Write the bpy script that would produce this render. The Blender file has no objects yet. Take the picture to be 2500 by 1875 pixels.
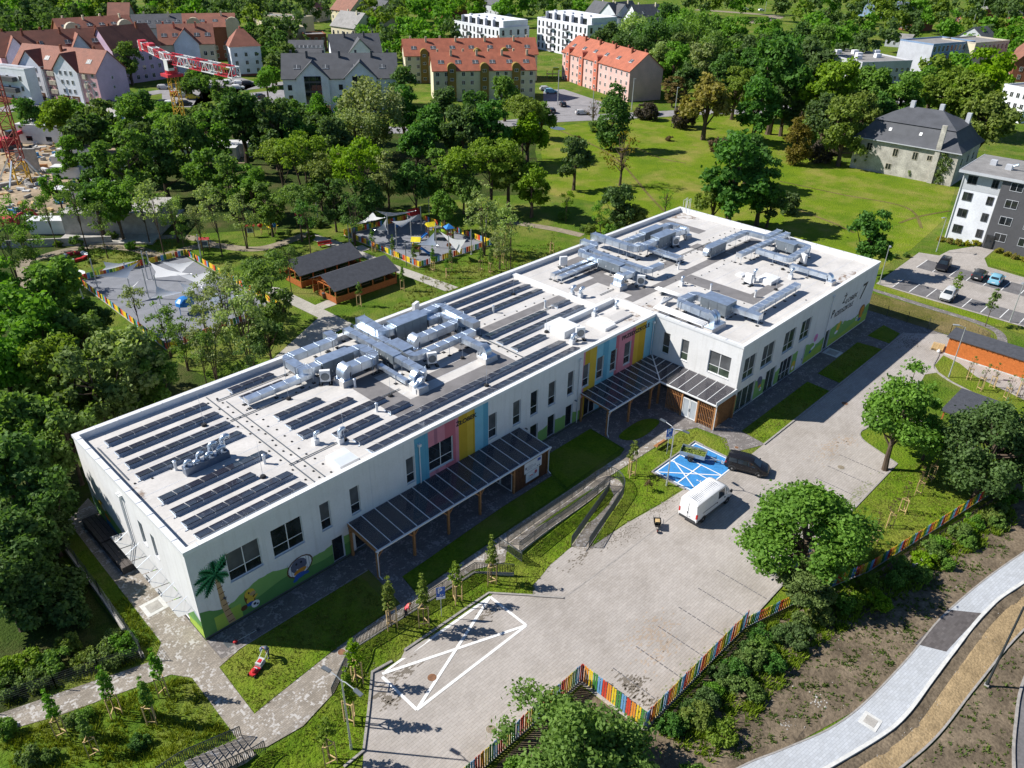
import bpy,bmesh,math,random
import numpy as np
from mathutils import Vector,Matrix
R=math.radians
scene=bpy.context.scene
C=scene.collection
# ---------------------------------------------------------------- camera
cam_data=bpy.data.cameras.new('camera')
cam_data.sensor_fit='HORIZONTAL'
cam_data.sensor_width=36.0
cam_data.lens=27.652
cam_data.clip_start=0.5
cam_data.clip_end=4000
cam=bpy.data.objects.new('camera',cam_data)
C.objects.link(cam)
cam.matrix_world=(Matrix.Translation((-13.9964,-45.8164,48.0401))@Matrix.Rotation(-0.8021,4,'Z')
     @Matrix.Rotation(1.0389,4,'X')@Matrix.Rotation(0.0165,4,'Z'))
scene.camera=cam
# ---------------------------------------------------------------- sky and sun
SUN_EL,SUN_AZ=41.4,129.0
world=bpy.data.worlds.new('World')
scene.world=world
world.use_nodes=True
wn=world.node_tree.nodes
sky=wn.new('ShaderNodeTexSky')
sky.sky_type='NISHITA'
sky.sun_disc=False
sky.sun_elevation=R(SUN_EL)
sky.sun_rotation=R(90-SUN_AZ)
sky.air_density=1.0
sky.dust_density=0.0
sky.altitude=1200
sky.ozone_density=5.0
wn['Background'].inputs[1].default_value=0.072
world.node_tree.links.new(sky.outputs[0],wn['Background'].inputs[0])
sl=bpy.data.lights.new('sun','SUN')
sl.energy=5.0
sl.angle=R(0.53)
sl.color=(1.0,0.955,0.88)
sun=bpy.data.objects.new('sun',sl)
C.objects.link(sun)
sd=Vector((math.cos(R(SUN_AZ))*math.cos(R(SUN_EL)),math.sin(R(SUN_AZ))*math.cos(R(SUN_EL)),math.sin(R(SUN_EL))))
sun.rotation_euler=sd.to_track_quat('Z','Y').to_euler()
sun.location=sd*200
vs=scene.view_settings
vs.view_transform='Standard'
vs.look='None'
vs.gamma=1.0
vs.use_curve_mapping=False
vs.exposure=0.55
scene.cycles.max_bounces=6
scene.cycles.transparent_max_bounces=10
scene.cycles.diffuse_bounces=2
scene.cycles.glossy_bounces=3
scene.cycles.transmission_bounces=3
scene.cycles.caustics_reflective=False
scene.cycles.caustics_refractive=False
# ---------------------------------------------------------------- terrain
def cl(t):
 return 0.0 if t<0 else(1.0 if t>1 else t)
def sm(t):
 t=cl(t)
 return t*t*(3-2*t)
def gz(x,y):
 if y>-5.4 or x>42.5 or y<-70 or x<-60:
  return 0.0
 y0=-8.9-2.3*cl((8-x)/4)
 z=-0.5*cl((42-x)/12)*cl((y0-y)/2.4)
 z+=1.1*sm((-2.7-x)/3.6)*sm((-5.4-y)/3.5)*sm((24+y)/6)
 return z
# ---------------------------------------------------------------- mesh helpers
class MB:
 def __init__(s):
  s.v,s.f,s.m,s.mi=[],[],[],0
 def add(s,vs,fs,mi=None):
  n=len(s.v)
  s.v+=[tuple(p)for p in vs]
  mi=s.mi if mi is None else mi
  for f in fs:
   s.f.append(tuple(i+n for i in f))
   s.m.append(mi)
  return s
 def bx(s,x0,x1,y0,y1,z0,z1,mi=None):
  return s.add([(x0,y0,z0),(x1,y0,z0),(x1,y1,z0),(x0,y1,z0),(x0,y0,z1),(x1,y0,z1),(x1,y1,z1),(x0,y1,z1)],
      [(0,3,2,1),(4,5,6,7),(0,1,5,4),(1,2,6,5),(2,3,7,6),(3,0,4,7)],mi)
 def box(s,c,d,rz=0.0,mi=None):
  ca,sa=math.cos(rz),math.sin(rz)
  hx,hy,hz=d[0]/2,d[1]/2,d[2]/2
  vs=[]
  for(a,b,e)in((-1,-1,-1),(1,-1,-1),(1,1,-1),(-1,1,-1),(-1,-1,1),(1,-1,1),(1,1,1),(-1,1,1)):
   x,y=a*hx,b*hy
   vs.append((c[0]+x*ca-y*sa,c[1]+x*sa+y*ca,c[2]+e*hz))
  return s.add(vs,[(0,3,2,1),(4,5,6,7),(0,1,5,4),(1,2,6,5),(2,3,7,6),(3,0,4,7)],mi)
 def bar(s,p,q,w,h=None,mi=None,up=(0,0,1)):
  h=w if h is None else h
  p,q=Vector(p),Vector(q)
  d=(q-p)
  if d.length<1e-6:
   return s
  d.normalize()
  u=Vector(up)
  if abs(d.dot(u))>0.98:
   u=Vector((1,0,0))
  a=d.cross(u).normalized()
  b=a.cross(d).normalized()
  a*=w/2
  b*=h/2
  vs=[p-a-b,p+a-b,p+a+b,p-a+b,q-a-b,q+a-b,q+a+b,q-a+b]
  return s.add(vs,[(0,1,2,3),(7,6,5,4),(0,4,5,1),(1,5,6,2),(2,6,7,3),(3,7,4,0)],mi)
 def tube(s,pts,r,n=6,mi=None,caps=True):
  pts=[Vector(p)for p in pts]
  rs=r if isinstance(r,(list,tuple))else[r]*len(pts)
  vs,fs=[],[]
  prev=None
  for i,p in enumerate(pts):
   if i==0:d=pts[1]-pts[0]
   elif i==len(pts)-1:d=pts[-1]-pts[-2]
   else:d=(pts[i+1]-p).normalized()+(p-pts[i-1]).normalized()
   d.normalize()
   if prev is None:
    u=Vector((0,0,1))if abs(d.z)<0.95 else Vector((1,0,0))
    a=d.cross(u).normalized()
   else:
    a=(prev-d*prev.dot(d)).normalized()
   prev=a
   b=d.cross(a)
   for k in range(n):
    t=2*math.pi*k/n
    vs.append(p+(a*math.cos(t)+b*math.sin(t))*rs[i])
  for i in range(len(pts)-1):
   for k in range(n):
    k2=(k+1)%n
    fs.append((i*n+k,i*n+k2,(i+1)*n+k2,(i+1)*n+k))
  if caps:
   fs.append(tuple(range(n-1,-1,-1)))
   fs.append(tuple(range((len(pts)-1)*n,len(pts)*n)))
  return s.add(vs,fs,mi)
 def prism(s,poly,z0,z1,mi=None):
  n=len(poly)
  a=sum(poly[i][0]*poly[(i+1)%n][1]-poly[(i+1)%n][0]*poly[i][1]for i in range(n))
  if a<0:poly=poly[::-1]
  vs=[(p[0],p[1],z0)for p in poly]+[(p[0],p[1],z1)for p in poly]
  fs=[tuple(range(n-1,-1,-1)),tuple(range(n,2*n))]
  fs+=[(i,(i+1)%n,n+(i+1)%n,n+i)for i in range(n)]
  return s.add(vs,fs,mi)
 def ext(s,poly,T,d0,d1,mi=None):
  n=len(poly)
  vs=[T(u,d0,z)for u,z in poly]+[T(u,d1,z)for u,z in poly]
  fs=[tuple(range(n-1,-1,-1)),tuple(range(n,2*n))]
  fs+=[(i,(i+1)%n,n+(i+1)%n,n+i)for i in range(n)]
  return s.add(vs,fs,mi)
 def lbox(s,T,u0,u1,d0,d1,z0,z1,mi=None):
  return s.add([T(u0,d0,z0),T(u1,d0,z0),T(u1,d1,z0),T(u0,d1,z0),T(u0,d0,z1),T(u1,d0,z1),T(u1,d1,z1),T(u0,d1,z1)],
      [(0,3,2,1),(4,5,6,7),(0,1,5,4),(1,2,6,5),(2,3,7,6),(3,0,4,7)],mi)
 def quad(s,*p,mi=None):
  return s.add(p,[tuple(range(len(p)))],mi)
 def lathe(s,c,prof,n=12,mi=None):
  vs,fs=[],[]
  for(r,z)in prof:
   for k in range(n):
    t=2*math.pi*k/n
    vs.append((c[0]+r*math.cos(t),c[1]+r*math.sin(t),c[2]+z))
  for i in range(len(prof)-1):
   for k in range(n):
    k2=(k+1)%n
    fs.append((i*n+k,i*n+k2,(i+1)*n+k2,(i+1)*n+k))
  fs.append(tuple(range(n-1,-1,-1)))
  fs.append(tuple(range((len(prof)-1)*n,len(prof)*n)))
  return s.add(vs,fs,mi)
 def ball(s,c,r,n=8,m=6,mi=None):
  rr=r if isinstance(r,(list,tuple))else(r,r,r)
  vs,fs=[(c[0],c[1],c[2]-rr[2])],[]
  for i in range(1,m):
   t=-math.pi/2+math.pi*i/m
   for k in range(n):
    a=2*math.pi*k/n
    vs.append((c[0]+rr[0]*math.cos(t)*math.cos(a),c[1]+rr[1]*math.cos(t)*math.sin(a),c[2]+rr[2]*math.sin(t)))
  vs.append((c[0],c[1],c[2]+rr[2]))
  for k in range(n):
   fs.append((0,1+(k+1)%n,1+k))
   fs.append((len(vs)-1,1+(m-2)*n+k,1+(m-2)*n+(k+1)%n))
  for i in range(m-2):
   for k in range(n):
    fs.append((1+i*n+k,1+i*n+(k+1)%n,1+(i+1)*n+(k+1)%n,1+(i+1)*n+k))
  return s.add(vs,fs,mi)
 def mesh(s,name,mats,smooth=False,fix=False):
  me=bpy.data.meshes.new(name)
  me.from_pydata(s.v,[],s.f)
  for m in(mats if isinstance(mats,(list,tuple))else[mats]):
   me.materials.append(M[m]if isinstance(m,str)else m)
  if any(s.m):
   me.polygons.foreach_set('material_index',s.m)
  if smooth:
   me.polygons.foreach_set('use_smooth',[True]*len(s.f))
  if fix:
   bm=bmesh.new();bm.from_mesh(me)
   bmesh.ops.recalc_face_normals(bm,faces=bm.faces)
   bm.to_mesh(me);bm.free()
  me.update()
  return me
 def build(s,name,mats,parent=None,smooth=False,fix=False):
  return put(name,s.mesh(name,mats,smooth,fix),parent)
def put(name,me,parent=None,loc=None,rz=0.0,scale=None):
 o=bpy.data.objects.new(name,me)
 C.objects.link(o)
 o.parent=parent
 if loc is not None:o.location=loc
 if rz:o.rotation_euler=(0,0,rz)
 if scale is not None:o.scale=scale
 return o
def tag(o,label,cat,group=None):
 o['label']=label
 o['category']=cat
 if group:o['group']=group
 return o
def thing(name,label,cat,loc=(0,0,0),rz=0.0,group=None,scale=None):
 o=put(name,None,None,loc,rz,scale)
 o.empty_display_size=0.3
 return tag(o,label,cat,group)
def struct(o):
 o['kind']='structure'
 return o
def stuff(o):
 o['kind']='stuff'
 return o
def copy_tree(root,loc=None,rz=None,scale=None,label=None,group=None):
 r=root.copy();C.objects.link(r)
 if loc is not None:r.location=loc
 if rz is not None:r.rotation_euler=(0,0,rz)
 if scale is not None:r.scale=scale
 if label:r['label']=label
 if group:r['group']=group
 for ch in root.children:
  c=ch.copy();C.objects.link(c);c.parent=r
  for g in ch.children:
   d=g.copy();C.objects.link(d);d.parent=c
 return r
ORD=['first','second','third','fourth','fifth','sixth','seventh','eighth','ninth','tenth','eleventh','twelfth','thirteenth','fourteenth',
  'fifteenth','sixteenth','seventeenth','eighteenth','nineteenth','twentieth']
def ordn(i):
 if i<20:return ORD[i]
 n=i+1
 return '%d%s'%(n,'th' if 10<=n%100<=20 else{1:'st',2:'nd',3:'rd'}.get(n%10,'th'))
CAMP=np.array([-13.9964,-45.8164])
def bearing(o):
 v=np.array([o.location.x,o.location.y])-CAMP
 return math.atan2(v[0],v[1])
def order_labels(objs,text):
 for i,o in enumerate(sorted(objs,key=bearing)):
  o['label']=text.format(ordn(i))
# ---------------------------------------------------------------- materials
M={}
def nodes(name):
 m=bpy.data.materials.new(name)
 m.use_nodes=True
 nt=m.node_tree
 b=nt.nodes['Principled BSDF']
 M[name]=m
 return m,nt,b
def mix_rgb(nt,fac,a,b,blend='MIX'):
 n=nt.nodes.new('ShaderNodeMix')
 n.data_type='RGBA'
 n.blend_type=blend
 for sock,val in((n.inputs[0],fac),(n.inputs[6],a),(n.inputs[7],b)):
  if hasattr(val,'node'):nt.links.new(val,sock)
  elif isinstance(val,(int,float)):sock.default_value=val
  else:sock.default_value=(*val[:3],1)
 return n.outputs[2]
def pos(nt,obj=False):
 if obj:
  return nt.nodes.new('ShaderNodeTexCoord').outputs['Object']
 return nt.nodes.new('ShaderNodeNewGeometry').outputs['Position']
def noise(nt,vec,scale,detail=3.0,rough=0.55):
 n=nt.nodes.new('ShaderNodeTexNoise')
 n.inputs['Scale'].default_value=scale
 n.inputs['Detail'].default_value=detail
 n.inputs['Roughness'].default_value=rough
 nt.links.new(vec,n.inputs['Vector'])
 return n.outputs['Fac']
def ramp(nt,fac,a,b):
 n=nt.nodes.new('ShaderNodeMapRange')
 n.inputs[1].default_value=a
 n.inputs[2].default_value=b
 nt.links.new(fac,n.inputs[0])
 return n.outputs[0]
def bump(nt,b,h,strength=0.4,dist=0.05):
 n=nt.nodes.new('ShaderNodeBump')
 n.inputs['Strength'].default_value=strength
 n.inputs['Distance'].default_value=dist
 nt.links.new(h,n.inputs['Height'])
 nt.links.new(n.outputs[0],b.inputs['Normal'])
def mat(name,col,rough=0.6,metal=0.0,var=0.18,sc=1.5,spec=0.4,obj=False,bmp=0.0,fine=0.0):
 m,nt,b=nodes(name)
 b.inputs['Roughness'].default_value=rough
 b.inputs['Metallic'].default_value=metal
 b.inputs['Specular IOR Level'].default_value=spec
 v=pos(nt,obj)
 f=ramp(nt,noise(nt,v,sc,4),0.3,0.7)
 lo=[c*(1-var)for c in col]
 hi=[min(1,c*(1+var))for c in col]
 out=mix_rgb(nt,f,lo,hi)
 if fine:
  f2=ramp(nt,noise(nt,v,sc*9,2),0.3,0.7)
  out=mix_rgb(nt,f2,out,mix_rgb(nt,1.0,out,[1-fine]*3,'MULTIPLY'))
  if bmp:bump(nt,b,f2,bmp,0.03)
 nt.links.new(out,b.inputs['Base Color'])
 return m
# ---------------------------------------------------------------- surface materials
def grass_mat(name,a,b,dry,scale=0.35):
 m,nt,bs=nodes(name)
 v=pos(nt)
 n1=ramp(nt,noise(nt,v,scale,5,0.6),0.32,0.68)
 n2=ramp(nt,noise(nt,v,4.0,3,0.7),0.3,0.7)
 n3=ramp(nt,noise(nt,v,0.11,6,0.7),0.46,0.70)
 c=mix_rgb(nt,n1,a,b)
 c=mix_rgb(nt,n2,c,mix_rgb(nt,1.0,c,(0.55,0.62,0.5),'MULTIPLY'))
 c=mix_rgb(nt,n3,c,dry)
 n4=ramp(nt,noise(nt,v,14.0,2,0.6),0.25,0.75)
 c=mix_rgb(nt,n4,c,mix_rgb(nt,1.0,c,(0.6,0.66,0.55),'MULTIPLY'))
 nt.links.new(c,bs.inputs['Base Color'])
 bs.inputs['Roughness'].default_value=0.9
 bs.inputs['Specular IOR Level'].default_value=0.1
 bump(nt,bs,n2,0.7,0.15)
grass_mat('grass',(0.099,0.184,0.019),(0.184,0.271,0.025),(0.265,0.242,0.070))
grass_mat('lawn',(0.135,0.234,0.016),(0.230,0.321,0.022),(0.248,0.256,0.047),0.6)
grass_mat('meadow',(0.153,0.248,0.013),(0.265,0.343,0.021),(0.337,0.293,0.078),0.16)
grass_mat('dry_grass',(0.158,0.158,0.032),(0.263,0.210,0.084),(0.315,0.231,0.116),0.5)
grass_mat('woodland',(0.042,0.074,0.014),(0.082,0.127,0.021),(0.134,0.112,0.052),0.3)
def paver_mat(name,col,w,h,rz=0.0,var=0.12,stain=0.25,joint=0.45,patch=None,mort=0.012):
 m,nt,bs=nodes(name)
 v=pos(nt)
 mp=nt.nodes.new('ShaderNodeMapping')
 mp.inputs['Rotation'].default_value=(0,0,rz)
 nt.links.new(v,mp.inputs['Vector'])
 br=nt.nodes.new('ShaderNodeTexBrick')
 br.inputs['Scale'].default_value=1.0
 br.inputs['Brick Width'].default_value=w
 br.inputs['Row Height'].default_value=h
 br.inputs['Mortar Size'].default_value=mort
 br.inputs['Mortar Smooth'].default_value=0.3
 br.inputs['Color1'].default_value=(*[c*(1-var)for c in col],1)
 br.inputs['Color2'].default_value=(*[c*(1+var)for c in col],1)
 br.inputs['Mortar'].default_value=(*[c*joint for c in col],1)
 nt.links.new(mp.outputs[0],br.inputs['Vector'])
 n1=ramp(nt,noise(nt,v,0.25,5,0.65),0.42,0.72)
 n2=ramp(nt,noise(nt,v,2.2,4,0.7),0.4,0.8)
 c=mix_rgb(nt,n1,br.outputs['Color'],mix_rgb(nt,1.0,br.outputs['Color'],[1-stain,1-stain*1.05,1-stain*1.15],'MULTIPLY'))
 c=mix_rgb(nt,n2,c,mix_rgb(nt,1.0,c,(0.88,0.87,0.85),'MULTIPLY'))
 if patch:
  vor=nt.nodes.new('ShaderNodeTexVoronoi')
  vor.distance='CHEBYCHEV';vor.inputs['Scale'].default_value=6.5;vor.inputs['Randomness'].default_value=0.35
  nt.links.new(v,vor.inputs['Vector'])
  sep=nt.nodes.new('ShaderNodeSeparateColor')
  nt.links.new(vor.outputs['Color'],sep.inputs[0])
  gate=nt.nodes.new('ShaderNodeMath');gate.operation='MULTIPLY'
  nt.links.new(ramp(nt,sep.outputs[0],0.5,0.52),gate.inputs[0])
  nt.links.new(ramp(nt,noise(nt,v,1.1,4,.7),0.5,0.56),gate.inputs[1])
  c=mix_rgb(nt,gate.outputs[0],c,patch)
 nt.links.new(c,bs.inputs['Base Color'])
 bs.inputs['Roughness'].default_value=0.85
 bs.inputs['Specular IOR Level'].default_value=0.25
 bump(nt,bs,br.outputs['Fac'],-0.35,0.02)
paver_mat('lot_pavers',(0.40,0.368,0.342),0.66,0.22,0,0.06,0.22,0.64)
paver_mat('path_pavers',(0.31,0.275,0.235),0.30,0.15,0,0.16,0.30,0.6,(0.44,0.42,0.40))
paver_mat('walk_pavers',(0.45,0.475,0.51),0.40,0.20,R(8),0.07,0.10,0.72)
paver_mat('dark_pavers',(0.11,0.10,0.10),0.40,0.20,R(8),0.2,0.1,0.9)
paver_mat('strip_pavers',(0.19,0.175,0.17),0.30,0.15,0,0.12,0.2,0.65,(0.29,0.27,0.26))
paver_mat('rear_pavers',(0.42,0.40,0.36),0.40,0.20,0,0.08,0.2,0.7)
mat('asphalt',(0.30,0.29,0.30),0.9,0,0.15,0.4,0.2,fine=0.25)
mat('bay_asphalt',(0.17,0.165,0.17),0.9,0,0.18,0.5,0.2,fine=0.25)
mat('kerb_stone',(0.33,0.31,0.29),0.85,0,0.2,2.5,fine=0.2)
mat('white_kerb',(0.62,0.62,0.60),0.8,0,0.12,3.0,fine=0.15)
mat('white_paint',(0.80,0.80,0.79),0.6,0,0.08,1.5,fine=0.15)
mat('blue_paint',(0.05,0.27,0.62),0.6,0,0.16,1.2,fine=0.3)
mat('rubber_grey',(0.21,0.22,0.25),0.9,0,0.12,0.6,fine=0.15)
mat('dirt',(0.19,0.15,0.105),0.95,0,0.35,0.5,0.1,bmp=0.8,fine=0.45)
mat('sandy',(0.36,0.265,0.15),0.95,0,0.22,0.7,0.1,bmp=0.8,fine=0.4)
mat('trodden',(0.30,0.255,0.19),0.95,0,0.25,0.8,0.1,bmp=0.4,fine=0.3)
mat('site_sand',(0.42,0.33,0.23),0.95,0,0.35,0.12,0.1,bmp=0.6,fine=0.35)
mat('concrete',(0.42,0.40,0.37),0.85,0,0.2,1.2,fine=0.2)
mat('rust_lid',(0.26,0.13,0.07),0.7,0.2,0.25,6,fine=0.3)
mat('puddle',(0.10,0.12,0.14),0.03,0,0.1,1,0.6)
# ---------------------------------------------------------------- ground sheets
def grid_ground():
 xs=sorted(set([-1200,-700,-400,-200,-120,-80]+list(range(-60,44))+list(range(44,100,8))+[120,200,400,700,1000,1500]))
 ys=sorted(set([-1200,-600,-300,-150,-100,-72]+list(range(-70,-4))+[0,10,20,40,80,160,320,640,1000,1500]))
 vs=[(x,y,gz(x,y))for y in ys for x in xs]
 nx=len(xs)
 fs=[(j*nx+i,j*nx+i+1,(j+1)*nx+i+1,(j+1)*nx+i)for j in range(len(ys)-1)for i in range(nx-1)]
 return struct(MB().add(vs,fs).build('ground','grass'))
grid_ground()
def drape(name,poly,material,dz,kind='structure',step=1.0,rough=0.0,seed=0):
 bm=bmesh.new()
 bm.faces.new([bm.verts.new((p[0],p[1],0))for p in poly])
 x0,x1=min(p[0]for p in poly),max(p[0]for p in poly)
 y0,y1=min(p[1]for p in poly),max(p[1]for p in poly)
 if(x0<42.5 and y0<-5.4 and y1>-70 and x1>-60)or rough:
  cx=np.arange(math.ceil(x0),x1,step)
  cy=np.arange(math.ceil(y0),y1,step)
  if not rough:
   cx=[c for c in cx if-61<c<43]
   cy=[c for c in cy if-71<c<-4]
  for c in cx:
   bmesh.ops.bisect_plane(bm,geom=bm.verts[:]+bm.edges[:]+bm.faces[:],plane_co=(float(c),0,0),plane_no=(1,0,0))
  for c in cy:
   bmesh.ops.bisect_plane(bm,geom=bm.verts[:]+bm.edges[:]+bm.faces[:],plane_co=(0,float(c),0),plane_no=(0,1,0))
 bmesh.ops.triangulate(bm,faces=bm.faces)
 for v in bm.verts:
  v.co.z=gz(v.co.x,v.co.y)+dz
  if rough and not v.is_boundary:
   v.co.z+=rough*(0.5+0.5*math.sin(v.co.x*1.7+seed)*math.cos(v.co.y*1.3+seed*2)+0.35*math.sin(v.co.x*4.1+v.co.y*3.7))
 bmesh.ops.recalc_face_normals(bm,faces=bm.faces)
 if sum(f.normal.z for f in bm.faces)<0:
  bmesh.ops.reverse_faces(bm,faces=bm.faces)
 me=bpy.data.meshes.new(name)
 bm.to_mesh(me);bm.free()
 me.materials.append(M[material])
 o=put(name,me)
 o['kind']=kind
 return o
def spline(pts,n=6,closed=False):
 out=[]
 m=len(pts)
 for i in range(m if closed else m-1):
  p0,p1,p2,p3=[pts[(i+k)%m]if closed else pts[max(0,min(m-1,i+k))]for k in(-1,0,1,2)]
  for k in range(n):
   t=k/n
   out.append(tuple(0.5*(2*p1[a]+(p2[a]-p0[a])*t+(2*p0[a]-5*p1[a]+4*p2[a]-p3[a])*t*t+(3*p1[a]-p0[a]-3*p2[a]+p3[a])*t**3)for a in(0,1)))
 if not closed:out.append(tuple(pts[-1]))
 return out
def offs(line,d):
 out=[]
 for i,p in enumerate(line):
  a=line[max(0,i-1)];b=line[min(len(line)-1,i+1)]
  t=Vector((b[0]-a[0],b[1]-a[1])).normalized()
  out.append((p[0]-t.y*d,p[1]+t.x*d))
 return out
def ribbon(line,w):
 return offs(line,w/2)+offs(line,-w/2)[::-1]
def dense(line,step=1.0):
 out=[]
 for a,b in zip(line,line[1:]):
  n=max(1,int(math.dist(a,b)/step))
  out+=[(a[0]+(b[0]-a[0])*k/n,a[1]+(b[1]-a[1])*k/n)for k in range(n)]
 return out+[line[-1]]
def kerb(line,w=0.16,h=0.11,material='kerb_stone',name='kerb',base=0.0):
 line=dense(line,1.0)
 a,b=offs(line,w/2),offs(line,-w/2)
 mb=MB()
 vs=[]
 for p,q in zip(a,b):
  zp,zq=gz(*p)+base,gz(*q)+base
  vs+=[(p[0],p[1],zp-0.1),(p[0],p[1],zp+h),(q[0],q[1],zq+h),(q[0],q[1],zq-0.1)]
 n=len(line)
 fs=[]
 for i in range(n-1):
  for k in range(4):
   fs.append((i*4+k,i*4+(k+1)%4,(i+1)*4+(k+1)%4,(i+1)*4+k))
 fs+=[(3,2,1,0),tuple((n-1)*4+k for k in range(4))]
 return struct(mb.add(vs,fs).build(name,material,fix=True))
drape('meadow',[(149.30,99.95),(165.08,96.60),(180.28,87.59),(203.49,72.83),(204.28,62.86),(171,27),(173,3),(150,-3),(139,-4),(127,-5),(108,-5),(97,-8),(95,24),(80,30),(107.52,49.47),(104.52,59.30),(128.82,83.90)],'meadow',0.02)
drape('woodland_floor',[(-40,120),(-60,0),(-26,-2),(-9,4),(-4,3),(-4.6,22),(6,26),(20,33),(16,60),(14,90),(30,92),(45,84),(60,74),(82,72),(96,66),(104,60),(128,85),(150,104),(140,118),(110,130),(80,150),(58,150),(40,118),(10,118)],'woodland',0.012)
drape('construction_ground',[(20.86,120.42),(32.12,110.95),(37.07,122.94),(40.75,139.96),(53.55,141.23),(71.65,121.71),(79.47,132.00),(58.21,159.81),(45.47,166.15),(42.04,192.85),(10,190),(-10,150),(-5,118)],'site_sand',0.03)
drape('road',ribbon(spline([(48.95,216.49),(60.52,220.80),(68.60,201.49),(73.16,173.10),(83.44,158.81),(104.06,145.55),(120,122),(155.93,106.95),(169.61,99.35),(186.82,89.97),(201.62,81.74),(213.49,71.26),(240,62),(330,10)]),7.5),'asphalt',0.04)
drape('road',ribbon(spline([(86.94,214.90),(101.32,215.34),(113.61,204.72),(132.65,203.84)]),6),'asphalt',0.045)
drape('car_park',[(85.23,194.12),(90.76,186.79),(106.22,211.11),(125.19,207.05),(126.25,222.61),(100.74,228.06)],'asphalt',0.05)
drape('car_park',[(102.19,186.84),(113.80,174.09),(126.39,193.67),(113.39,196.15)],'asphalt',0.035)
drape('car_park',[(158.53,110.32),(173.05,102.15),(187.67,111.99),(194.96,134.40),(189.70,138.94)],'asphalt',0.05)
drape('pavement',[(64.45,244.31),(60.80,228.25),(68.85,196.60),(71.34,192.11),(74.32,201.26),(72.27,213.04)],'concrete',0.055)
drape('road',ribbon(spline([(473.58,264.35),(480.27,228.57),(475.19,208.33),(430,200)]),9),'trodden',0.04)
for i_,ln in enumerate(([(150.09,99.24),(148.45,93.60),(145.42,84.78),(141.07,74.49),(134.11,63.15),(126.86,54.02),(120.17,46.03),(112.88,36.71)],
   [(149.33,70.44),(145.40,60.65),(146.04,53.79)],[(148.64,31.28),(149.31,17.82),(150.51,4.97),(140,-2)],
   [(133.24,19.71),(130.48,10.69),(128.08,5.62)],[(139.75,2.02),(146.44,0.92),(154.75,-1.98)])):
 drape('trodden_path',ribbon(spline(ln),0.6),'dry_grass',0.03+0.006*i_)
drape('puddle',spline([(149.57,99.71),(152.23,98.80),(150.98,95.36),(148.81,96.69)],4,True),'puddle',0.05)
drape('path',[(56.52,73.72),(57.80,64.90),(57.87,56.88),(58.25,49.49),(59.45,36.89),(57.05,36.84),(56.29,48.00),(56.49,58.59),(55.16,65.66),(54.75,72.19)],'rear_pavers',0.03)
drape('path',[(58.13,61.59),(59.63,61.45),(59.48,59.05),(57.82,58.97)],'rear_pavers',0.036)
drape('path',[(38.99,56.72),(39.85,55.23),(40.26,46.50),(40.55,37.44),(29.8,36.0),(26.5,32.6),(25.2,35),(38.26,42.48),(37.77,50.74),(37.57,55.42)],'rear_pavers',0.03)
drape('path',[(39.88,46.25),(42.43,46.61),(43.46,45.00),(42.80,44.38),(40.33,44.31)],'rear_pavers',0.036)
drape('path',ribbon(spline([(10.5,66),(15.11,90.00),(18.97,92.45),(23.71,92.79),(28.12,91.14),(32.28,90.66),(35.07,89.35),(39.37,86.19),(41.04,82.41),(41.28,78.74)]),2.0),'trodden',0.03)
drape('path',ribbon(spline([(27.88,90.53),(31.26,85.68),(32.42,80.92),(34.07,79.76),(38.20,79.96),(41.28,78.74),(44.46,73.22),(48.16,71.41),(55.78,72.58)]),2.2),'trodden',0.034)
drape('path',ribbon(spline([(85.16,56.11),(87.65,49.79),(89.65,44.53),(90.81,38.76)]),2.0),'trodden',0.03)
drape('playground_surface',[(19.2,77.8),(35.6,77.0),(35.6,49.2),(19.2,48.0)],'rubber_grey',0.04)
drape('playground_surface',[(60.3,67.4),(75.3,66.2),(75.3,46.6),(60.3,47.2)],'rubber_grey',0.04)
lot=[(-6,-26),(2.2,-17.0),(3.16,-15.84),(7.41,-11.11),(9.15,-11.28),(10.45,-11.14),(19.25,-11.36),(21.64,-14.13),(22.67,-13.23),(24.01,-13.04),(25.43,-12.66),(26.73,-12.57),(28.54,-12.53),(29.17,-13.75),(30.54,-13.82),(34.57,-14.18),(38.76,-14.87),(42.16,-15.23),(42.35,-15.3),(42.35,-11.4),(50.05,-11.4),
  (50.05,-16.85),(93.2,-16.85),(97.0,-21.0),(97.0,-42),(80.5,-38),(80.3,-35.2),(82.6,-30),(83.8,-26.2),(85.0,-24.2),(83.4,-23.3),(78,-24.2),(72.5,-26.5),(71,-34),(66,-34),(66,-28.4),(17.75,-28.45),(17.75,-22.7),(8.8,-22.5),(1,-22.5),(-3,-27)]
drape('parking_lot',lot,'lot_pavers',0.02)
drape('lawn',[(61.75,-28.35),(62.6,-26.0),(63.4,-24.1),(64.6,-23.2),(66.2,-23.5),(68.5,-25.5),(69.5,-29),(69.5,-34.5),(61.75,-34.5)],'lawn',0.06)
kerb(spline([(61.75,-28.35),(62.6,-26.0),(63.4,-24.1),(64.6,-23.2),(66.2,-23.5),(68.5,-25.5),(69.5,-29),(69.5,-34)]))
kerb([(31.5,-28.4),(61.75,-28.4)])
kerb(spline([(93.0,-21.5),(90,-22.6),(86.5,-23.2),(85.1,-24.1),(83.8,-26.2),(82.6,-29.8),(80.6,-35.2),(80.5,-40)]))
kerb([(1.54,-15.89),(3.16,-15.84),(5.43,-13.36),(7.41,-11.11),(9.15,-11.28)],0.18,0.14)
kerb([(10.45,-11.14),(19.25,-11.36),(21.64,-14.13),(21.72,-14.27),(23.29,-16.13)],0.18,0.12)
kerb([(23.38,-16.12),(31.27,-16.42),(42.3,-16.85)],0.10,0.03)
kerb([(42.3,-15.3),(42.3,-11.35),(50.1,-11.35),(50.1,-12.4)],0.16,0.12)
kerb([(50.1,-12.4),(50.1,-16.9),(51.2,-16.9)],0.16,0.06)
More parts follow.
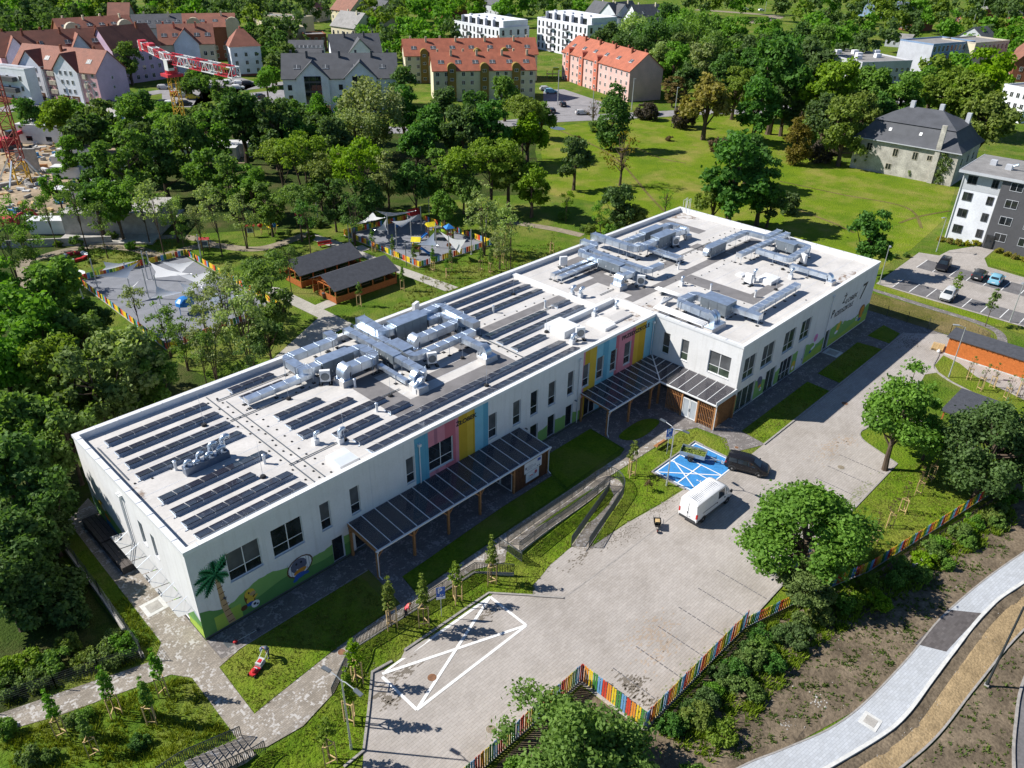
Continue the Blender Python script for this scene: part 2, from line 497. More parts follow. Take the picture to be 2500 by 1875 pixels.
kerb([(54.9,-16.9),(93.2,-16.9)],0.18,0.12)
drape('path',[(-2.3,22),(0.3,24),(0,0),(0,-2.45),(1.85,-2.45),(-0.5,-3.0),(-0.7,-8.45),(2.1,-8.0),(6.0,-7.6),(23.5,-7.4),(42,-7.3),(50,-7.8),(50.5,-9.1),(47.2,-9.0),(38.5,-8.75),(24.2,-8.7),(23.6,-9.9),(22.6,-9.9),(19.8,-8.8),(8.0,-8.45),(4.2,-10.9),(1.2,-11.6),(-1.4,-11.3),(-2.6,-10.6),(-2.5,-8.46),(-2.35,-2.5),(-3.3,-1.15),(-10.4,1.0),(-13.6,2.4),(-30,7.6),(-30,9.4),(-13.1,4.0),(-9.6,2.9),(-3.6,0.95),(-2.5,2.2)],'path_pavers',0.03)
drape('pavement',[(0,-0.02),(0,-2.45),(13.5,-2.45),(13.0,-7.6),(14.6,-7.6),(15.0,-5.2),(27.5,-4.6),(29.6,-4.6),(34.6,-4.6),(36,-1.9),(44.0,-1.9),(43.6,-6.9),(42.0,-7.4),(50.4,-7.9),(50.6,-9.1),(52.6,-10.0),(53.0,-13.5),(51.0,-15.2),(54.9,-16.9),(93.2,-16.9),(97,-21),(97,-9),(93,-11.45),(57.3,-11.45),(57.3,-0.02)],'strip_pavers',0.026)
for pl in([(55.5,-13.85),(71.0,-13.85),(70.8,-16.8),(55.1,-16.8)],[(73.8,-13.8),(85.8,-13.6),(86.2,-16.75),(73.5,-16.8)],[(88.7,-13.7),(93.6,-13.9),(92.6,-16.6),(88.5,-16.75)],
   spline([(45.2,-4.9),(48.9,-4.7),(50.6,-5.6),(50.2,-6.6),(46.6,-6.9),(44.9,-6.0)],4,True),[(36.0,-1.9),(43.8,-1.9),(43.3,-6.6),(34.2,-7.0),(34.8,-4.6)],[(15.0,-5.2),(27.5,-4.7),(34.2,-4.75),(33.8,-7.1),(14.8,-7.4)]):
 drape('lawn',pl,'lawn',0.06)
drape('lawn',[(-0.45,-3.05),(1.9,-2.6),(12.6,-2.6),(12.2,-7.35),(6.0,-7.7),(2.1,-8.1),(-0.65,-8.4)],'lawn',0.055)
drape('lawn',[(50.5,-9.2),(52.2,-10.2),(52.4,-13.2),(50.2,-15.9),(50.2,-11.25),(42.2,-11.2),(41.8,-15.0),(38.75,-14.72),(34.72,-14.07),(30.86,-13.79),(36.4,-11.0),(38.9,-10.6),(38.8,-9.0),(47,-9.1)],'lawn',0.035)
drape('lawn',[(24.0,-8.8),(38.0,-8.8),(36.5,-11.2),(28.60,-12.47),(26.63,-12.65),(25.37,-12.71),(23.86,-13.10),(22.56,-13.33),(21.72,-14.06),(19.37,-11.24),(10.52,-11.05),(9.25,-11.16),(7.54,-10.93),(3.22,-15.69),(1.6,-16.6),(-2.5,-20),(-6,-16),(-4,-11.6),(1.2,-11.7),(4.3,-11.0),(8.1,-8.7),(19.7,-8.9),(22.4,-10.1)],'lawn',0.034)
drape('lawn',[(48.4,-28.5),(61.7,-28.5),(69.4,-34.6),(66,-37.3),(61.5,-36.6),(43.9,-32.8),(36.0,-30.4),(33,-28.6)],'lawn',0.04)
drape('lawn',[(90.3,-23.1),(86.6,-23.3),(85.2,-24.3),(84.0,-26.3),(82.8,-30),(80.8,-35.2),(80.7,-39),(85,-39),(85.5,-34),(87.4,-28),(89.5,-25.4)],'lawn',0.06)
for k in range(5):
 y0=-16.85
kerb([(0.2,-2.5),(13.4,-2.5)],0.08,0.04,'kerb_stone')
drape('dirt',[(9,-22.9),(17.6,-22.9),(17.9,-28.8),(31,-28.9),(36,-30.8),(44,-33.3),(62,-37.2),(75,-40),(110,-60),(60,-48),(46,-42),(31.0,-38.4),(23.3,-35.9),(19.9,-34.5),(8,-31),(-2,-27.5)],'dirt',0.02,rough=0.10,step=0.7)
line_up=spline([(2,-29.5),(12,-32.0),(19.9,-34.45),(23.3,-35.9),(27.3,-37.5),(31.2,-38.35),(37,-39.0),(44.6,-39.55),(56.3,-41.8),(75,-47)])
line_lo=spline([(8,-33.5),(17,-36.2),(23.5,-38.35),(29.2,-40.15),(32.2,-40.75),(36,-40.95),(39.8,-41.15),(46.3,-41.6),(52.5,-42.9),(75,-49.2)])
drape('pavement',line_up+line_lo[::-1],'walk_pavers',0.16)
MBk=MB()
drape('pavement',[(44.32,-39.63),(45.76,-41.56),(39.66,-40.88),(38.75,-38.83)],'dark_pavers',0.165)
kerb(line_up,0.12,0.18);kerb(offs(line_lo,-0.10),0.24,0.2,'white_kerb')
drape('dirt',offs(line_lo,-0.2)+offs(line_lo,-1.3)[::-1],'dirt',0.03,rough=0.06,step=0.7)
line_k=spline([(14,-38.5),(21,-40.6),(27.4,-42.1),(32.0,-43.05),(38.2,-43.6),(46.5,-44.5),(60,-47)])
drape('gravel_strip',offs(line_lo,-1.0)+line_k[::-1],'sandy',0.06,rough=0.07,step=0.7,seed=2)
kerb(line_k,0.14,0.16)
line_r=spline([(22,-52),(28,-49.6),(33.0,-47.6),(36.8,-46.6),(41.4,-45.9),(50,-46),(60,-48.5)])
drape('dirt',offs(line_k,-0.15)+line_r[::-1],'dirt',0.03,rough=0.08,step=0.7,seed=5)
kerb(line_r,0.18,0.18)
drape('road',offs(line_r,-0.1)+[(60,-60),(22,-60)],'bay_asphalt',0.03)
drape('car_park',[(107.6,-7.0),(126.6,-6.5),(127.6,-9.5),(131.5,-9.8),(137.0,-12.2),(138.6,-15.2),(132,-15.3),(128.2,-17.0),(127.6,-22.6),(128,-40),(107.5,-34),(107.4,-15)],'lot_pavers',0.03)
for k in range(9):
 y=-9.4-2.55*k
 drape('parking_bay',[(107.9,y),(112.4,y),(112.4,y-2.45),(107.9,y-2.45)],'bay_asphalt',0.036)
 drape('parking_bay',[(119.2,y+0.5),(124.0,y+0.5),(124.0,y-1.95),(119.2,y-1.95)],'bay_asphalt',0.036)
drape('path',ribbon(spline([(105.4,-5.5),(104.8,-10),(104.5,-16.6),(104.4,-22),(103.2,-25.8),(100.0,-27.4),(98.0,-27.6)]),1.2),'strip_pavers',0.03)
drape('dry_lawn',[(95.6,-9.5),(103.6,-8),(103.8,-16),(103.7,-22),(102.3,-25.2),(98.0,-26.5),(97.2,-21)],'dry_grass',0.02)
drape('lawn',[(129,-17.2),(132.2,-15.6),(138.4,-15.6),(137,-26),(128.2,-26)],'lawn',0.05)
drape('lawn',[(105.4,-5.0),(107.4,-7),(107.3,-36),(104.6,-36),(104.9,-24),(105.2,-15)],'meadow',0.04)
def mark(name,a,b,w,material='white_paint',dz=0.03):
 return drape(name,ribbon([a,b],w),material,dz)
wb=[(7.76,-11.58),(19.04,-11.73),(18.96,-15.98),(7.77,-15.87)]
for i,(a,b)in enumerate(((0,1),(1,2),(2,3),(3,0),(0,2),(1,3))):
 mark('road_marking',wb[a],wb[b],0.24,dz=0.03+0.003*i)
drape('blue_bay',[(42.5,-11.5),(49.95,-11.5),(49.95,-16.75),(42.5,-16.75)],'blue_paint',0.032)
for i,(a,b)in enumerate((((42.5,-11.62),(49.95,-11.62)),((42.62,-11.7),(42.62,-16.7)),((49.8,-11.7),(49.8,-16.7)),((42.5,-16.65),(49.95,-16.65)),((46.9,-11.7),(46.9,-16.6)),((45.35,-11.7),(45.35,-16.6)),
      ((42.7,-11.75),(46.85,-16.6)),((42.7,-14.2),(46.8,-14.2)),((45.5,-11.8),(42.75,-16.5)))):
 mark('road_marking',a,b,0.13,dz=0.038+0.003*i)
def wheelchair(cx,cy,s):
 mb=MB()
 def d(pts):
  for p,q in zip(pts,pts[1:]):
   t=Vector((q[0]-p[0],q[1]-p[1])).normalized()*0.05*s
   mb.quad(*[(cx+x*s,cy+y*s,0.068)for x,y in((p[0]-t.y,p[1]+t.x),(p[0]+t.y,p[1]-t.x),(q[0]+t.y,q[1]-t.x),(q[0]-t.y,q[1]+t.x))])
 d([(0.3*math.cos(a),0.3*math.sin(a)-0.1)for a in np.linspace(R(100),R(400),14)])
 d([(0.0,0.55),(0.0,0.0),(0.32,0.0),(0.45,-0.4)]);d([(0.0,0.3),(0.3,0.3)])
 mb.add([(cx+0.12*s*math.cos(a),cy+(0.72+0.12*math.sin(a))*s,0.068)for a in np.linspace(0,2*math.pi,11)[:-1]],[tuple(range(10))])
 struct(mb.build('road_marking','white_paint',fix=True))
wheelchair(48.9,-15.6,0.8);wheelchair(44.4,-15.9,0.75)
for k in range(9):
 y=-9.4-2.55*k
 mark('road_marking',(108.2,y+0.05),(112.4,y+0.05),0.12,dz=0.045)
 mark('road_marking',(119.2,y+0.55),(124.0,y+0.55),0.12,dz=0.045)
def bay_line(x):
 mb=MB()
 y=-28.2
 while y<-23.4:
  mb.bx(x-0.04,x+0.04,y,y+0.34,gz(x,y)+0.018,gz(x,y)+0.034)
  y+=0.44
 struct(mb.build('bay_line','bay_asphalt'))
for x in(20.6,23.5,26.4,29.3,32.2,35.1,50.6,53.4,56.2,59.0):bay_line(x)
def stone_patch(cx,cy,n,sx,sy,material,seed):
 rr_=random.Random(seed);mb=MB();used=set()
 for _ in range(n):
  i,j=round(rr_.gauss(0,sx)/.22),round(rr_.gauss(0,sy)/.11)
  if(i,j)in used:continue
  used.add((i,j));x,y=cx+i*.22+(.11 if j%2 else 0),cy+j*.11
  z=gz(x,y)+.0245
  mb.quad((x,y,z),(x+.215,y,z),(x+.215,y+.105,z),(x,y+.105,z))
 struct(mb.build('stained_pavers',material))
paver_mat('damp_pavers',(0.20,0.175,0.145),0.22,0.11,0,0.1,0.2,0.7);paver_mat('mossy_pavers',(0.30,0.31,0.20),0.22,0.11,0,0.12,0.2,0.6);paver_mat('rusty_pavers',(0.42,0.345,0.28),0.22,0.11,0,0.06,0.2,0.8)
for k_,(p_,n_,sx_,sy_,m_)in enumerate([((8.86,-12.58),90,.7,.3,'damp_pavers'),((6.62,-12.85),60,.25,.7,'damp_pavers'),((6.81,-14.05),30,.3,.25,'damp_pavers'),((8.71,-11.21),60,.8,.3,'damp_pavers'),((20.17,-25.05),80,.5,.4,'damp_pavers'),((20.19,-25.87),60,.6,.3,'damp_pavers'),((19.93,-27.34),60,.3,.6,'damp_pavers'),((24.12,-25.28),70,1.1,.4,'rusty_pavers'),((25.19,-23.65),160,1.3,.7,'rusty_pavers'),((28.21,-14.02),50,1.2,.3,'damp_pavers'),((33.59,-14.93),80,.9,.5,'damp_pavers'),((31.30,-14.49),60,.8,.4,'damp_pavers'),((38.14,-15.31),80,1.2,.35,'damp_pavers'),((50.65,-13.14),90,.8,.8,'damp_pavers'),((53.01,-14.08),60,.8,.4,'damp_pavers'),
  ((25.31,-28.01),90,1.6,.3,'mossy_pavers'),((29.73,-28.15),90,1.6,.3,'mossy_pavers'),((22.97,-27.84),60,1.0,.3,'mossy_pavers'),((52.79,-27.77),120,2.2,.25,'mossy_pavers'),((59.36,-22.30),120,1.5,.5,'rusty_pavers'),((61.94,-23.14),60,.6,.4,'rusty_pavers'),((17.40,-12.90),40,.5,.3,'damp_pavers'),((1.26,-15.41),50,.5,.3,'mossy_pavers'),((2.24,-8.42),60,.5,.5,'mossy_pavers'),((90.93,-18.55),120,1.4,.7,'damp_pavers')]):stone_patch(*p_,n_,sx_,sy_,m_,k_)
def lid(name,p,r,label,square=False,material='rust_lid'):
 z=gz(*p)+0.03
 t=thing(name,label,'manhole cover',(p[0],p[1],z))
 if square:
  MB().bx(-r,r,-r,r,-0.02,0.015).build('surround','white_kerb',t)
  MB().bx(-r*.62,r*.62,-r*.62,r*.62,0.015,0.03).build('cover','concrete',t)
 else:
  MB().lathe((0,0,0),[(r,-0.03),(r,0.008)],20).build('surround','concrete',t)
  MB().lathe((0,0,0),[(r*.86,0.0),(r*.86,0.018),(r*.5,0.018),(r*.46,0.012)],20).build('cover',material,t)
 return t
lid('manhole_cover',(10.34,-14.52),0.40,'rust brown round manhole cover inside the white crossed-out box')
lid('manhole_cover',(10.41,-20.71),0.40,'pale rusty manhole cover by the fence in the lower corner',material='trodden')
lid('manhole_cover',(69.38,-19.29),0.42,'round manhole cover on the shadow edge of the driveway')
lid('manhole_cover',(56.94,-24.56),0.40,'sandy orange manhole cover in the marked bays',material='trodden')
lid('manhole_cover',(6.74,-8.23),0.34,'small rusty manhole cover on the path below the lawn')
lid('manhole_cover',(29.77,-39.26),0.62,'square pale chamber cover set in the curved pavement',True).location.z+=0.15
lid('manhole_cover',(-1.28,6.19),0.85,'large white square chamber cover on the path beside the side wall',True)
lid('manhole_cover',(52.33,-15.11),0.25,'small orange cover in the grass corner beside the black car')
lid('manhole_cover',(80.52,-12.60),1.0,'grey square hatch in the paving by the grey door',True)
# ---------------------------------------------------------------- building materials
mat('render_white',(0.73,0.73,0.73),0.8,0,0.05,0.6,0.2,fine=0.06)
m_=M['render_white'];nt_=m_.node_tree;b_2=nt_.nodes['Principled BSDF'];lk_=b_2.inputs['Base Color'].links[0].from_socket
mp_=nt_.nodes.new('ShaderNodeMapping');mp_.inputs['Scale'].default_value=(2.2,2.2,.12);nt_.links.new(pos(nt_),mp_.inputs['Vector'])
st_=ramp(nt_,noise(nt_,mp_.outputs[0],1.0,5,.65),.5,.8)
nt_.links.new(mix_rgb(nt_,st_,lk_,mix_rgb(nt_,1.0,lk_,(.86,.85,.83),'MULTIPLY')),b_2.inputs['Base Color'])
mat('coping',(0.72,0.73,0.74),0.35,0.0,0.05,1.0,0.5)
mat('membrane',(0.57,0.55,0.53),0.7,0,0.10,0.45,0.3,fine=0.10)
mat('walkway',(0.20,0.19,0.19),0.6,0,0.15,0.8,0.4,fine=0.1)
mat('frame_white',(0.74,0.75,0.76),0.45,0,0.05,2)
mat('sill',(0.60,0.62,0.66),0.4,0.2,0.05,2)
mat('plinth',(0.09,0.095,0.10),0.7,0,0.15,1.5)
mat('pipe_white',(0.72,0.73,0.74),0.4,0,0.04,2)
mat('steel_galv',(0.60,0.68,0.78),0.33,0.8,0.16,1.6)
mat('steel_dark',(0.16,0.18,0.20),0.45,0.5,0.2,2.0)
mat('rail_dark',(0.045,0.055,0.06),0.5,0.3,0.2,3)
mat('pole_grey',(0.52,0.54,0.56),0.45,0.5,0.08,2)
mat('black_soft',(0.02,0.02,0.022),0.7,0,0.2,4)
mat('letter_black',(0.015,0.015,0.02),0.6,0,0.1,4)
mat('timber',(0.40,0.19,0.075),0.65,0,0.25,5.0,fine=0.2)
mat('timber_dark',(0.15,0.065,0.03),0.65,0,0.25,5.0,fine=0.2)
mat('stake_wood',(0.52,0.37,0.18),0.75,0,0.2,6.0)
for nm,col in{'s_blue':(0.12,0.36,0.50),'s_lblue':(0.22,0.50,0.63),'s_pink':(0.62,0.24,0.30),'s_rose':(0.50,0.14,0.18),'s_dpink':(0.40,0.16,0.22),'s_yellow':(0.62,0.42,0.05),'s_dyellow':(0.52,0.34,0.03),'s_mblue':(0.06,0.26,0.45),
    'm_green':(0.22,0.42,0.12),'m_dgreen':(0.11,0.27,0.08),'m_lgreen':(0.35,0.50,0.08),'m_palm':(0.03,0.20,0.09),'m_palm2':(0.06,0.30,0.12),'m_trunk':(0.48,0.33,0.18),'m_brown':(0.12,0.06,0.03),'m_yellow':(0.68,0.47,0.06),'m_blue':(0.04,0.12,0.42),
    'm_orange':(0.65,0.28,0.04),'m_grey':(0.13,0.14,0.20),'m_white':(0.8,0.8,0.8),'m_pink':(0.65,0.22,0.50),'m_lbrown':(0.30,0.15,0.06)}.items():
 mat(nm,col,0.75,0,0.06,1.0,0.2,fine=0.05)
def glass_mat(name,tint,rough=0.04,var=0.5):
 m,nt,b=nodes(name)
 v=pos(nt)
 f=ramp(nt,noise(nt,v,0.9,2),0.35,0.65)
 nt.links.new(mix_rgb(nt,f,[c*(1-var)for c in tint],[c*(1+var)for c in tint]),b.inputs['Base Color'])
 b.inputs['Roughness'].default_value=rough
 b.inputs['Specular IOR Level'].default_value=0.7
glass_mat('glass_dark',(0.020,0.024,0.028))
glass_mat('glass_blind',(0.10,0.105,0.11),0.12,0.2)
glass_mat('glass_green',(0.05,0.07,0.05),0.05,0.4)
m,nt,b=nodes('canopy_glass')
nt.nodes.remove(b)
tr=nt.nodes.new('ShaderNodeBsdfTransparent');tr.inputs[0].default_value=(0.93,0.93,0.94,1)
df=nt.nodes.new('ShaderNodeBsdfDiffuse');df.inputs[0].default_value=(0.52,0.50,0.56,1)
gl=nt.nodes.new('ShaderNodeBsdfGlossy');gl.inputs['Roughness'].default_value=0.06
fr=nt.nodes.new('ShaderNodeFresnel');fr.inputs[0].default_value=1.5
mx0=nt.nodes.new('ShaderNodeMixShader');mx0.inputs[0].default_value=0.13
nt.links.new(tr.outputs[0],mx0.inputs[1]);nt.links.new(df.outputs[0],mx0.inputs[2])
mx=nt.nodes.new('ShaderNodeMixShader')
nt.links.new(fr.outputs[0],mx.inputs[0]);nt.links.new(mx0.outputs[0],mx.inputs[1]);nt.links.new(gl.outputs[0],mx.inputs[2])
nt.links.new(mx.outputs[0],nt.nodes['Material Output'].inputs[0])
BX,WX,EY,BY,HT,RZ=93.0,57.28,-11.49,20.87,9.0,8.35
school=thing('school_building','long white two storey nursery building with solar panels and ducts on its flat roof','building')
def frame_T(origin,u,n):
 return lambda a,d,z:(origin[0]+u[0]*a+n[0]*d,origin[1]+u[1]*a+n[1]*d,z)
T1=frame_T((0,0),(1,0),(0,-1))
T2=frame_T((0,EY),(1,0),(0,-1))
TW=frame_T((WX,0),(0,-1),(-1,0))
TL=frame_T((0,BY),(0,-1),(-1,0))
TB=frame_T((BX,BY),(-1,0),(0,1))
TR=frame_T((BX,EY),(0,1),(1,0))
def wall(parent,name,T,u0,u1,z0,z1,holes,mats,cuts=(),matf=None,depth=0.2):
 us=sorted(set([u0,u1]+[c for c in cuts if u0<c<u1]+[h[0]for h in holes]+[h[1]for h in holes]))
 zs=sorted(set([z0,z1]+[h[2]for h in holes]+[h[3]for h in holes]))
 mb=MB()
 for a,b in zip(us,us[1:]):
  for c,d in zip(zs,zs[1:]):
   um,zm=(a+b)/2,(c+d)/2
   if any(h[0]<um<h[1]and h[2]<zm<h[3]for h in holes):continue
   mb.quad(T(a,0,c),T(b,0,c),T(b,0,d),T(a,0,d),mi=matf(um,zm)if matf else 0)
 for(a,b,c,d)in holes:
  for q in(((a,0,c),(a,-depth,c),(a,-depth,d),(a,0,d)),((b,-depth,c),(b,0,c),(b,0,d),(b,-depth,d)),((a,0,d),(a,-depth,d),(b,-depth,d),(b,0,d)),((a,-depth,c),(a,0,c),(b,0,c),(b,-depth,c))):
   mb.quad(*[T(*p)for p in q],mi=0)
 return mb.build(name,mats,parent)
def window(parent,T,u0,u1,z0,z1,cols=1,transom=None,fr='frame_white',glass=('glass_dark','glass_blind'),sill=True,name='window',depth=0.14,fw=0.06):
 mb=MB()
 d0,d1=-depth-0.05,-depth+0.02
 for(a,b,c,d)in((u0,u1,z0,z0+fw),(u0,u1,z1-fw,z1),(u0,u0+fw,z0+fw,z1-fw),(u1-fw,u1,z0+fw,z1-fw)):
  mb.lbox(T,a,b,d0,d1,c,d)
 us=[u0+fw]+[u0+(u1-u0)*k/cols for k in range(1,cols)]+[u1-fw]
 for u in us[1:-1]:mb.lbox(T,u-fw*.6,u+fw*.6,d0,d1+0.003,z0+fw,z1-fw)
 zs=[z0+fw]+([z0+transom]if transom else[])+[z1-fw]
 if transom:
  for a,b in zip(us,us[1:]):mb.lbox(T,a,b,d0,d1,z0+transom-fw*.5,z0+transom+fw*.5)
 w=mb.build(name,fr,parent)
 for i,(c,d)in enumerate(zip(zs,zs[1:])):
  for a,b in zip(us,us[1:]):
   g=glass[min(i,len(glass)-1)]if random.random()<0.8 else glass[0]
   MB().quad(T(a,-depth,c),T(b,-depth,c),T(b,-depth,d),T(a,-depth,d)).build('pane',g,w)
 if sill:
  MB().lbox(T,u0-0.05,u1+0.05,-depth+0.02,0.06,z0-0.04,z0-0.002).build('sill','sill',w)
 return w
random.seed(4)
W1=[(2.85,5.6,4.15,6.95,2),(6.62,9.38,4.15,6.92,2),(11.08,12.05,4.2,6.95,1),(14.03,15.0,4.17,6.95,1),(20.05,21.0,4.2,6.95,1),(22.67,25.58,4.2,6.95,2),(30.22,31.34,4.2,7.0,1),(33.6,34.7,4.22,7.0,1),
  (36.15,37.25,4.22,7.05,1),(38.85,39.98,4.22,7.05,1),(41.88,42.9,4.22,7.1,1),(44.38,45.45,4.22,7.0,1),(46.75,47.92,4.25,7.0,1),(49.15,50.25,4.3,7.0,1),(51.65,52.88,4.22,7.05,1)]
D1=[(11.8,12.95,0.12,2.8),(14.1,16.6,0.1,2.85),(18.0,20.4,0.1,2.85),(22.6,25.4,0.1,2.85),(29.95,33.5,0.1,2.85),(36.2,37.35,0.12,2.95),(38.9,40.08,0.12,2.92),(41.8,42.95,0.15,2.9),(44.9,46.9,0.1,2.85),(49.0,51.4,0.1,2.85)]
S1=[(21.08,22.66,1),(22.66,23.37,3),(23.37,23.75,5),(23.75,24.65,3),(24.65,25.94,4),(25.94,26.34,3),(26.34,27.4,7),(27.4,28.15,6),(28.15,28.4,7),(28.4,29.5,2),(29.5,30.16,1)]
S2=[(44.32,44.6,3),(44.6,45.4,7),(45.4,46.57,6),(46.57,47.68,2),(47.68,48.66,1),(48.66,49.95,2),(49.95,50.5,4),(50.5,52.9,3),(52.9,53.45,4),(53.45,54.3,6),(54.3,55.56,7),(55.56,57.28,2)]
def stripe(u,z):
 for a,b,i in S1+S2:
  if a<u<b:return i
 return 0
SM=['render_white','s_blue','s_lblue','s_pink','s_rose','s_dpink','s_yellow','s_dyellow']
wall(school,'front_wall',T1,0,WX,0.3,8.7,[w[:4]for w in W1]+[(a,b,0.3,d)for a,b,c,d in D1],SM,[s[0]for s in S1+S2]+[30.16],stripe)
for w in W1:window(school,T1,*w[:4],cols=w[4],transom=0.95)
for d in D1:
 window(school,T1,d[0],d[1],d[2],d[3],cols=1 if d[1]-d[0]<1.3 else 2,transom=None,sill=False,name='door',glass=('glass_dark',))
WW=[(1.3,2.28,4.4,7.1,1),(3.85,4.85,4.5,7.12,1),(7.55,10.3,4.4,7.1,2)]
wall(school,'return_wall',TW,0,-EY,0.3,8.7,[w[:4]for w in WW]+[(4.9,10.8,0.3,2.9)],['render_white'])
for w in WW:window(school,TW,*w[:4],cols=w[4],transom=0.95,glass=('glass_green','glass_blind'))
window(school,TW,4.9,10.8,0.1,2.9,cols=5,sill=False,name='glazed_entrance',glass=('glass_dark',))
W2=[(58.2,60.75,4.2,7.05,2,.95),(62.25,65.0,4.2,7.1,2,.95),(67.3,70.05,4.25,7.05,2,.95),(71.45,74.0,4.35,7.1,2,.95),
  (57.75,61.75,0.2,3.05,3,None),(64.25,66.6,0.15,3.1,2,None),(67.65,70.7,0.15,3.1,3,1.0),(79.6,80.9,0.2,3.0,1,None)]
wall(school,'wing_front_wall',T2,WX,BX,0.3,8.7,[w[:4]for w in W2]+[(72.0,74.05,0.3,3.05)],['render_white'])
for w in W2:window(school,T2,*w[:4],cols=w[4],transom=w[5],sill=w[2]>1,name='window' if w[2]>1 else 'glazed_door',glass=('glass_green','glass_blind')if w[2]>1 else('glass_green','glass_dark'))
gd=MB().lbox(T2,72.05,74.0,-0.16,-0.08,0.1,3.0).build('steel_door','pipe_white',school)
MB().lbox(T2,73.75,73.82,-0.08,-0.03,1.0,1.25).build('handle','steel_dark',gd)
WL=[(BY-8.8,BY-8.0,4.45,6.75,1),(BY-6.55,BY-5.85,4.45,6.75,1)]
DL=[(BY-11.2,BY-8.6,0.12,2.6),(BY-7.6,BY-5.2,0.12,2.6),(BY-3.6,BY-2.4,0.12,2.5)]
wall(school,'side_wall',TL,0,BY,0.3,8.7,[w[:4]for w in WL]+[(a,b,0.3,d)for a,b,c,d in DL],['render_white'])
for w in WL:window(school,TL,*w[:4])
for d in DL:window(school,TL,*d,cols=2,sill=False,name='door',glass=('glass_dark',))
wb_=[(x,x+2.6,z,z+2.6,2)for z in(0.9,4.2)for x in np.arange(3,88,5.0)]
wall(school,'back_wall',TB,0,BX,0.3,8.7,[w[:4]for w in wb_],['render_white'])
for w in wb_:window(school,TB,*w[:4],cols=2,sill=False)
wall(school,'far_side_wall',TR,0,BY-EY,0.3,8.7,[],['render_white'])
OUT=[(0,0),(WX,0),(WX,EY),(BX,EY),(BX,BY),(0,BY)]
def inset(poly,d):
 n=len(poly);out=[]
 for i in range(n):
  p,a,b=Vector(poly[i]),Vector(poly[i-1]),Vector(poly[(i+1)%n])
  e1,e2=(p-a).normalized(),(b-p).normalized()
  n1,n2=Vector((-e1.y,e1.x)),Vector((-e2.y,e2.x))
  k=n1+n2
  out.append(tuple(p+k*(d/max(0.2,1+n1.dot(n2)))))
 return out
mb=MB()
for i in range(6):
 o0,o1=inset(OUT,0.05)[i],inset(OUT,0.05)[(i+1)%6]
 a0,a1=OUT[i],OUT[(i+1)%6]
 mb.quad((*o0,0.02),(*o1,0.02),(*o1,0.3),(*o0,0.3))
 mb.quad((*o0,0.3),(*o1,0.3),(*a1,0.3),(*a0,0.3))
mb.build('plinth','plinth',school)
mb=MB()
o,ii=inset(OUT,-0.06),inset(OUT,0.42)
for i in range(6):
 j=(i+1)%6
 mb.quad((*o[i],8.68),(*o[j],8.68),(*o[j],9.0),(*o[i],9.0))
 mb.quad((*o[i],9.0),(*o[j],9.0),(*ii[j],8.97),(*ii[i],8.97))
 mb.quad((*o[i],8.68),(*OUT[i],8.68),(*OUT[j],8.68),(*o[j],8.68))
 mb.quad((*ii[j],8.97),(*ii[j],8.30),(*ii[i],8.30),(*ii[i],8.97))
par=mb.build('parapet','coping',school)
mb=MB()
for i in range(6):
 a,b_=Vector(o[i]),Vector(o[(i+1)%6])
 L=(b_-a).length
 dirn=(b_-a).normalized();nrm=Vector((-dirn.y,dirn.x))
 for k in np.arange(1.2,L-0.5,2.0):
  p=a+dirn*k+nrm*0.24
  mb.box((p.x,p.y,8.995),(0.05,0.5,0.04),math.atan2(dirn.y,dirn.x))
stuff(mb.build('coping_clips','sill',par))
r_=MB().add([(*p,RZ)for p in inset(OUT,0.38)],[tuple(range(6))]).build('roof','membrane',school)
mb=MB()
for y in np.arange(-10,20.5,1.9):
 x0,x1=(0.6,92.4)if y>0.6 else(57.9,92.4)
 mb.bx(x0,x1,y,y+0.05,RZ,RZ+0.006)
stuff(mb.build('membrane_seams','sill',r_))
mat('rust_stain',(0.30,0.20,0.14),0.8,0,0.35,1.4,fine=0.3)
nt_=M['rust_stain'].node_tree;v_=pos(nt_)
nt_.links.new(ramp(nt_,noise(nt_,v_,1.3,5,.7),.46,.72),nt_.nodes['Principled BSDF'].inputs['Alpha'])
def strip(x0,x1,y0,y1,k=0,material='walkway'):
 z=RZ+0.012+0.003*k
 MB().quad((x0,y0,z),(x1,y0,z),(x1,y1,z),(x0,y1,z)).build('roof_walkway',material,school)
for k,s in enumerate([(22.6,25.4,4.2,13.6),(24.9,38.2,4.2,5.8),(35.6,38.2,5.8,14.0),(28.8,35.6,7.2,8.4),(38.2,54.0,10.9,12.2),(25.4,28.0,11.6,13.4),(56.4,63.4,11.4,12.7),(60.6,63.4,5.2,11.4),(59.0,70.6,4.6,5.9),(69.0,71.6,-6.0,4.6),(70.6,82.0,4.7,6.0),
      (71.6,77.4,-5.6,-4.2),(80.0,82.2,6.0,10.5),(85.8,87.8,12.6,20.2),(82.2,90.0,4.5,6.2),(61.5,66.0,12.7,19.0),(20.0,30.0,17.2,18.6),(69.5,75.5,8.2,9.6)]):
 strip(*s,k%3)
for pts in(spline([(0.9,8.6),(1.4,9.4),(1.1,10.6),(0.7,11.2),(0.55,9.6)],4,True),spline([(57.9,4.4),(59.4,3.6),(60.2,1.4),(58.6,1.0),(57.9,2.0)],4,True),spline([(82.5,-10.4),(86.5,-9.2),(88.5,-10.2),(85.0,-11.0)],4,True),
   spline([(88.4,20.2),(92.2,20.2),(91.6,16.2),(90.2,17.8)],4,True),spline([(54.2,2.4),(56.6,3.2),(56.5,1.6),(55.0,1.0)],4,True)):
 MB().add([(p[0],p[1],RZ+0.009)for p in pts],[tuple(range(len(pts)))]).build('rust_stain','rust_stain',school,fix=True)
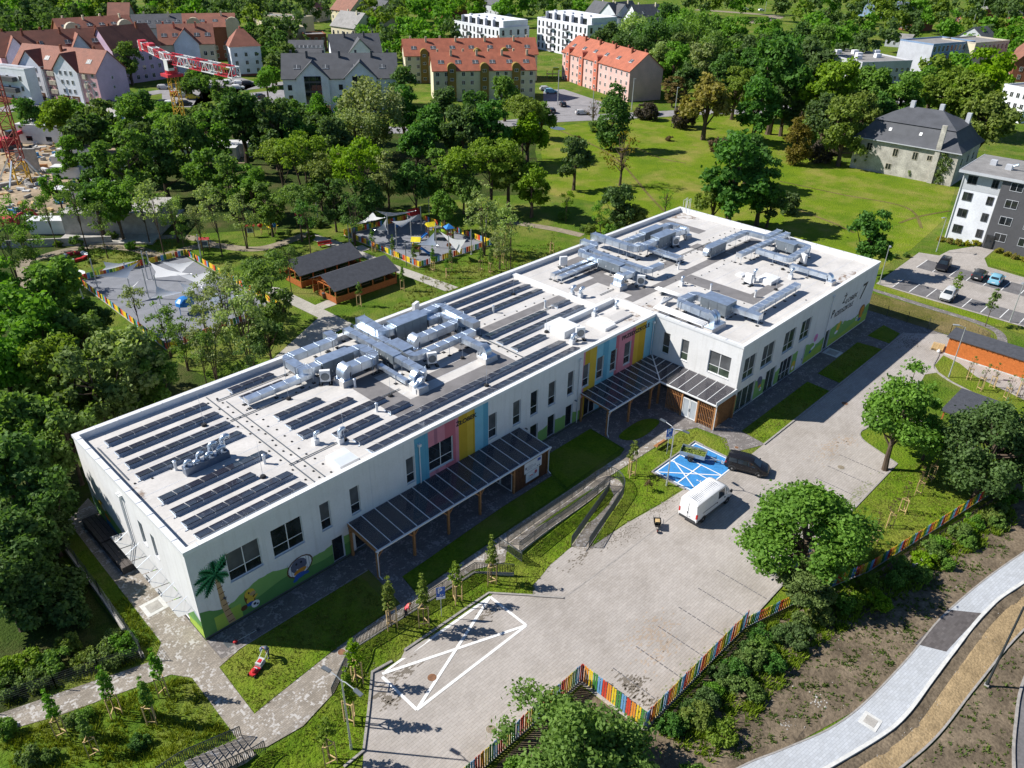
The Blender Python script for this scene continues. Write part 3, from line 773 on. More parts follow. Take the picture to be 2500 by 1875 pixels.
def lowwall(x0,x1,y0,y1,h,nm='roof_upstand'):MB().bx(x0,x1,y0,y1,RZ+0.001,RZ+h).build(nm,'coping',school)
lowwall(54.0,54.7,6.9,20.4,0.35)
lowwall(48.2,57.0,6.0,6.55,0.62);lowwall(48.2,48.75,3.6,5.99,0.5);lowwall(57.01,57.55,0.5,6.0,0.62)
lowwall(45.6,48.19,3.9,6.9,0.85,'roof_box')
def hill(parent,T,u0,u1,top,z0,skip,material,d,nm='mural_hill'):
 mb,out=MB(),None
 us=sorted(set(list(np.arange(u0,u1,0.25))+[u1]+[s for k in skip for s in k if u0<s<u1]))
 for a,b in zip(us,us[1:]):
  if any(k[0]-1e-6<=a and b<=k[1]+1e-6 for k in skip):
   if mb.v:out=mb.build(nm,material,parent);mb=MB()
   continue
  mb.quad(T(a,d,z0),T(b,d,z0),T(b,d,top(b)),T(a,d,top(a)))
 return mb.build(nm,material,parent)if mb.v else out
wob=lambda u:0.12*abs(math.sin(u*2.3))+0.06*abs(math.sin(u*5.1+1))
dsk=[(d[0]-0.02,d[1]+0.02)for d in D1]
hill(school,T1,0.0,13.6,lambda u:2.55+0.55*math.cos((u-5.6)*0.75)*(1 if u<9 else 0.4)-0.03*u+wob(u),0.3,dsk,'m_green',0.004)
hill(school,T1,0.0,13.6,lambda u:1.5+0.25*math.sin(u*0.9+1.2),0.3,dsk,'m_dgreen',0.008)
hill(school,T1,0.05,2.0,lambda u:2.9-0.5*u+wob(u),0.3,dsk,'m_dgreen',0.009);hill(school,T1,1.0,3.2,lambda u:1.75-0.02*u,0.3,dsk,'m_lgreen',0.012)
hill(school,T1,37.4,44.3,lambda u:1.55+0.35*math.sin((u-37.4)*0.55)+wob(u),0.3,dsk,'m_green',0.004)
sk2=[(w[0]-.02,w[1]+.02)for w in W2 if w[2]<1]+[(71.98,74.07)]
hill(school,T2,57.4,93.0,lambda u:2.45+0.5*math.sin((u-57)*0.55)*(u>61)+0.5*(74<u<76.5)+wob(u),0.3,sk2,'m_green',0.004)
hill(school,T2,71.0,93.0,lambda u:1.25+0.3*math.sin(u*0.5),0.3,sk2,'m_lgreen',0.008)
skl=[(d[0]-.02,d[1]+.02)for d in DL]
hill(school,TL,0.3,BY,lambda u:1.9+0.7*math.sin(u*0.42+0.6)+wob(u),0.3,skl,'m_green',0.004)
hill(school,TL,BY-12.0,BY,lambda u:1.5+0.6*math.sin(u*0.6)+wob(u),0.3,skl,'m_lgreen',0.008)
hill(school,TL,2.5,9.0,lambda u:1.0+0.5*math.sin(u*0.7),0.3,skl,'s_mblue',0.010)
def blob(parent,T,u,z,ru,rz,material,d,n=16,rot=0.0,nm='mural_figure'):
 pts=[]
 for k in range(n):
  a=2*math.pi*k/n
  x,y=ru*math.cos(a),rz*math.sin(a)
  pts.append(T(u+x*math.cos(rot)-y*math.sin(rot),d,z+x*math.sin(rot)+y*math.cos(rot)))
 return MB().add(pts,[tuple(range(n))]).build(nm,material,parent)
def figure(T,items,label,rel=None):
 root=None
 for i,(u,z,ru,rz,mt,rot)in enumerate(items):
  o_=blob(root or school,T,u,z,ru,rz,mt,0.014+0.003*i,rot=rot,nm='mural_figure' if root is None else 'painted_patch')
  root=root or o_
 root['label']=label
pu=1.75
figure(T1,[(4.0,1.75,0.45,0.85,'m_brown',0.1),(4.05,2.15,0.44,0.46,'m_yellow',0),(4.3,2.02,0.26,0.20,'m_trunk',0),(4.0,1.45,0.32,0.36,'m_yellow',0),(4.45,1.6,0.26,0.10,'m_yellow',0.6),(3.95,1.12,0.36,0.18,'m_blue',0),(3.4,1.05,0.28,0.26,'m_brown',0),(4.35,0.85,0.36,0.36,'m_white',0),(4.3,0.9,0.13,0.13,'letter_black',0),(4.52,0.75,0.09,0.09,'letter_black',0),(3.98,2.25,0.07,0.11,'letter_black',0)],
  'painted yellow pony kicking a football beside the palm')
figure(T1,[(8.6,2.0,1.25,1.0,'m_brown',0.2),(8.6,2.0,1.12,0.88,'m_white',0.2),(8.5,2.15,0.75,0.72,'m_grey',0),(8.5,1.9,0.66,0.34,'m_grey',0),(8.55,1.52,0.62,0.26,'m_orange',0.12),(8.5,1.12,0.55,0.28,'m_blue',0),(8.05,0.85,0.28,0.18,'m_blue',0.5),(9.05,1.05,0.30,0.16,'m_blue',-0.3),(8.3,2.4,0.10,0.12,'letter_black',0),(8.75,2.4,0.10,0.12,'letter_black',0),(8.3,1.82,0.08,0.05,'m_white',0)],
  'painted grey animal goalkeeper in front of a round net')
mbn=MB()
for k in range(-4,5):
 mbn.lbox(T1,7.55+0.24*(k+4)-0.012,7.55+0.24*(k+4)+0.012,0.0185,0.0192,1.35,2.75)if abs(k)>2 else None
stuff(mbn.build('net_lines','letter_black',school))
figure(T2,[(62.9,2.3,0.5,0.75,'m_grey',0),(62.6,2.75,0.42,0.4,'m_grey',0),(63.0,1.7,0.35,0.22,'m_orange',0),(63.3,1.2,0.26,0.26,'m_white',0),(63.25,1.25,0.09,0.09,'letter_black',0)],'painted grey elephant with a football by the glazed doors')
figure(T2,[(90.6,2.5,0.95,0.85,'m_lbrown',0),(90.75,2.5,0.55,0.55,'m_orange',0),(90.6,1.6,0.5,0.45,'m_orange',0),(90.4,1.2,0.5,0.25,'m_blue',0),(89.4,1.6,0.32,0.32,'m_white',0),(89.4,1.6,0.12,0.12,'letter_black',0)],'painted lion with a brown mane near the wall end')
figure(T2,[(83.3,2.4,0.55,0.6,'m_yellow',0),(83.7,2.9,0.3,0.3,'m_yellow',0),(83.0,1.75,0.5,0.25,'m_white',0),(84.6,2.7,0.25,0.25,'m_white',0),(84.6,2.7,0.1,0.1,'letter_black',0)],'painted yellow animal with a ball below the lettering')
figure(T2,[(76.6,3.2,0.55,0.55,'m_pink',0),(76.6,3.2,0.25,0.25,'s_pink',0),(76.3,1.9,0.6,0.2,'m_white',0.2),(75.7,1.5,0.3,0.2,'m_blue',0)],'painted pink round flower shape beside the grey door')
figure(T2,[(71.35,1.2,0.5,0.7,'m_yellow',0),(71.3,0.9,0.3,0.3,'m_white',0)],'painted yellow patch left of the grey door')
figure(TL,[(2.6,2.6,0.75,0.6,'m_yellow',0),(2.9,2.6,0.4,0.34,'m_white',0),(3.3,1.7,0.6,0.4,'m_orange',0)],'painted yellow curl on the side wall')
tr_=[(2.0,0.32),(2.6,0.32),(2.25,2.0),(1.98,5.6),(1.72,5.6),(1.72,2.4)]
palm=MB().add([T1(u,0.016,z)for u,z in tr_],[tuple(range(6))]).build('mural_palm','m_trunk',school)
palm['label']='painted palm tree beside the first window'
for k in range(8):
 z=0.5+0.62*k;c=2.3-0.085*z
 MB().add([T1(c-0.25,0.019,z),T1(c+0.22,0.019,z+0.04),T1(c+0.22,0.019,z+0.12),T1(c-0.25,0.019,z+0.08)],[(0,1,2,3)]).build('trunk_ring','m_brown',palm)
def frond(ang,L,wd,mt,d):
 c=(1.85,5.65);mb=MB()
 def pt(t):return(c[0]+L*t*math.cos(ang),c[1]+L*t*math.sin(ang)-.34*t*t*L)
 n=10
 def cp(u,z):return T1(max(.05,min(u,2.8)if z<7.05 else u),d,min(z,8.6))
 for k in range(n):
  a,b=pt(k/n),pt((k+1)/n);dx,dz=b[0]-a[0],b[1]-a[1];l=math.hypot(dx,dz);dx,dz=dx/l,dz/l
  w=wd*(.45+1.1*math.sin(math.pi*min(1,(k+1.2)/n)))*(1 if k%2 else .8)
  for s_ in(1,-1):
   tip=(b[0]+dx*w*.75-dz*w*s_,b[1]+dz*w*.75+dx*w*s_)
   q=[cp(*a),cp(*b),cp(*tip)]if s_>0 else[cp(*a),cp(*tip),cp(*b)]
   mb.add(q,[(0,1,2)])
   m2_=(a[0]*.5+b[0]*.5-dz*w*.8*s_+dx*w*.3,a[1]*.5+b[1]*.5+dx*w*.8*s_+dz*w*.3)
   mb.add([cp(*a),cp(*b),cp(*m2_)],[(0,1,2)])
 mb.build('frond',mt,palm)
for k,(a,L,w,mt)in enumerate([(2.75,1.75,.34,'m_palm'),(3.35,1.75,.36,'m_palm2'),(2.2,1.9,.36,'m_palm2'),(1.6,2.0,.36,'m_palm'),(1.05,2.5,.36,'m_palm2'),(.75,2.9,.34,'m_palm'),(-.35,1.15,.28,'m_palm2'),(3.95,1.5,.32,'m_palm'),(5.2,.9,.25,'m_palm')]):
 frond(a,L,w,mt,.021+.002*k)
def text(body,size,T,u,z,material,parent,d=0.02,ext=0.01,shear=0.0,offset=0.0,width=None,nm='lettering'):
 cu=bpy.data.curves.new('lettering','FONT')
 cu.body=body;cu.size=size;cu.extrude=ext;cu.shear=shear;cu.offset=offset
 ob=bpy.data.objects.new('tmp_text',cu);C.objects.link(ob)
 bpy.context.view_layer.update()
 me=bpy.data.meshes.new_from_object(ob.evaluated_get(bpy.context.evaluated_depsgraph_get()))
 bpy.data.objects.remove(ob);bpy.data.curves.remove(cu)
 xs=[v.co.x for v in me.vertices];x0,x1=min(xs),max(xs)
 k=(width/(x1-x0))if width else 1.0
 for v in me.vertices:
  v.co=T(u+(v.co.x-x0)*k,d+v.co.z,z+v.co.y)
 me.materials.clear();me.materials.append(M[material])
 return put(nm,me,parent)
text('ŻŁOBEK',0.62,T1,26.05,7.68,'letter_black',school,offset=0.018,width=2.6)
text('PRZEDSZKOLE',0.70,T1,51.0,7.72,'letter_black',school,offset=0.02,width=5.2)
text('Ż',1.45,T2,82.75,5.95,'letter_black',school,shear=0.2,offset=0.015);text('ŁOBEK',0.95,T2,83.75,5.6,'letter_black',school,shear=0.2,width=3.6)
text('P',1.5,T2,80.0,4.75,'letter_black',school,shear=0.2,offset=0.015);text('RZEDSZKOLE',0.95,T2,81.0,4.55,'letter_black',school,shear=0.2,width=5.6)
text('1',2.9,T2,87.7,4.8,'frame_white',school,shear=0.3);text('7',3.1,T2,88.6,4.75,'letter_black',school,shear=0.2,offset=0.02)
def pipe(parent,T,u,z0,z1,nm='downpipe',d=0.1,r=0.055):
 p=MB().tube([T(u,d,z1),T(u,d,z0)],r,8).build(nm,'pipe_white',parent)
 MB().lbox(T,u-0.14,u+0.14,0.005,0.26,z1,z1+0.28).build('hopper','pipe_white',p)
pipe(school,T1,43.66,0.1,7.9);pipe(school,T1,21.55,3.6,7.7);pipe(school,T1,56.9,3.7,7.9);pipe(school,T2,79.2,0.2,7.9)
pipe(school,TL,BY-11.6,0.2,7.6);pipe(school,TL,BY-11.2,0.2,7.6)
MB().lbox(T1,16.19,16.23,0.0,0.004,0.3,8.66).build('expansion_joint','sill',school)
MB().lbox(T1,22.28,22.31,0.003,0.006,0.3,8.66).build('expansion_joint','s_mblue',school)
mb=MB()
for x in(2.0,13.5,19,35.4,43.2):mb.lbox(T1,x,x+0.12,0,0.3,3.1,3.2)
stuff(mb.build('wall_lamps','steel_dark',school))
ld=MB()
for y in(17.9,18.5):
 ld.tube([(92.9,y,8.9),(92.9,y,10.6),(93.3,y,10.6),(93.3,y,8.5),(93.3,y,1.0)],0.035,6)
 ld.tube([(92.2,y,8.95),(92.2,y,10.5),(92.9,y,10.5)],0.03,6)
ld.v=[(v[0],v[1]+1.3,v[2])for v in ld.v]
for z in np.arange(1.0,8.6,0.35):ld.tube([(93.3,19.2,z),(93.3,19.8,z)],0.02,5)
ld.build('roof_ladder','pipe_white',school)
# ---------------------------------------------------------------- solar panels
m,nt,b=nodes('solar_cell')
v=pos(nt,True)
br=nt.nodes.new('ShaderNodeTexBrick')
br.offset=0.0
for k_,val in(('Scale',1.0),('Brick Width',0.165),('Row Height',0.165),('Mortar Size',0.006)):br.inputs[k_].default_value=val
br.inputs['Color1'].default_value=(0.014,0.015,0.024,1);br.inputs['Color2'].default_value=(0.020,0.020,0.032,1);br.inputs['Mortar'].default_value=(0.06,0.06,0.075,1)
nt.links.new(v,br.inputs['Vector']);nt.links.new(br.outputs['Color'],b.inputs['Base Color'])
b.inputs['Roughness'].default_value=0.18;b.inputs['Specular IOR Level'].default_value=0.5
mat('panel_frame',(0.55,0.57,0.60),0.35,0.7,0.05,2)
mat('deflector',(0.20,0.24,0.31),0.4,0.6,0.15,1.5)
PW,PD,TILT=1.14,1.06,R(15)
panel_me=MB().bx(0.01,PW-0.02,0,PD,-0.035,0.0,0).bx(0,0.012,0,PD,-0.035,0.004,1).bx(PW-0.022,PW-0.008,0,PD,-0.035,0.004,1).mesh('solar_panel',['solar_cell','panel_frame'])
rows=[]
def solar_row(x0,n,y,label):
 t=thing('solar_panel_row',label,'solar panels',(x0,y,RZ),0,'solar panel rows on the flat roof')
 L=n*PW
 zt=PD*math.sin(TILT)+0.10
 for k in range(n):
  p=put('solar_panel',panel_me,t,(k*PW+(0.05 if k%2 else 0.0),0.02,zt))
  p.rotation_euler=(-TILT,0,0)
 c=PD*math.cos(TILT)
 MB().quad((0,-0.10,0.02),(L,-0.10,0.02),(L,0.0,zt-0.06),(0,0.0,zt-0.06)).build('wind_deflector','deflector',t)
 mb=MB()
 for x in(0.0,L):
  mb.add([(x,-0.06,0.03),(x,c,0.03),(x,c,0.07),(x,0.0,zt-0.07)],[(0,1,2,3)])
 mb.build('side_plate','deflector',t)
 mb=MB()
 for k in range(0,n+1,2):
  mb.bar((k*PW,-0.14,0.02),(k*PW,c+0.05,0.02),0.05,0.04)
  mb.bar((k*PW,-0.02,0.02),(k*PW,-0.02,zt-0.05),0.05,0.04)
 mb.bar((-0.25,-0.12,0.03),(L+0.25,-0.12,0.03),0.05,0.05)
 mb.build('mounting_rails','steel_galv',t)
 rows.append(t)
for x0,n,y,lb in[(1.8,8,17.85,'eight panel solar row nearest the back parapet at the side wall end'),(1.8,8,15.65,'second solar row from the back parapet at the side wall end'),(1.75,8,13.45,'third solar row from the back parapet at the side wall end'),(1.7,8,11.3,'solar row just behind the plinth of silver vents'),
      (1.7,8,7.05,'solar row just in front of the plinth of silver vents'),(1.7,6,4.95,'shorter six panel solar row third from the front parapet'),(1.65,8,2.95,'second solar row from the front parapet above the palm mural'),(1.68,8,1.0,'solar row along the front parapet above the palm mural'),
      (13.8,4,18.6,'four panel solar row alone behind the low silver duct'),(13.9,4,16.5,'short solar row half hidden under the low silver duct'),(14.5,4,11.3,'four panel solar row at the back of the middle group'),(14.45,6,9.25,'six panel solar row in the middle group'),(14.4,8,7.2,'eight panel solar row in the middle group'),(16.6,4,5.05,'four panel solar row beside the goosenecked vent in the middle group'),(22.4,2,5.0,'pair of solar panels alone at the end of the middle group'),
      (17.4,24,2.98,'second longest solar row, one back from the front parapet'),(17.4,24,0.98,'longest solar row right along the front parapet'),(41.8,10,18.3,'rearmost solar row beyond the big duct cluster'),(41.9,10,16.35,'solar row second from the back beyond the big duct cluster'),(41.9,10,14.3,'solar row third from the back beyond the big duct cluster'),
      (51.1,2,9.8,'pair of solar panels near the white roof upstand'),(39.8,8,9.6,'eight panel solar row behind the white roof box'),(39.7,12,7.6,'twelve panel solar row ending by the white roof box'),(39.8,4,5.5,'four panel solar row left of the white roof box')]:
 solar_row(x0,n,y,lb)
mb=MB()
for(x0,y0,x1,y1)in[(1.0,18.2,1.0,12),(11.6,19.5,11.6,1.2),(12.0,18.2,20.0,18.2),(11.2,14.2,24,14.2),(12.6,1.2,12.6,17.5),(11.4,4.6,17.2,4.6),(23.6,8.0,25.8,8.0),(39.2,20,39.2,3.2),(48.6,10.4,53,10.4),(57.6,8.6,61.0,8.6),(74,9.4,84,9.4),(83.0,9.4,83.0,7.0)]:
 mb.bar((x0,y0,RZ+0.1),(x1,y1,RZ+0.1),0.09,0.05)
mb.build('cable_trays','steel_dark',school)
mb=MB()
random.seed(11)
for(x0,y0,x1,y1,n)in[(12.2,1.4,12.2,18.6,17),(13.3,1.4,13.3,16,13),(11.3,18.5,11.3,2,10),(12,18.4,20,18.4,6),(14,14.4,24,14.4,8),(1.0,11,4.0,10.8,3),(60,9.0,92,9.0,22),(68.5,7.5,68.5,-8,12),(75,-1,75,-10,7),(58,3.2,92,3.4,20),(84.5,10,91.5,10,6),(38.9,3.4,38.9,19,12),(40,12.6,53.5,12.6,9),(79,19,79,4,8)]:
 for k in range(n):
  t=k/max(1,n-1)
  mb.bx(*(lambda x,y:(x,x+0.15,y,y+0.13))(x0+(x1-x0)*t+random.uniform(-.15,.15),y0+(y1-y0)*t+random.uniform(-.15,.15)),RZ,RZ+0.07)
stuff(mb.build('ballast_feet','black_soft',school))
# ---------------------------------------------------------------- ducts and plant
def duct(label,pts,w,h,legs=True,name='air_duct',seg=1.2):
 """rectangular sheet duct through pts (x,y,z of the underside), mitred and ribbed"""
 t=thing(name,label,'air duct',(pts[0][0],pts[0][1],RZ),0,'galvanised ducts on the roof')
 ox,oy=pts[0][0],pts[0][1]
 P3=[Vector((p[0]-ox,p[1]-oy,p[2]-RZ+h/2))for p in pts]
 Q=[P3[0]]
 for i in range(1,len(P3)-1):
  a,b,c=P3[i-1],P3[i],P3[i+1]
  r=min(0.75*w,(a-b).length*0.45,(c-b).length*0.45)
  u,v_=(a-b).normalized(),(c-b).normalized()
  for k in range(5):
   s=k/4
   Q.append((b+u*r)*(1-s)**2+b*2*s*(1-s)+(b+v_*r)*s**2)
 Q.append(P3[-1])
 mb=MB();rib=MB();lg=MB()
 def ring(p,d,sw,sh):
  if abs(d.z)>0.8:
   a,b_=Vector((1,0,0)),Vector((0,1,0))
  else:
   a=d.cross(Vector((0,0,1))).normalized();b_=a.cross(d).normalized()
  return[p-a*sw-b_*sh,p+a*sw-b_*sh,p+a*sw+b_*sh,p-a*sw+b_*sh]
 dirs=[]
 for i in range(len(Q)):
  d=(Q[min(i+1,len(Q)-1)]-Q[max(i-1,0)])
  dirs.append(d.normalized())
 vs=[]
 for q,d in zip(Q,dirs):vs+=ring(q,d,w/2,h/2)
 fs=[]
 for i in range(len(Q)-1):
  for k in range(4):fs.append((i*4+k,i*4+(k+1)%4,i*4+4+(k+1)%4,i*4+4+k))
 fs+=[(3,2,1,0),tuple((len(Q)-1)*4+k for k in range(4))]
 mb.add(vs,fs).build('sheet_casing','steel_galv',t,fix=True)
 for i in range(len(Q)-1):
  L=(Q[i+1]-Q[i]).length
  d=(Q[i+1]-Q[i]).normalized()
  n=max(1,int(L/seg))
  if L<0.3:continue
  for k in range(n+1):
   p=Q[i]+d*(L*k/n)
   a0,a1=ring(p-d*0.02,d,w/2+0.025,h/2+0.025),ring(p+d*0.02,d,w/2+0.025,h/2+0.025)
   rib.add(a0+a1,[(3,2,1,0),(4,5,6,7),(0,1,5,4),(1,2,6,5),(2,3,7,6),(3,0,4,7)])
   if legs and abs(d.z)<0.3 and k%2==0 and p.z>h/2+0.25:
    s=d.cross(Vector((0,0,1))).normalized()*(w/2+0.05)
    for q in(p+s,p-s):
     lg.bar((q.x,q.y,0.02),(q.x,q.y,p.z+h/2+0.12),0.035)
     lg.bx(q.x-0.17,q.x+0.17,q.y-0.17,q.y+0.17,0.004,0.05,1)
    lg.bar((p+s)-Vector((0,0,h/2+0.04)),(p-s)-Vector((0,0,h/2+0.04)),0.04)
 if rib.v:rib.build('flanges','panel_frame',t,fix=True)
 if lg.v:stuff(lg.build('supports',['steel_galv','black_soft'],t))
 return t
def goose(label,x,y,z,dx,dy,w,h,r=0.6):
 """half-round sheet elbow turning from a duct down into a roof kerb"""
 t=thing('duct_elbow',label,'duct elbow',(x,y,RZ),0,'duct elbows on the roof')
 pts=[]
 for k in range(9):
  a=math.pi/2*k/8
  pts.append(Vector((dx*r*math.sin(a),dy*r*math.sin(a),z-RZ-r+r*math.cos(a))))
 pts.append(Vector((dx*r,dy*r,0.55)))
 s=Vector((-dy,dx,0))*(w/2)
 vs,fs=[],[]
 for i,p in enumerate(pts):
  d=(pts[min(i+1,len(pts)-1)]-pts[max(0,i-1)]).normalized()
  nrm=d.cross(s.normalized())*(h/2)
  vs+=[p-s-nrm,p+s-nrm,p+s+nrm,p-s+nrm]
 for i in range(len(pts)-1):
  for k in range(4):fs.append((i*4+k,i*4+(k+1)%4,i*4+4+(k+1)%4,i*4+4+k))
 fs+=[(3,2,1,0),tuple((len(pts)-1)*4+k for k in range(4))]
 MB().add(vs,fs).build('sheet_casing','steel_galv',t,fix=True)
 return t
def kerb_box(label,x0,x1,y0,y1,h):
 t=thing('duct_plinth',label,'roof plinth',((x0+x1)/2,(y0+y1)/2,RZ),0,'white duct plinths on the roof')
 a,b_=(x1-x0)/2,(y1-y0)/2
 mb=MB()
 mb.add([(-a,-b_,0),(a,-b_,0),(a,b_,0),(-a,b_,0),(-a*.9,-b_*.9,h),(a*.9,-b_*.9,h),(a*.9,b_*.9,h),(-a*.9,b_*.9,h)],[(4,5,6,7),(0,1,5,4),(1,2,6,5),(2,3,7,6),(3,0,4,7)])
 mb.build('kerb','membrane',t)
 MB().bx(-a*.93,a*.93,-b_*.93,b_*.93,h,h+0.05).build('flange','steel_galv',t)
 return t
def ahu(label,x0,x1,y0,y1,z0,z1,along='x',dark=True):
 t=thing('air_handling_unit',label,'air handler',((x0+x1)/2,(y0+y1)/2,RZ),0,'air handling units on the roof')
 a,b_=(x1-x0)/2,(y1-y0)/2
 z0-=RZ;z1-=RZ
 MB().bx(-a,a,-b_,b_,z0,z1-0.06).build('casing','ahu_side',t)
 MB().bx(-a-0.04,a+0.04,-b_-0.04,b_+0.04,z1-0.06,z1).build('top_cover','steel_galv',t)
 L=a if along=='x' else b_
 n=max(2,int(L*2/1.0))
 for k in range(n):
  c=-L+(k+0.5)*2*L/n
  hw=L/n-0.04
  for s in(-1,1):
   if along=='x':
    o_=MB().bx(c-hw,c+hw,s*(b_+0.012)-0.012,s*(b_+0.012)+0.012,z0+0.06,z1-0.12).build('access_panel','ahu_side',t)
    MB().bx(c+hw*.6,c+hw*.75,s*(b_+0.05)-0.02,s*(b_+0.05)+0.02,z0+0.3,z0+0.5).build('handle','frame_white',o_)
   else:
    o_=MB().bx(s*(a+0.012)-0.012,s*(a+0.012)+0.012,c-hw,c+hw,z0+0.06,z1-0.12).build('access_panel','ahu_side',t)
    MB().bx(s*(a+0.05)-0.02,s*(a+0.05)+0.02,c+hw*.6,c+hw*.75,z0+0.3,z0+0.5).build('handle','frame_white',o_)
 MB().bx(-a,a,-b_-0.03,-b_+0.05,0.1,z0).bx(-a,a,b_-0.05,b_+0.03,0.1,z0).build('base_frame','steel_galv',t)
 return t
mat('ahu_side',(0.24,0.28,0.32),0.5,0.5,0.12,1.5)
def ac_unit(label,x,y,rz=0.0):
 t=thing('outdoor_unit',label,'air conditioner',(x,y,RZ),rz,'white outdoor units on the roof')
 MB().bx(-0.5,0.5,-0.19,0.19,0.35,1.55).build('casing','frame_white',t)
 g=MB().lathe((0,0,0),[(0.42,0.0),(0.42,0.02),(0.34,0.025)],18)
 g.v=[(v[0],-0.192-v[2],v[1]+0.9)for v in g.v]
 g.build('fan_grille','steel_dark',t)
 MB().bx(-0.5,-0.42,-0.3,0.3,0.05,0.35).bx(0.42,0.5,-0.3,0.3,0.05,0.35).build('stand','steel_dark',t)
 MB().bx(-0.65,-0.3,-0.45,0.45,0.003,0.05).bx(0.3,0.65,-0.45,0.45,0.003,0.05).build('feet','black_soft',t)
 return t
def cowl(label,x,y,h=0.9,r=0.16,rz=0.0,box=0.5,name='roof_vent'):
 t=thing(name,label,'roof vent',(x,y,RZ),rz,'small vents on the roof')
 if box:MB().bx(-box/2,box/2,-box/2,box/2,0.002,0.55).build('kerb','coping',t)
 pts=[(0,0,0.4),(0,0,h)]+[(r*1.4*(1-math.cos(a)),0,h+r*1.4*math.sin(a))for a in np.linspace(0.3,2.5,6)]
 MB().tube(pts,r,9).build('bent_pipe','steel_galv',t,smooth=True,fix=True)
 return t
def stack(label,x,y,h=0.8,r=0.12):
 t=thing('vent_stack',label,'vent pipe',(x,y,RZ),0,'vent stacks on the roof')
 MB().lathe((0,0,0),[(r*1.3,0.001),(r*1.1,0.12),(r,0.12),(r,h)],9).build('pipe','coping',t,fix=True)
 MB().lathe((0,0,h),[(r*1.35,0),(r*1.35,0.12),(r*.6,0.17)],9).build('cap','steel_galv',t,fix=True)
def rod(label,x,y,h=3.6):
 t=thing('lightning_rod',label,'lightning rod',(x,y,RZ),0,'lightning rods on the roof')
 MB().lathe((0,0,0),[(0.24,0.002),(0.26,0.1),(0.2,0.22)],10).build('ballast','black_soft',t,fix=True)
 MB().tube([(0,0,0.2),(0,0,h*.6),(0,0,h)],[0.018,0.014,0.008],5).build('rod','steel_galv',t)
t=thing('vent_plinth','grey roof plinth with a row of six silver bent vent pipes','roof vent',(4.6,9.45,RZ))
MB().bx(0,3.9,-0.35,0.35,0.002,0.7).build('kerb','deflector',t)
for k,(h,r)in enumerate([(0.95,0.17),(0.8,0.17),(1.25,0.16),(0.95,0.2),(1.6,0.2),(1.1,0.2),(1.75,0.22)]):
 x=0.25+0.56*k
 y=-0.15 if k%2 else 0.12
 MB().tube([(x,y,0.7),(x,y,h)]+[(x+r*1.3*(1-math.cos(a)),y-0.1,h+r*1.3*math.sin(a))for a in np.linspace(0.4,2.8,6)],r,10).build('bent_pipe','steel_galv',t,smooth=True,fix=True)
stack('short vent pipe left of the row of six silver outlets',4.4,10.6);stack('vent pipe beside the lightning rod at the end of the front solar rows',10.1,6.3);stack('vent pipe beside the pair of solar panels',21.8,6.3);stack('vent pipe by the twin elbows of the first duct cluster',23.0,11.4);stack('vent pipe on the dark walkway near the rear solar rows',44.7,14.2)
stack('vent pipe between solar rows beyond the clusters',50.1,10.9);stack('vent pipe near the wing crossing',68.9,-0.1);stack('vent pipe by the blue-lettered unit',65.9,-1.4);stack('vent pipe near the grey hatch',71.2,-5.0);stack('vent pipe at the rear of the wing',71.9,6.8)
cowl('small bent vent on a white kerb behind the skylight',14.8,5.8);cowl('goosenecked vent at the end of the four panel row',16.4,4.4,1.1,0.2);cowl('left of the twin bent vents on the roof upstand',55.0,10.9,0.9,0.22);cowl('right of the twin bent vents on the roof upstand',55.4,9.9,0.9,0.22);cowl('bent vent on the far roof near the walkway',67.6,3.4,0.9)
cowl('bent vent inside the walled roof corner',55.6,4.6,0.9);cowl('low bent vent inside the walled roof corner',52.5,5.3,0.7);cowl('tall bent vent beside the grey hatch',75.3,-2.4,1.4,0.18);cowl('bent vent on the rear wing roof by the parapet',79.9,-5.2,1.0,0.2)
cowl('white vent box beside the outdoor unit near the front',45.4,2.6,0.7,0.22);cowl('cowl at the foot of the second elbow plinth',36.0,7.3,0.8,0.3);cowl('cowl beside the elbow plinth by the dark walkway',26.6,6.4,0.6,0.25)
for i,(x,y,lb)in enumerate([(9.2,15.2,'behind the vent plinth'),(9.0,4.7,'at the front solar rows'),(16.9,4.5,'by the goosenecked vent'),(17.1,13.9,'beside the low silver duct'),(24.4,7.6,'near the pair of solar panels'),(32.4,2.55,'between the two longest solar rows'),(34.5,8.4,'inside the first duct cluster'),(50.1,16.2,'among the rear solar rows'),(45.4,6.4,'beside the white roof box'),(75.1,-5.7,'on the wing roof'),(82.0,-3.0,'at the far duct loop')]):
 rod('thin lightning rod on a black foot '+lb,x,y)
def skylight(label,x0,x1,y0,y1,h,top='skylight_top'):
 t=thing('skylight',label,'skylight',((x0+x1)/2,(y0+y1)/2,RZ))
 a,b_=(x1-x0)/2,(y1-y0)/2
 MB().bx(-a,a,-b_,b_,0.002,h).build('kerb','coping',t)
 MB().add([(-a*.97,-b_*.97,h),(a*.97,-b_*.97,h),(a*.97,b_*.97,h),(-a*.97,b_*.97,h),(-a*.9,0,h+.1),(a*.9,0,h+.1)],[(0,1,5,4),(2,3,4,5),(1,2,5),(3,0,4)]).build('dome',top,t)
mat('skylight_top',(0.62,0.66,0.70),0.12,0,0.05,1,0.6)
skylight('square skylight with pale ridged dome near the front parapet',14.0,15.9,0.95,3.1,0.45);skylight('white smoke hatch with a domed lid in the walled roof corner',50.3,52.2,1.9,4.6,0.35,'coping');skylight('wide low hatch in the walled roof corner',52.6,55.9,2.4,4.9,0.25,'membrane');skylight('grey low hatch on the wing roof',75.9,78.3,-4.6,-2.5,0.5,'coping')
skylight('flat white hatch behind the grey hatch on the wing roof',75.6,76.8,-0.6,0.4,0.2,'coping')
Z1=9.15
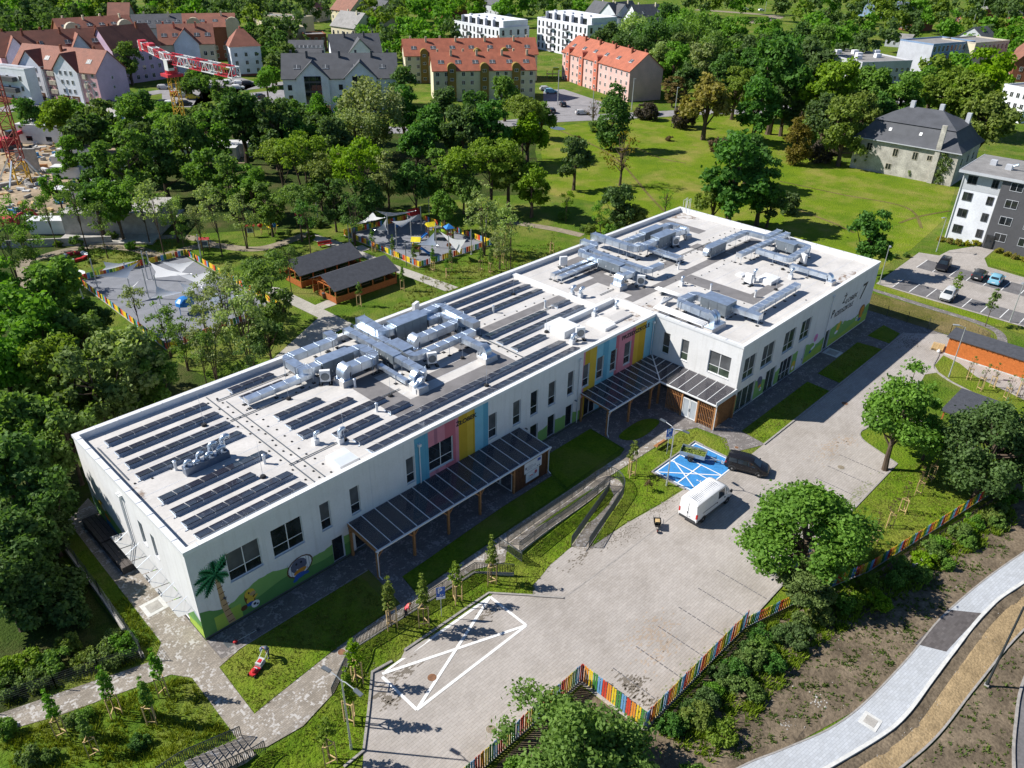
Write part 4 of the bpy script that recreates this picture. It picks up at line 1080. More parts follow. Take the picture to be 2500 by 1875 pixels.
duct('low silver duct running along the rear towards the side wall',[(13.6,15.45,8.75),(20.6,15.3,8.95)],0.85,0.5)
ahu('large grey air handler nearest the side wall',21.6,25.2,14.6,16.0,8.65,10.25)
duct('looped duct bending from the near air handler to the rear parapet',[(21.5,15.3,9.3),(19.9,15.4,9.3),(19.9,18.75,9.3),(25.9,18.85,9.3),(26.0,20.4,9.45)],1.0,0.75)
duct('return duct from the near air handler to twin elbows',[(25.3,15.3,9.3),(26.6,15.3,9.3),(26.6,12.75,9.3),(23.2,12.75,9.3)],1.15,0.85)
goose('left of the twin elbows by the near air handler',23.2,13.05,10.1,-1,0,0.6,0.75);goose('right of the twin elbows by the near air handler',23.2,12.4,10.1,-1,0,0.6,0.75)
kerb_box('plinth under the twin elbows by the near air handler',22.0,23.3,11.9,13.6,0.6)
ahu('tallest dark air handler beside the rear parapet',31.4,35.6,15.3,17.0,8.65,10.75)
duct('duct from the tallest air handler up to the rear parapet',[(31.4,16.2,9.6),(30.2,16.3,9.6),(30.2,20.2,9.8)],1.1,0.8)
duct('high duct leaving the tallest air handler towards the solar rows',[(35.6,16.6,9.7),(38.9,17.0,9.7),(38.9,10.9,9.5)],1.0,0.7)
duct('return duct beside the tallest air handler with round bends',[(35.7,15.7,9.2),(37.9,15.7,9.2),(37.9,13.1,9.2),(32.3,13.1,9.2)],1.0,0.8)
goose('left of the twin elbows below the tallest air handler',32.3,13.4,10.0,-1,0,0.55,0.7);goose('right of the twin elbows below the tallest air handler',32.3,12.8,10.0,-1,0,0.55,0.7)
kerb_box('plinth under the twin elbows below the tallest air handler',31.2,32.4,12.3,13.9,0.6)
duct('long duct crossing the cluster from rear parapet to the front elbow',[(28.3,20.2,9.3),(28.3,7.2,9.3),(27.5,7.2,9.3)],0.85,0.6)
ahu('slim air handler inside the crossing duct',27.8,28.85,11.4,14.8,8.95,10.0,'y')
goose('elbow at the front end of the crossing duct',27.6,7.2,9.95,-1,0,0.75,0.6);goose('second elbow beside the front end of the crossing duct',27.6,6.5,9.55,-1,0,0.6,0.5)
kerb_box('white plinth under the front elbow of the crossing duct',26.4,27.7,5.7,7.7,0.65)
duct('parallel duct just right of the crossing duct',[(29.55,20.0,9.3),(29.6,10.3,9.3),(30.8,10.25,9.3),(37.9,10.35,9.3)],0.85,0.6)
ahu('twin box silencer in the parallel duct',29.2,30.6,11.6,14.2,9.0,10.05,'y')
duct('branch duct ending in a blue-lined elbow near the long solar rows',[(36.0,9.9,9.3),(36.05,6.6,9.3)],0.8,0.6)
goose('elbow with a curved hood near the long solar rows',36.0,6.8,9.9,0,-1,0.8,0.55)
kerb_box('white plinth near the long solar rows',35.2,37.0,5.6,6.9,0.6)
duct('thin low duct running out of the first cluster',[(26.6,12.1,8.9),(26.5,7.6,8.9)],0.5,0.4)
duct('short duct between the air handlers',[(30.9,11.6,9.0),(30.9,14.6,9.0)],0.5,0.5)
ac_unit('white outdoor unit in front of the near air handler',21.3,13.9,R(-35));ac_unit('white outdoor unit beside the branch duct',31.2,9.4,R(-25));ac_unit('white outdoor unit at the rear parapet by the tallest air handler',37.8,20.0,R(200))
ac_unit('small white outdoor unit beside the white roof box',46.7,2.6,R(-30))
duct('duct from the rear parapet to the second cluster',[(70.2,20.2,9.6),(70.2,13.1,9.6),(71.8,13.0,9.6)],1.0,0.75)
ahu('long air handler at the rear of the second cluster',76.0,80.2,15.3,16.5,8.7,10.2)
duct('duct left of the long rear air handler',[(76.0,15.9,9.2),(72.0,16.0,9.2)],0.9,0.7);duct('duct right of the long rear air handler',[(80.2,15.9,9.2),(83.0,15.9,9.2),(83.0,14.4,9.2)],0.9,0.7)
ahu('tall air handler in the middle of the second cluster',75.2,79.2,12.4,13.9,8.7,10.4)
duct('duct left of the middle air handler',[(75.2,13.1,9.3),(71.4,13.0,9.3)],1.0,0.75);duct('duct right of the middle air handler',[(79.2,13.1,9.3),(82.2,13.1,9.3)],0.95,0.75)
goose('left of the twin elbows at the rear of the second cluster',82.1,13.4,10.0,1,0,0.55,0.6);goose('right of the twin elbows at the rear of the second cluster',82.1,12.8,10.0,1,0,0.55,0.6)
kerb_box('plinth under the twin elbows of the second cluster',82.2,83.4,12.2,14.0,0.6)
duct('rear parapet duct left of the second cluster',[(67.9,20.2,9.4),(67.9,17.6,9.4),(64.2,17.6,9.4),(64.2,8.5,9.3),(61.6,8.5,9.3)],0.9,0.6)
duct('parallel duct inside the second cluster',[(68.6,18.6,9.35),(65.8,17.0,9.35),(65.8,7.6,9.3),(68.8,7.5,9.3)],0.85,0.6)
ahu('grey air handler with doors in the second cluster',63.7,64.8,10.4,14.0,8.95,10.1,'y')
goose('left elbow at the near end of the second cluster',61.7,8.8,9.95,-1,0,0.6,0.6);goose('right elbow at the near end of the second cluster',61.7,8.15,9.95,-1,0,0.6,0.6)
kerb_box('plinth under the near elbows of the second cluster',60.3,61.9,7.6,9.3,0.55)
for k,(y,lb)in enumerate([(15.9,'upper'),(14.75,'lower')]):duct(lb+' of the twin flat ducts reaching towards the solar rows',[(57.0,y,8.95),(64.0,y-0.1,8.95)],0.6,0.32)
for k,(x,lb)in enumerate([(73.3,'left'),(74.1,'right')]):duct(lb+' of the twin flat ducts pointing at the wing',[(x,12.6,8.95),(x,7.8,8.95)],0.6,0.32)
ac_unit('white outdoor unit by the near elbows of the second cluster',63.5,6.8,R(-60));ac_unit('white outdoor unit at the rear parapet of the second cluster',61.2,17.8,R(150));ac_unit('white outdoor unit before the middle air handler',78.6,11.9,R(-30))
ahu('dark air handler left of the far duct bridge',78.4,82.2,5.9,7.0,8.7,9.95)
duct('far duct bridge bending round to the wing end',[(82.2,6.45,9.4),(88.2,6.35,9.4),(88.3,3.1,9.4),(92.0,3.1,9.4)],0.8,0.55)
goose('small elbow at the near end of the dark air handler',78.4,6.4,9.7,-1,0,0.7,0.5)
duct('straight duct beside the far bridge',[(79.6,2.4,9.3),(92.0,1.8,9.4)],0.75,0.5)
ahu('air handler with open doors in the far cluster',87.4,88.5,-1.6,1.2,8.8,10.1,'y')
duct('square loop duct in the far cluster',[(83.0,1.6,9.2),(83.0,-3.1,9.2),(89.3,-2.9,9.2),(89.4,-0.4,9.2),(88.6,0.0,9.2)],0.8,0.65)
duct('duct in the far cluster ending in a rounded elbow',[(82.1,-4.0,8.9),(82.1,-9.2,8.9)],0.7,0.55)
goose('rounded elbow at the end of the far cluster',82.1,-9.1,9.45,0,-1,0.7,0.5,0.5);kerb_box('plinth near the front parapet of the wing',81.4,82.8,-10.1,-9.2,0.45)
ac_unit('white outdoor unit beside the square loop duct',85.6,-4.0,R(60));ac_unit('outdoor unit beside the tall bent vent',74.0,-2.4,R(80))
ahu('wide air handler with a blue mark near the front of the wing',62.7,64.9,-5.9,-2.4,8.75,10.25,'y')
duct('duct bending behind the wide air handler',[(63.8,-2.4,9.2),(63.8,-0.9,9.2),(60.6,-0.8,9.2),(60.2,-5.6,9.2)],0.95,0.75)
goose('left of the twin elbows by the wing corner',59.9,-5.4,9.95,0,-1,0.55,0.6);goose('right of the twin elbows by the wing corner',60.6,-5.4,9.95,0,-1,0.55,0.6)
kerb_box('long plinth by the wing corner',58.3,61.4,-6.9,-5.7,0.55)
duct('duct from the wide air handler to the wing front',[(64.5,-5.9,9.0),(64.6,-9.3,9.0)],0.95,0.6);duct('long ribbed duct running along the wing front',[(65.1,-7.75,8.95),(76.6,-7.7,8.95)],0.85,0.55)
t=thing('pipe_bundle','bundle of four insulated white pipes beside the wing corner','pipes',(58.6,1.0,RZ))
for k in range(4):MB().tube([(3.8-0.2*k,0.3+0.25*k,0.55),(0.35*k,0.2,0.55),(0.35*k,-6.4,0.55),(0.35*k,-6.6,0.15)],0.15,8).build('pipe','coping',t,smooth=True)
MB().bx(-0.2,1.3,-2.1,-2.0,0.004,0.4).bx(-0.2,1.3,-4.6,-4.5,0.004,0.4).build('supports','steel_dark',t)
t=thing('pipe_bundle','pair of insulated pipes crossing to the wide air handler','pipes',(63.2,4.4,RZ))
for k in range(3):MB().tube([(0.3*k,0,0.6),(0.3*k+0.2,-4.6,0.6)],0.12,8).build('pipe','coping',t,smooth=True)
MB().bx(-0.1,0.9,-1.1,-1.0,0.004,0.48).build('supports','steel_dark',t)
# ---------------------------------------------------------------- canopies
def zc(d,D=4.1):return 3.68-0.36*d/D
def canopy_panes(parent,T,u0,u1,n,depth,hipL=None,hipR=None):
 w=(u1-u0)/n
 for k in range(n):
  a,b=u0+k*w+0.03,u0+(k+1)*w-0.03
  MB().add([T(a,0.05,zc(0)),T(b,0.05,zc(0)),T(b,depth,zc(depth)),T(a,depth,zc(depth)),T(a,0.05,zc(0)-.02),T(b,0.05,zc(0)-.02),T(b,depth,zc(depth)-.02),T(a,depth,zc(depth)-.02)],
     [(0,1,2,3),(7,6,5,4),(0,4,5,1),(1,5,6,2),(2,6,7,3),(3,7,4,0)]).build('pane','canopy_glass',parent,fix=True)
 for k in range(n+1):
  a=u0+k*w
  MB().bar(T(a,0.03,zc(0)+0.02),T(a,depth+0.04,zc(depth)+0.02),0.06,0.05).build('glazing_bar','frame_white',parent)
  MB().bar(T(a,0.03,zc(0)-0.11),T(a,depth-0.1,zc(depth)-0.11),0.09,0.16).build('rafter','timber',parent)
def post(parent,x,y,h,s=0.2,braces=()):
 o_=MB().bx(x-s/2,x+s/2,y-s/2,y+s/2,0.02,h).build('post','timber',parent)
 for dx,dy in braces:
  MB().bar((x,y,h-0.75),(x+dx*0.7,y+dy*0.7,h-0.02),0.1,0.12).build('brace','timber',o_)
can=thing('glazed_canopy','long glazed timber canopy below the ŻŁOBEK lettering with boarded end','canopy',(0,0,0))
canopy_panes(can,T1,13.5,34.55,15,4.1)
MB().bx(13.45,34.6,-4.0,-3.84,2.98,3.14).build('front_beam','timber',can);MB().bx(13.45,34.6,-0.16,-0.03,3.3,3.48).build('wall_plate','timber',can)
for k,d in enumerate((1.3,2.7)):MB().bx(13.5,34.55,-d-0.05,-d+0.05,zc(d)-0.30,zc(d)-0.195).build('purlin','timber',can)
MB().bx(13.3,34.75,-4.28,-4.14,3.16,3.30).build('gutter','pipe_white',can)
for x in(13.55,17.45,21.4,25.3,29.8):post(can,x,-3.92,2.98,braces=((1,0),)if x<14 else((1,0),(-1,0)))
post(can,13.6,-0.14,3.3,0.2,((0,-1),));post(can,34.45,-3.92,2.98)
MB().bar((13.55,-0.2,3.2),(13.55,-3.9,2.95),0.12,0.18).build('side_beam','timber',can)
for x in(13.5,34.6):
 MB().tube([(x,-4.2,3.16),(x,-4.2,2.95),(x,-4.08,2.8),(x,-4.08,0.35),(x+0.1,-4.35,0.06)],0.05,7).build('downpipe','pipe_white',can)
for k in range(24):
 x=29.95+0.19*k
 MB().bx(x,x+0.12,-4.02,-3.96,0.08,3.0).build('board','timber_dark',can)
for k in range(20):
 y=-3.8+0.19*k
 MB().bx(34.42,34.48,y,y+0.12,0.08,3.0).build('board','timber_dark',can)
for(y0,y1)in((-3.7,-2.1),(-2.05,-0.4)):
 d_=MB().bx(29.75,29.8,y0,y1,0.1,0.2).bx(29.75,29.8,y0,y1,2.3,2.4).bx(29.75,29.8,y0,y0+0.09,0.2,2.3).bx(29.75,29.8,y1-0.09,y1,0.2,2.3).build('glass_door','frame_white',can)
 MB().quad((29.775,y0+.09,.2),(29.775,y1-.09,.2),(29.775,y1-.09,2.3),(29.775,y0+.09,2.3)).build('pane','canopy_glass',d_)
TF=frame_T((0,-4.05),(1,0),(0,-1))
def info_board(label,u0,u1,z0,z1,bits):
 t=thing('info_board',label,'sign board',(0,0,0))
 MB().lbox(TF,u0,u1,0.0,0.03,z0,z1).build('panel','frame_white',t)
 for(a,b,c,d,mt)in bits:MB().lbox(TF,u0+a,u0+b,0.03,0.034,z0+c,z0+d,mt and 0).build('print',mt,t)
 mb=MB()
 for k in range(4):
  w=random.uniform(0.5,1.4)
  mb.lbox(TF,u0+0.35,u0+0.35+w,0.03,0.033,z0+0.28+0.14*k,z0+0.31+0.14*k)
 mb.build('small_print','m_grey',t)
mat('eu_blue',(0.03,0.08,0.40),0.6);mat('flag_red',(0.60,0.03,0.06),0.6)
info_board('upper white project board with a blue flag on the boarded canopy end',31.1,33.55,1.65,2.85,[(1.85,2.3,0.75,1.05,'eu_blue'),(0.12,0.3,0.45,0.75,'m_grey'),(1.8,1.95,0.12,0.24,'m_grey'),(2.05,2.2,0.12,0.24,'m_grey')])
info_board('lower white project board with red flag and crest on the boarded canopy end',31.35,33.2,0.5,1.6,[(0.55,0.95,0.68,0.78,'m_white'),(0.55,0.95,0.58,0.68,'flag_red'),(1.25,1.55,0.6,0.92,'flag_red'),(1.34,1.46,0.66,0.86,'m_white')])
can2=thing('glazed_canopy','L-shaped glazed canopy and slatted porch in the inner corner below PRZEDSZKOLE','canopy',(0,0,0))
canopy_panes(can2,T1,44.2,53.2,8,4.1)
TWc=frame_T((WX,0),(0,-1),(-1,0))
canopy_panes(can2,TWc,4.15,11.5,6,4.0)
cz=3.68
for tri in(((53.26,-0.05),(57.2,-0.05),(53.26,-4.1)),((57.22,-0.12),(57.22,-4.1),(53.34,-4.1))):
 def zz(p):return zc(min(-p[1],(WX-p[0]))if False else max(0.0,min(-p[1],4.1)))if tri[0][0]<54 else zc(max(0.0,WX-p[0]))
 MB().add([(p[0],p[1],zz(p))for p in tri]+[(p[0],p[1],zz(p)-0.02)for p in tri],[(0,1,2),(5,4,3),(0,3,4,1),(1,4,5,2),(2,5,3,0)]).build('pane','canopy_glass',can2,fix=True)
MB().bar((57.25,-0.03,3.72),(53.28,-4.12,3.36),0.12,0.06).build('hip_bar','frame_white',can2)
for k in range(1,4):
 u=53.2+1.0*k
 MB().bar((u,-0.03,zc(0)+.02),(u,-4.1*(WX-u)/4.08,zc(4.1*(WX-u)/4.08)+.02),0.05,0.05).build('glazing_bar','frame_white',can2)
 MB().bar((57.25,-1.02*k,zc(0)+.02),(WX-1.0*k,-1.02*k,zc(1.0*k)+.02),0.05,0.05).build('glazing_bar','frame_white',can2)
MB().bx(44.1,53.3,-4.0,-3.84,2.98,3.14).build('front_beam','timber',can2);MB().bx(53.32,53.5,-11.5,-3.84,2.98,3.14).build('front_beam','timber',can2)
for d in(1.3,2.7):
 MB().bx(44.1,57.2-d,-d-.05,-d+.05,zc(d)-.3,zc(d)-.195).build('purlin','timber',can2);MB().bx(WX-d-.05,WX-d+.05,-11.5,-d-0.06,zc(d)-.3,zc(d)-.195).build('purlin','timber',can2)
MB().bx(43.95,53.25,-4.28,-4.14,3.16,3.3).build('gutter','pipe_white',can2);MB().bx(53.1,53.24,-11.7,-4.29,3.16,3.3).build('gutter','pipe_white',can2);MB().bx(53.1,57.3,-11.62,-11.54,3.2,3.72).build('verge','pipe_white',can2)
for x,y in((44.15,-3.92),(48.0,-3.92),(52.0,-3.92),(53.6,-3.92),(53.42,-7.2),(53.42,-9.3),(53.42,-11.4),(44.3,-0.14),(57.1,-11.6)):
 post(can2,x,y,2.98,braces=((1,0),)if x<53 and y<-1 else())
MB().tube([(44.1,-4.2,3.16),(44.1,-4.2,2.95),(44.1,-4.08,2.8),(44.1,-4.08,0.35),(44.0,-4.4,0.06)],0.05,7).build('downpipe','pipe_white',can2)
MB().tube([(53.2,-11.62,3.16),(53.3,-11.6,2.9),(53.3,-11.6,0.1)],0.055,7).build('downpipe','pipe_white',can2)
slat_y=[-5.2-0.21*k for k in range(10)]+[-9.45-0.21*k for k in range(10)]
sl_me=MB().bx(-0.05,0.05,-0.025,0.025,0,2.85).mesh('slat','timber')
for y in slat_y:put('slat',sl_me,can2,(53.42,y,0.12))
for k in range(20):
 s_=put('slat',sl_me,can2,(53.6+0.195*k,-11.46,0.12));s_.rotation_euler=(0,0,R(90))
for(y0,y1)in((-5.15,-7.15),(-9.4,-11.4)):
 MB().bx(53.40,53.5,y1,y0,0.5,0.58).bx(53.40,53.5,y1,y0,2.3,2.38).build('slat_rail','timber',can2)
for(y0,y1)in((-9.2,-8.3),(-8.25,-7.35)):
 d_=MB().bx(53.38,53.44,y0,y1,.1,.22).bx(53.38,53.44,y0,y1,2.4,2.52).bx(53.38,53.44,y0,y0+.1,.22,2.4).bx(53.38,53.44,y1-.1,y1,.22,2.4).build('glass_door','frame_white',can2)
 MB().quad((53.41,y0+.1,.22),(53.41,y1-.1,.22),(53.41,y1-.1,2.4),(53.41,y0+.1,2.4)).build('pane','door_glass',d_)if 'door_glass' in M else None
 MB().bx(53.33,53.37,(y1 if y0<-9 else y0)-.02,(y1 if y0<-9 else y0)+.03,1.0,1.4).build('handle','steel_galv',d_)
 mat('door_glass',(0.42,0.46,0.50),0.08,0,0.1,1,0.6)if 'door_glass' not in M else None
 if not any(c.name.startswith('pane')for c in d_.children):MB().quad((53.41,y0+.1,.22),(53.41,y1-.1,.22),(53.41,y1-.1,2.4),(53.41,y0+.1,2.4)).build('pane','door_glass',d_)
M['awning_glass']=M['canopy_glass'].copy();M['awning_glass'].name='awning_glass'
for n_ in M['awning_glass'].node_tree.nodes:
 if n_.type=='BSDF_TRANSPARENT':n_.inputs[0].default_value=(.62,.76,.84,1)
 if n_.type=='BSDF_DIFFUSE':n_.inputs[0].default_value=(.38,.5,.58,1)
can3=thing('glass_awning','frosted glass awning on steel brackets along the side wall doors','awning',(0,0,0))
for k in range(6):
 y0=13.2-2.1*k
 MB().add([(-0.05,y0,2.75),(-0.05,y0-2.0,2.75),(-1.25,y0-2.0,2.95),(-1.25,y0,2.95)],[(0,1,2,3)]).build('pane','awning_glass',can3)
 for yy in(y0-1.0,):
  MB().tube([(-0.02,yy,3.5),(-1.2,yy,2.95)],0.02,5).build('bracket','steel_galv',can3);MB().bx(-1.25,-1.15,yy-.05,yy+.05,2.92,2.99).build('clamp','frame_white',can3)
# ---------------------------------------------------------------- railings, ramp, steps
def railing(label,pts,h=1.1,zf=None,step=0.12,posts=1.8,base=None,group='dark metal railings'):
 zf=zf or gz
 ox,oy=pts[0]
 t=thing('railing',label,'railing',(ox,oy,zf(ox,oy)),0,group)
 z00=zf(ox,oy)
 line=dense(pts,0.5)
 L3=[(x-ox,y-oy,zf(x,y)-z00)for x,y in line]
 MB().tube([(x,y,z+h)for x,y,z in L3],0.042,5).build('top_rail','rail_dark',t)
 MB().tube([(x,y,z+h-0.14)for x,y,z in L3],0.016,4).build('middle_rail','rail_dark',t);MB().tube([(x,y,z+0.12)for x,y,z in L3],0.02,4).build('bottom_rail','rail_dark',t)
 mb=MB();acc=0.0;pacc=1e9
 pm=MB().bx(-0.025,0.025,-0.025,0.025,0,h).mesh('post','rail_dark')
 for a,b in zip(L3,L3[1:]):
  L=math.dist(a[:2],b[:2]);n=max(1,int(L/step))
  for k in range(n):
   f=k/n;p=[a[i]+(b[i]-a[i])*f for i in range(3)]
   if pacc>=posts:
    put('post',pm,t,p);pacc=0.0
   else:mb.bx(p[0]-.02,p[0]+.02,p[1]-.02,p[1]+.02,p[2]+.12,p[2]+h-.14)
   pacc+=L/n
 put('post',pm,t,L3[-1])
 stuff(mb.build('balusters','rail_dark',t))
 if base:
  vs=[]
  for p in ribbon(line,0.16):vs.append(p)
  mb=MB();n=len(line);A,B=offs(line,.08),offs(line,-.08)
  for i in range(n-1):
   q=[A[i],A[i+1],B[i+1],B[i]]
   zz=[zf(*line[i])-z00,zf(*line[i+1])-z00]
   lo=[(q[0][0]-ox,q[0][1]-oy,zz[0]-base),(q[1][0]-ox,q[1][1]-oy,zz[1]-base),(q[2][0]-ox,q[2][1]-oy,zz[1]-base),(q[3][0]-ox,q[3][1]-oy,zz[0]-base)]
   hi=[(x,y,z+base+.08)for x,y,z in lo]
   mb.add(lo+hi,[(4,5,6,7),(0,1,5,4),(2,3,7,6),(1,2,6,5),(3,0,4,7)])
  mb.build('concrete_base','concrete',t)
 return t
zpath=lambda x,y:0.0
railing('long dark railing on a concrete base beside the sloping lawn path',[(4.05,-10.95),(7.9,-8.6),(19.75,-9.1),(22.2,-11.4)],1.1,lambda x,y:-0.25*cl((22.3-19.7 and(x-19.7))/2.5)-0.3*cl((6-x)/2),base=0.55)
rl=spline([(28.75,-13.14),(32.30,-12.14),(36.12,-11.12),(37.55,-10.55),(38.18,-9.48),(37.43,-8.93),(34.02,-9.10),(28.76,-9.14),(24.27,-9.34)],8)
def ramp_z(i,n):
 i=min(i,len(rl)-1)
 return max(-0.49+0.5*(i/(n-1)),gz(*rl[i])-.03)
ramp_t=thing('wheelchair_ramp','switchback concrete ramp between dark railings beside the parking lot','ramp',(*rl[0],0))
ra,rb=offs(rl,0.72),offs(rl,-0.72)
mb,mc=MB(),MB()
nr=len(rl)
for i in range(nr-1):
 q=[(ra[i],ramp_z(i,nr)),(ra[i+1],ramp_z(i+1,nr)),(rb[i+1],ramp_z(i+1,nr)),(rb[i],ramp_z(i,nr))]
 P4=[(p[0]-rl[0][0],p[1]-rl[0][1],z+.07)for p,z in q]
 mb.add(P4,[(3,2,1,0)])
 mc.add([P4[0],P4[1],(P4[1][0],P4[1][1],-.7),(P4[0][0],P4[0][1],-.7)],[(0,1,2,3)]);mc.add([P4[2],P4[3],(P4[3][0],P4[3][1],-.7),(P4[2][0],P4[2][1],-.7)],[(0,1,2,3)])
mb.build('deck','path_pavers',ramp_t,fix=True);mc.build('side_wall','concrete',ramp_t)
def near_ramp(x,y):
 i=min(range(nr),key=lambda k:(rl[k][0]-x)**2+(rl[k][1]-y)**2)
 return ramp_z(i,nr)+0.07
k_in=int(nr*0.36)
railing('outer railing sweeping round the ramp bend',(rb if True else ra)[2:],1.1,near_ramp);railing('inner railing of the lower ramp flight',ra[:int(nr*.34)],1.1,near_ramp);railing('inner railing of the upper ramp flight',ra[int(nr*.60):],1.1,near_ramp)
railing('short dark railing at the top of the ramp',[(23.5,-8.3),(23.6,-11.0)],1.1,lambda x,y:-0.1*cl((-9-y)/2))
st=thing('outdoor_stairs','paved outdoor steps with dark handrails at the bottom edge','stairs',(-2.3,-10.4,0))
for k in range(9):
 MB().bx(-0.42*(k+1),-0.42*k+(0.03),-0.95,0.95,-0.1,0.14*(k+1)).build('step','path_pavers',st)
szf=lambda x,y:max(0.0,min(1.26,(-2.3-x)/0.42*0.14))
railing('near railing of the outdoor steps',[(-1.6,-11.45),(-6.2,-11.45),(-7.4,-11.45)],1.0,szf);railing('far railing of the outdoor steps',[(-2.2,-9.35),(-6.2,-9.35),(-7.6,-9.35)],1.0,szf)
# ---------------------------------------------------------------- lamps, signs, bench
def lamp(label,p,h,heads,group='street lamps'):
 z=gz(*p)
 t=thing('street_lamp',label,'street lamp',(p[0],p[1],z),0,group)
 MB().lathe((0,0,0),[(0.10,0),(0.10,0.5),(0.075,0.6),(0.05,h)],9).build('pole','pole_grey',t)
 for hx,hy in heads:
  d=Vector((hx-p[0],hy-p[1],0));L=d.length;d.normalize()
  MB().tube([(0,0,h-0.1),(d.x*0.4,d.y*0.4,h+0.12),(d.x*(L-0.3),d.y*(L-0.3),h+0.2)],0.035,6).build('arm','pole_grey',t)
  a=math.atan2(d.y,d.x)
  MB().box((d.x*L,d.y*L,h+0.2),(0.7,0.26,0.09),a).build('lamp_head','steel_dark' if len(heads)>1 else 'pole_grey',t)
 return t
lamp('twin-armed grey street lamp at the lower kerb of the forecourt',(2.66,-15.13),7.0,[(2.38,-13.90),(2.77,-16.78)])
lamp('twin-armed grey street lamp beside the blue disabled bay',(41.51,-13.68),6.8,[(41.67,-12.23),(41.58,-14.87)])
lamp('single-armed street lamp in front of the orange shed',(84.76,-25.66),6.9,[(84.20,-24.73)])
lamp('street lamp at the corner of the neighbouring car park',(107.81,-7.42),6.2,[(107.25,-7.71)]);lamp('street lamp before the white apartment block',(129.22,-8.43),6.0,[(128.26,-8.20)]);lamp('street lamp at the picture edge of the neighbouring car park',(107.67,-26.09),6.0,[(106.80,-26.07)])
t=thing('lamp_post','dark bare post leaning out of the verge beside the lower road','post',(38.6,-44.1,0.03))
MB().lathe((0,0,0),[(0.13,0),(0.12,0.4),(0.09,0.5),(0.07,8.0)],9).build('pole','rail_dark',t);MB().bx(-.16,.16,-.16,.16,0,.1).build('footing','concrete',t)
mat('sign_blue',(0.02,0.10,0.42),0.5)
def psign(label,p,rz):
 z=gz(*p)
 t=thing('parking_sign',label,'road sign',(p[0],p[1],z),rz)
 MB().tube([(0,0,0),(0,0,3.2)],0.03,7).build('pole','pole_grey',t)
 TS=lambda u,d,z:(u,-0.04-d,z)
 pl=MB().lbox(TS,-0.36,0.36,0,0.02,2.25,3.25).build('plate','sign_blue',t)
 MB().lbox(TS,-0.36,0.36,0,0.02,1.98,2.22).build('sub_plate','frame_white',t)
 text('P',0.75,TS,-0.22,2.65,'m_white',pl,d=0.021,ext=0.002,offset=0.02)
 mb=MB();mb.lbox(TS,-0.1,0.22,0.021,0.024,2.36,2.4).lbox(TS,-0.05,0.0,0.021,0.024,2.4,2.56).lbox(TS,0.1,0.24,0.021,0.024,2.44,2.48);mb.build('print','m_white',pl)
psign('blue P parking sign beside the white crossed-out box',(14.69,-10.60),R(-30));psign('blue P parking sign between the bench and the blue bay',(45.98,-10.56),R(-28))
def bench(label,p,rz):
 t=thing('park_bench',label,'bench',(p[0],p[1],gz(*p)+0.03),rz)
 for k in range(4):MB().bx(-0.9,0.9,-0.25+0.12*k,-0.15+0.12*k,0.42,0.46).build('seat_slat','timber',t)
 for k in range(3):MB().bx(-0.9,0.9,0.24+0.03*k,0.27+0.03*k,0.52+0.12*k,0.62+0.12*k).build('back_slat','timber',t)
 for x in(-0.75,0.75):
  MB().tube([(x,-0.24,0.0),(x,-0.2,0.42),(x,0.22,0.42),(x,0.32,0.88)],0.025,5).tube([(x,0.26,0.0),(x,0.2,0.42)],0.025,5).build('leg_frame','rail_dark',t)
bench('red-brown slatted bench on the grass by the porch',(46.57,-9.32),R(178))
# ---------------------------------------------------------------- vehicles
def paint(name,col,rough=0.25,metal=0.0):
 m,nt,b=nodes(name)
 f=ramp(nt,noise(nt,pos(nt,True),2.0,3),0.3,0.7)
 nt.links.new(mix_rgb(nt,f,[c*.93 for c in col],[min(1,c*1.05)for c in col]),b.inputs['Base Color'])
 b.inputs['Roughness'].default_value=rough;b.inputs['Metallic'].default_value=metal;b.inputs['Coat Weight'].default_value=0.35;b.inputs['Coat Roughness'].default_value=0.08;b.inputs['Specular IOR Level'].default_value=0.25
for nm,c in{'car_white':(0.80,0.80,0.80),'car_black':(0.012,0.012,0.015),'car_silver':(0.50,0.51,0.52),'car_dark':(0.03,0.034,0.04),'car_sky':(0.22,0.48,0.62),'car_red':(0.40,0.03,0.03),'car_navy':(0.03,0.05,0.12),'car_yellow':(0.7,0.5,0.04)}.items():paint(nm,c)
mat('tyre',(0.02,0.02,0.021),0.85,0,0.2,5,obj=True);mat('rim',(0.45,0.46,0.47),0.35,0.8,0.1,5,obj=True);mat('car_glass',(0.02,0.03,0.04),0.05,0,0.3,1,0.8,obj=True)
mat('tail_red',(0.5,0.02,0.02),0.3,0,0.1,5,obj=True);mat('head_clear',(0.75,0.78,0.8),0.15,0,0.1,5,0.7,obj=True);mat('bumper',(0.05,0.052,0.056),0.7,0,0.1,5,obj=True)
HATCH=[(-2.05,.42,.72,.78,.62,.58),(-2.0,.30,.92,1.10,.80,.66),(-1.8,.24,.96,1.44,.84,.62),(-1.1,.22,.96,1.50,.86,.64),(-.1,.22,.94,1.50,.86,.64),(.35,.22,.93,1.42,.86,.62),(1.05,.22,.94,1.0,.85,.70),(1.7,.24,.80,.84,.80,.68),(1.98,.30,.66,.68,.70,.58),(2.05,.40,.56,.58,.58,.48)]
MPV=[(-2.15,.42,.75,.82,.66,.6),(-2.1,.30,1.0,1.2,.82,.68),(-1.92,.24,1.04,1.60,.86,.65),(-1.2,.22,1.03,1.67,.88,.67),(0.05,.22,1.0,1.66,.88,.67),(.55,.22,.99,1.54,.88,.64),(1.35,.22,1.0,1.06,.87,.72),(1.9,.24,.84,.88,.82,.68),(2.12,.30,.70,.72,.70,.58),(2.18,.40,.6,.62,.6,.5)]
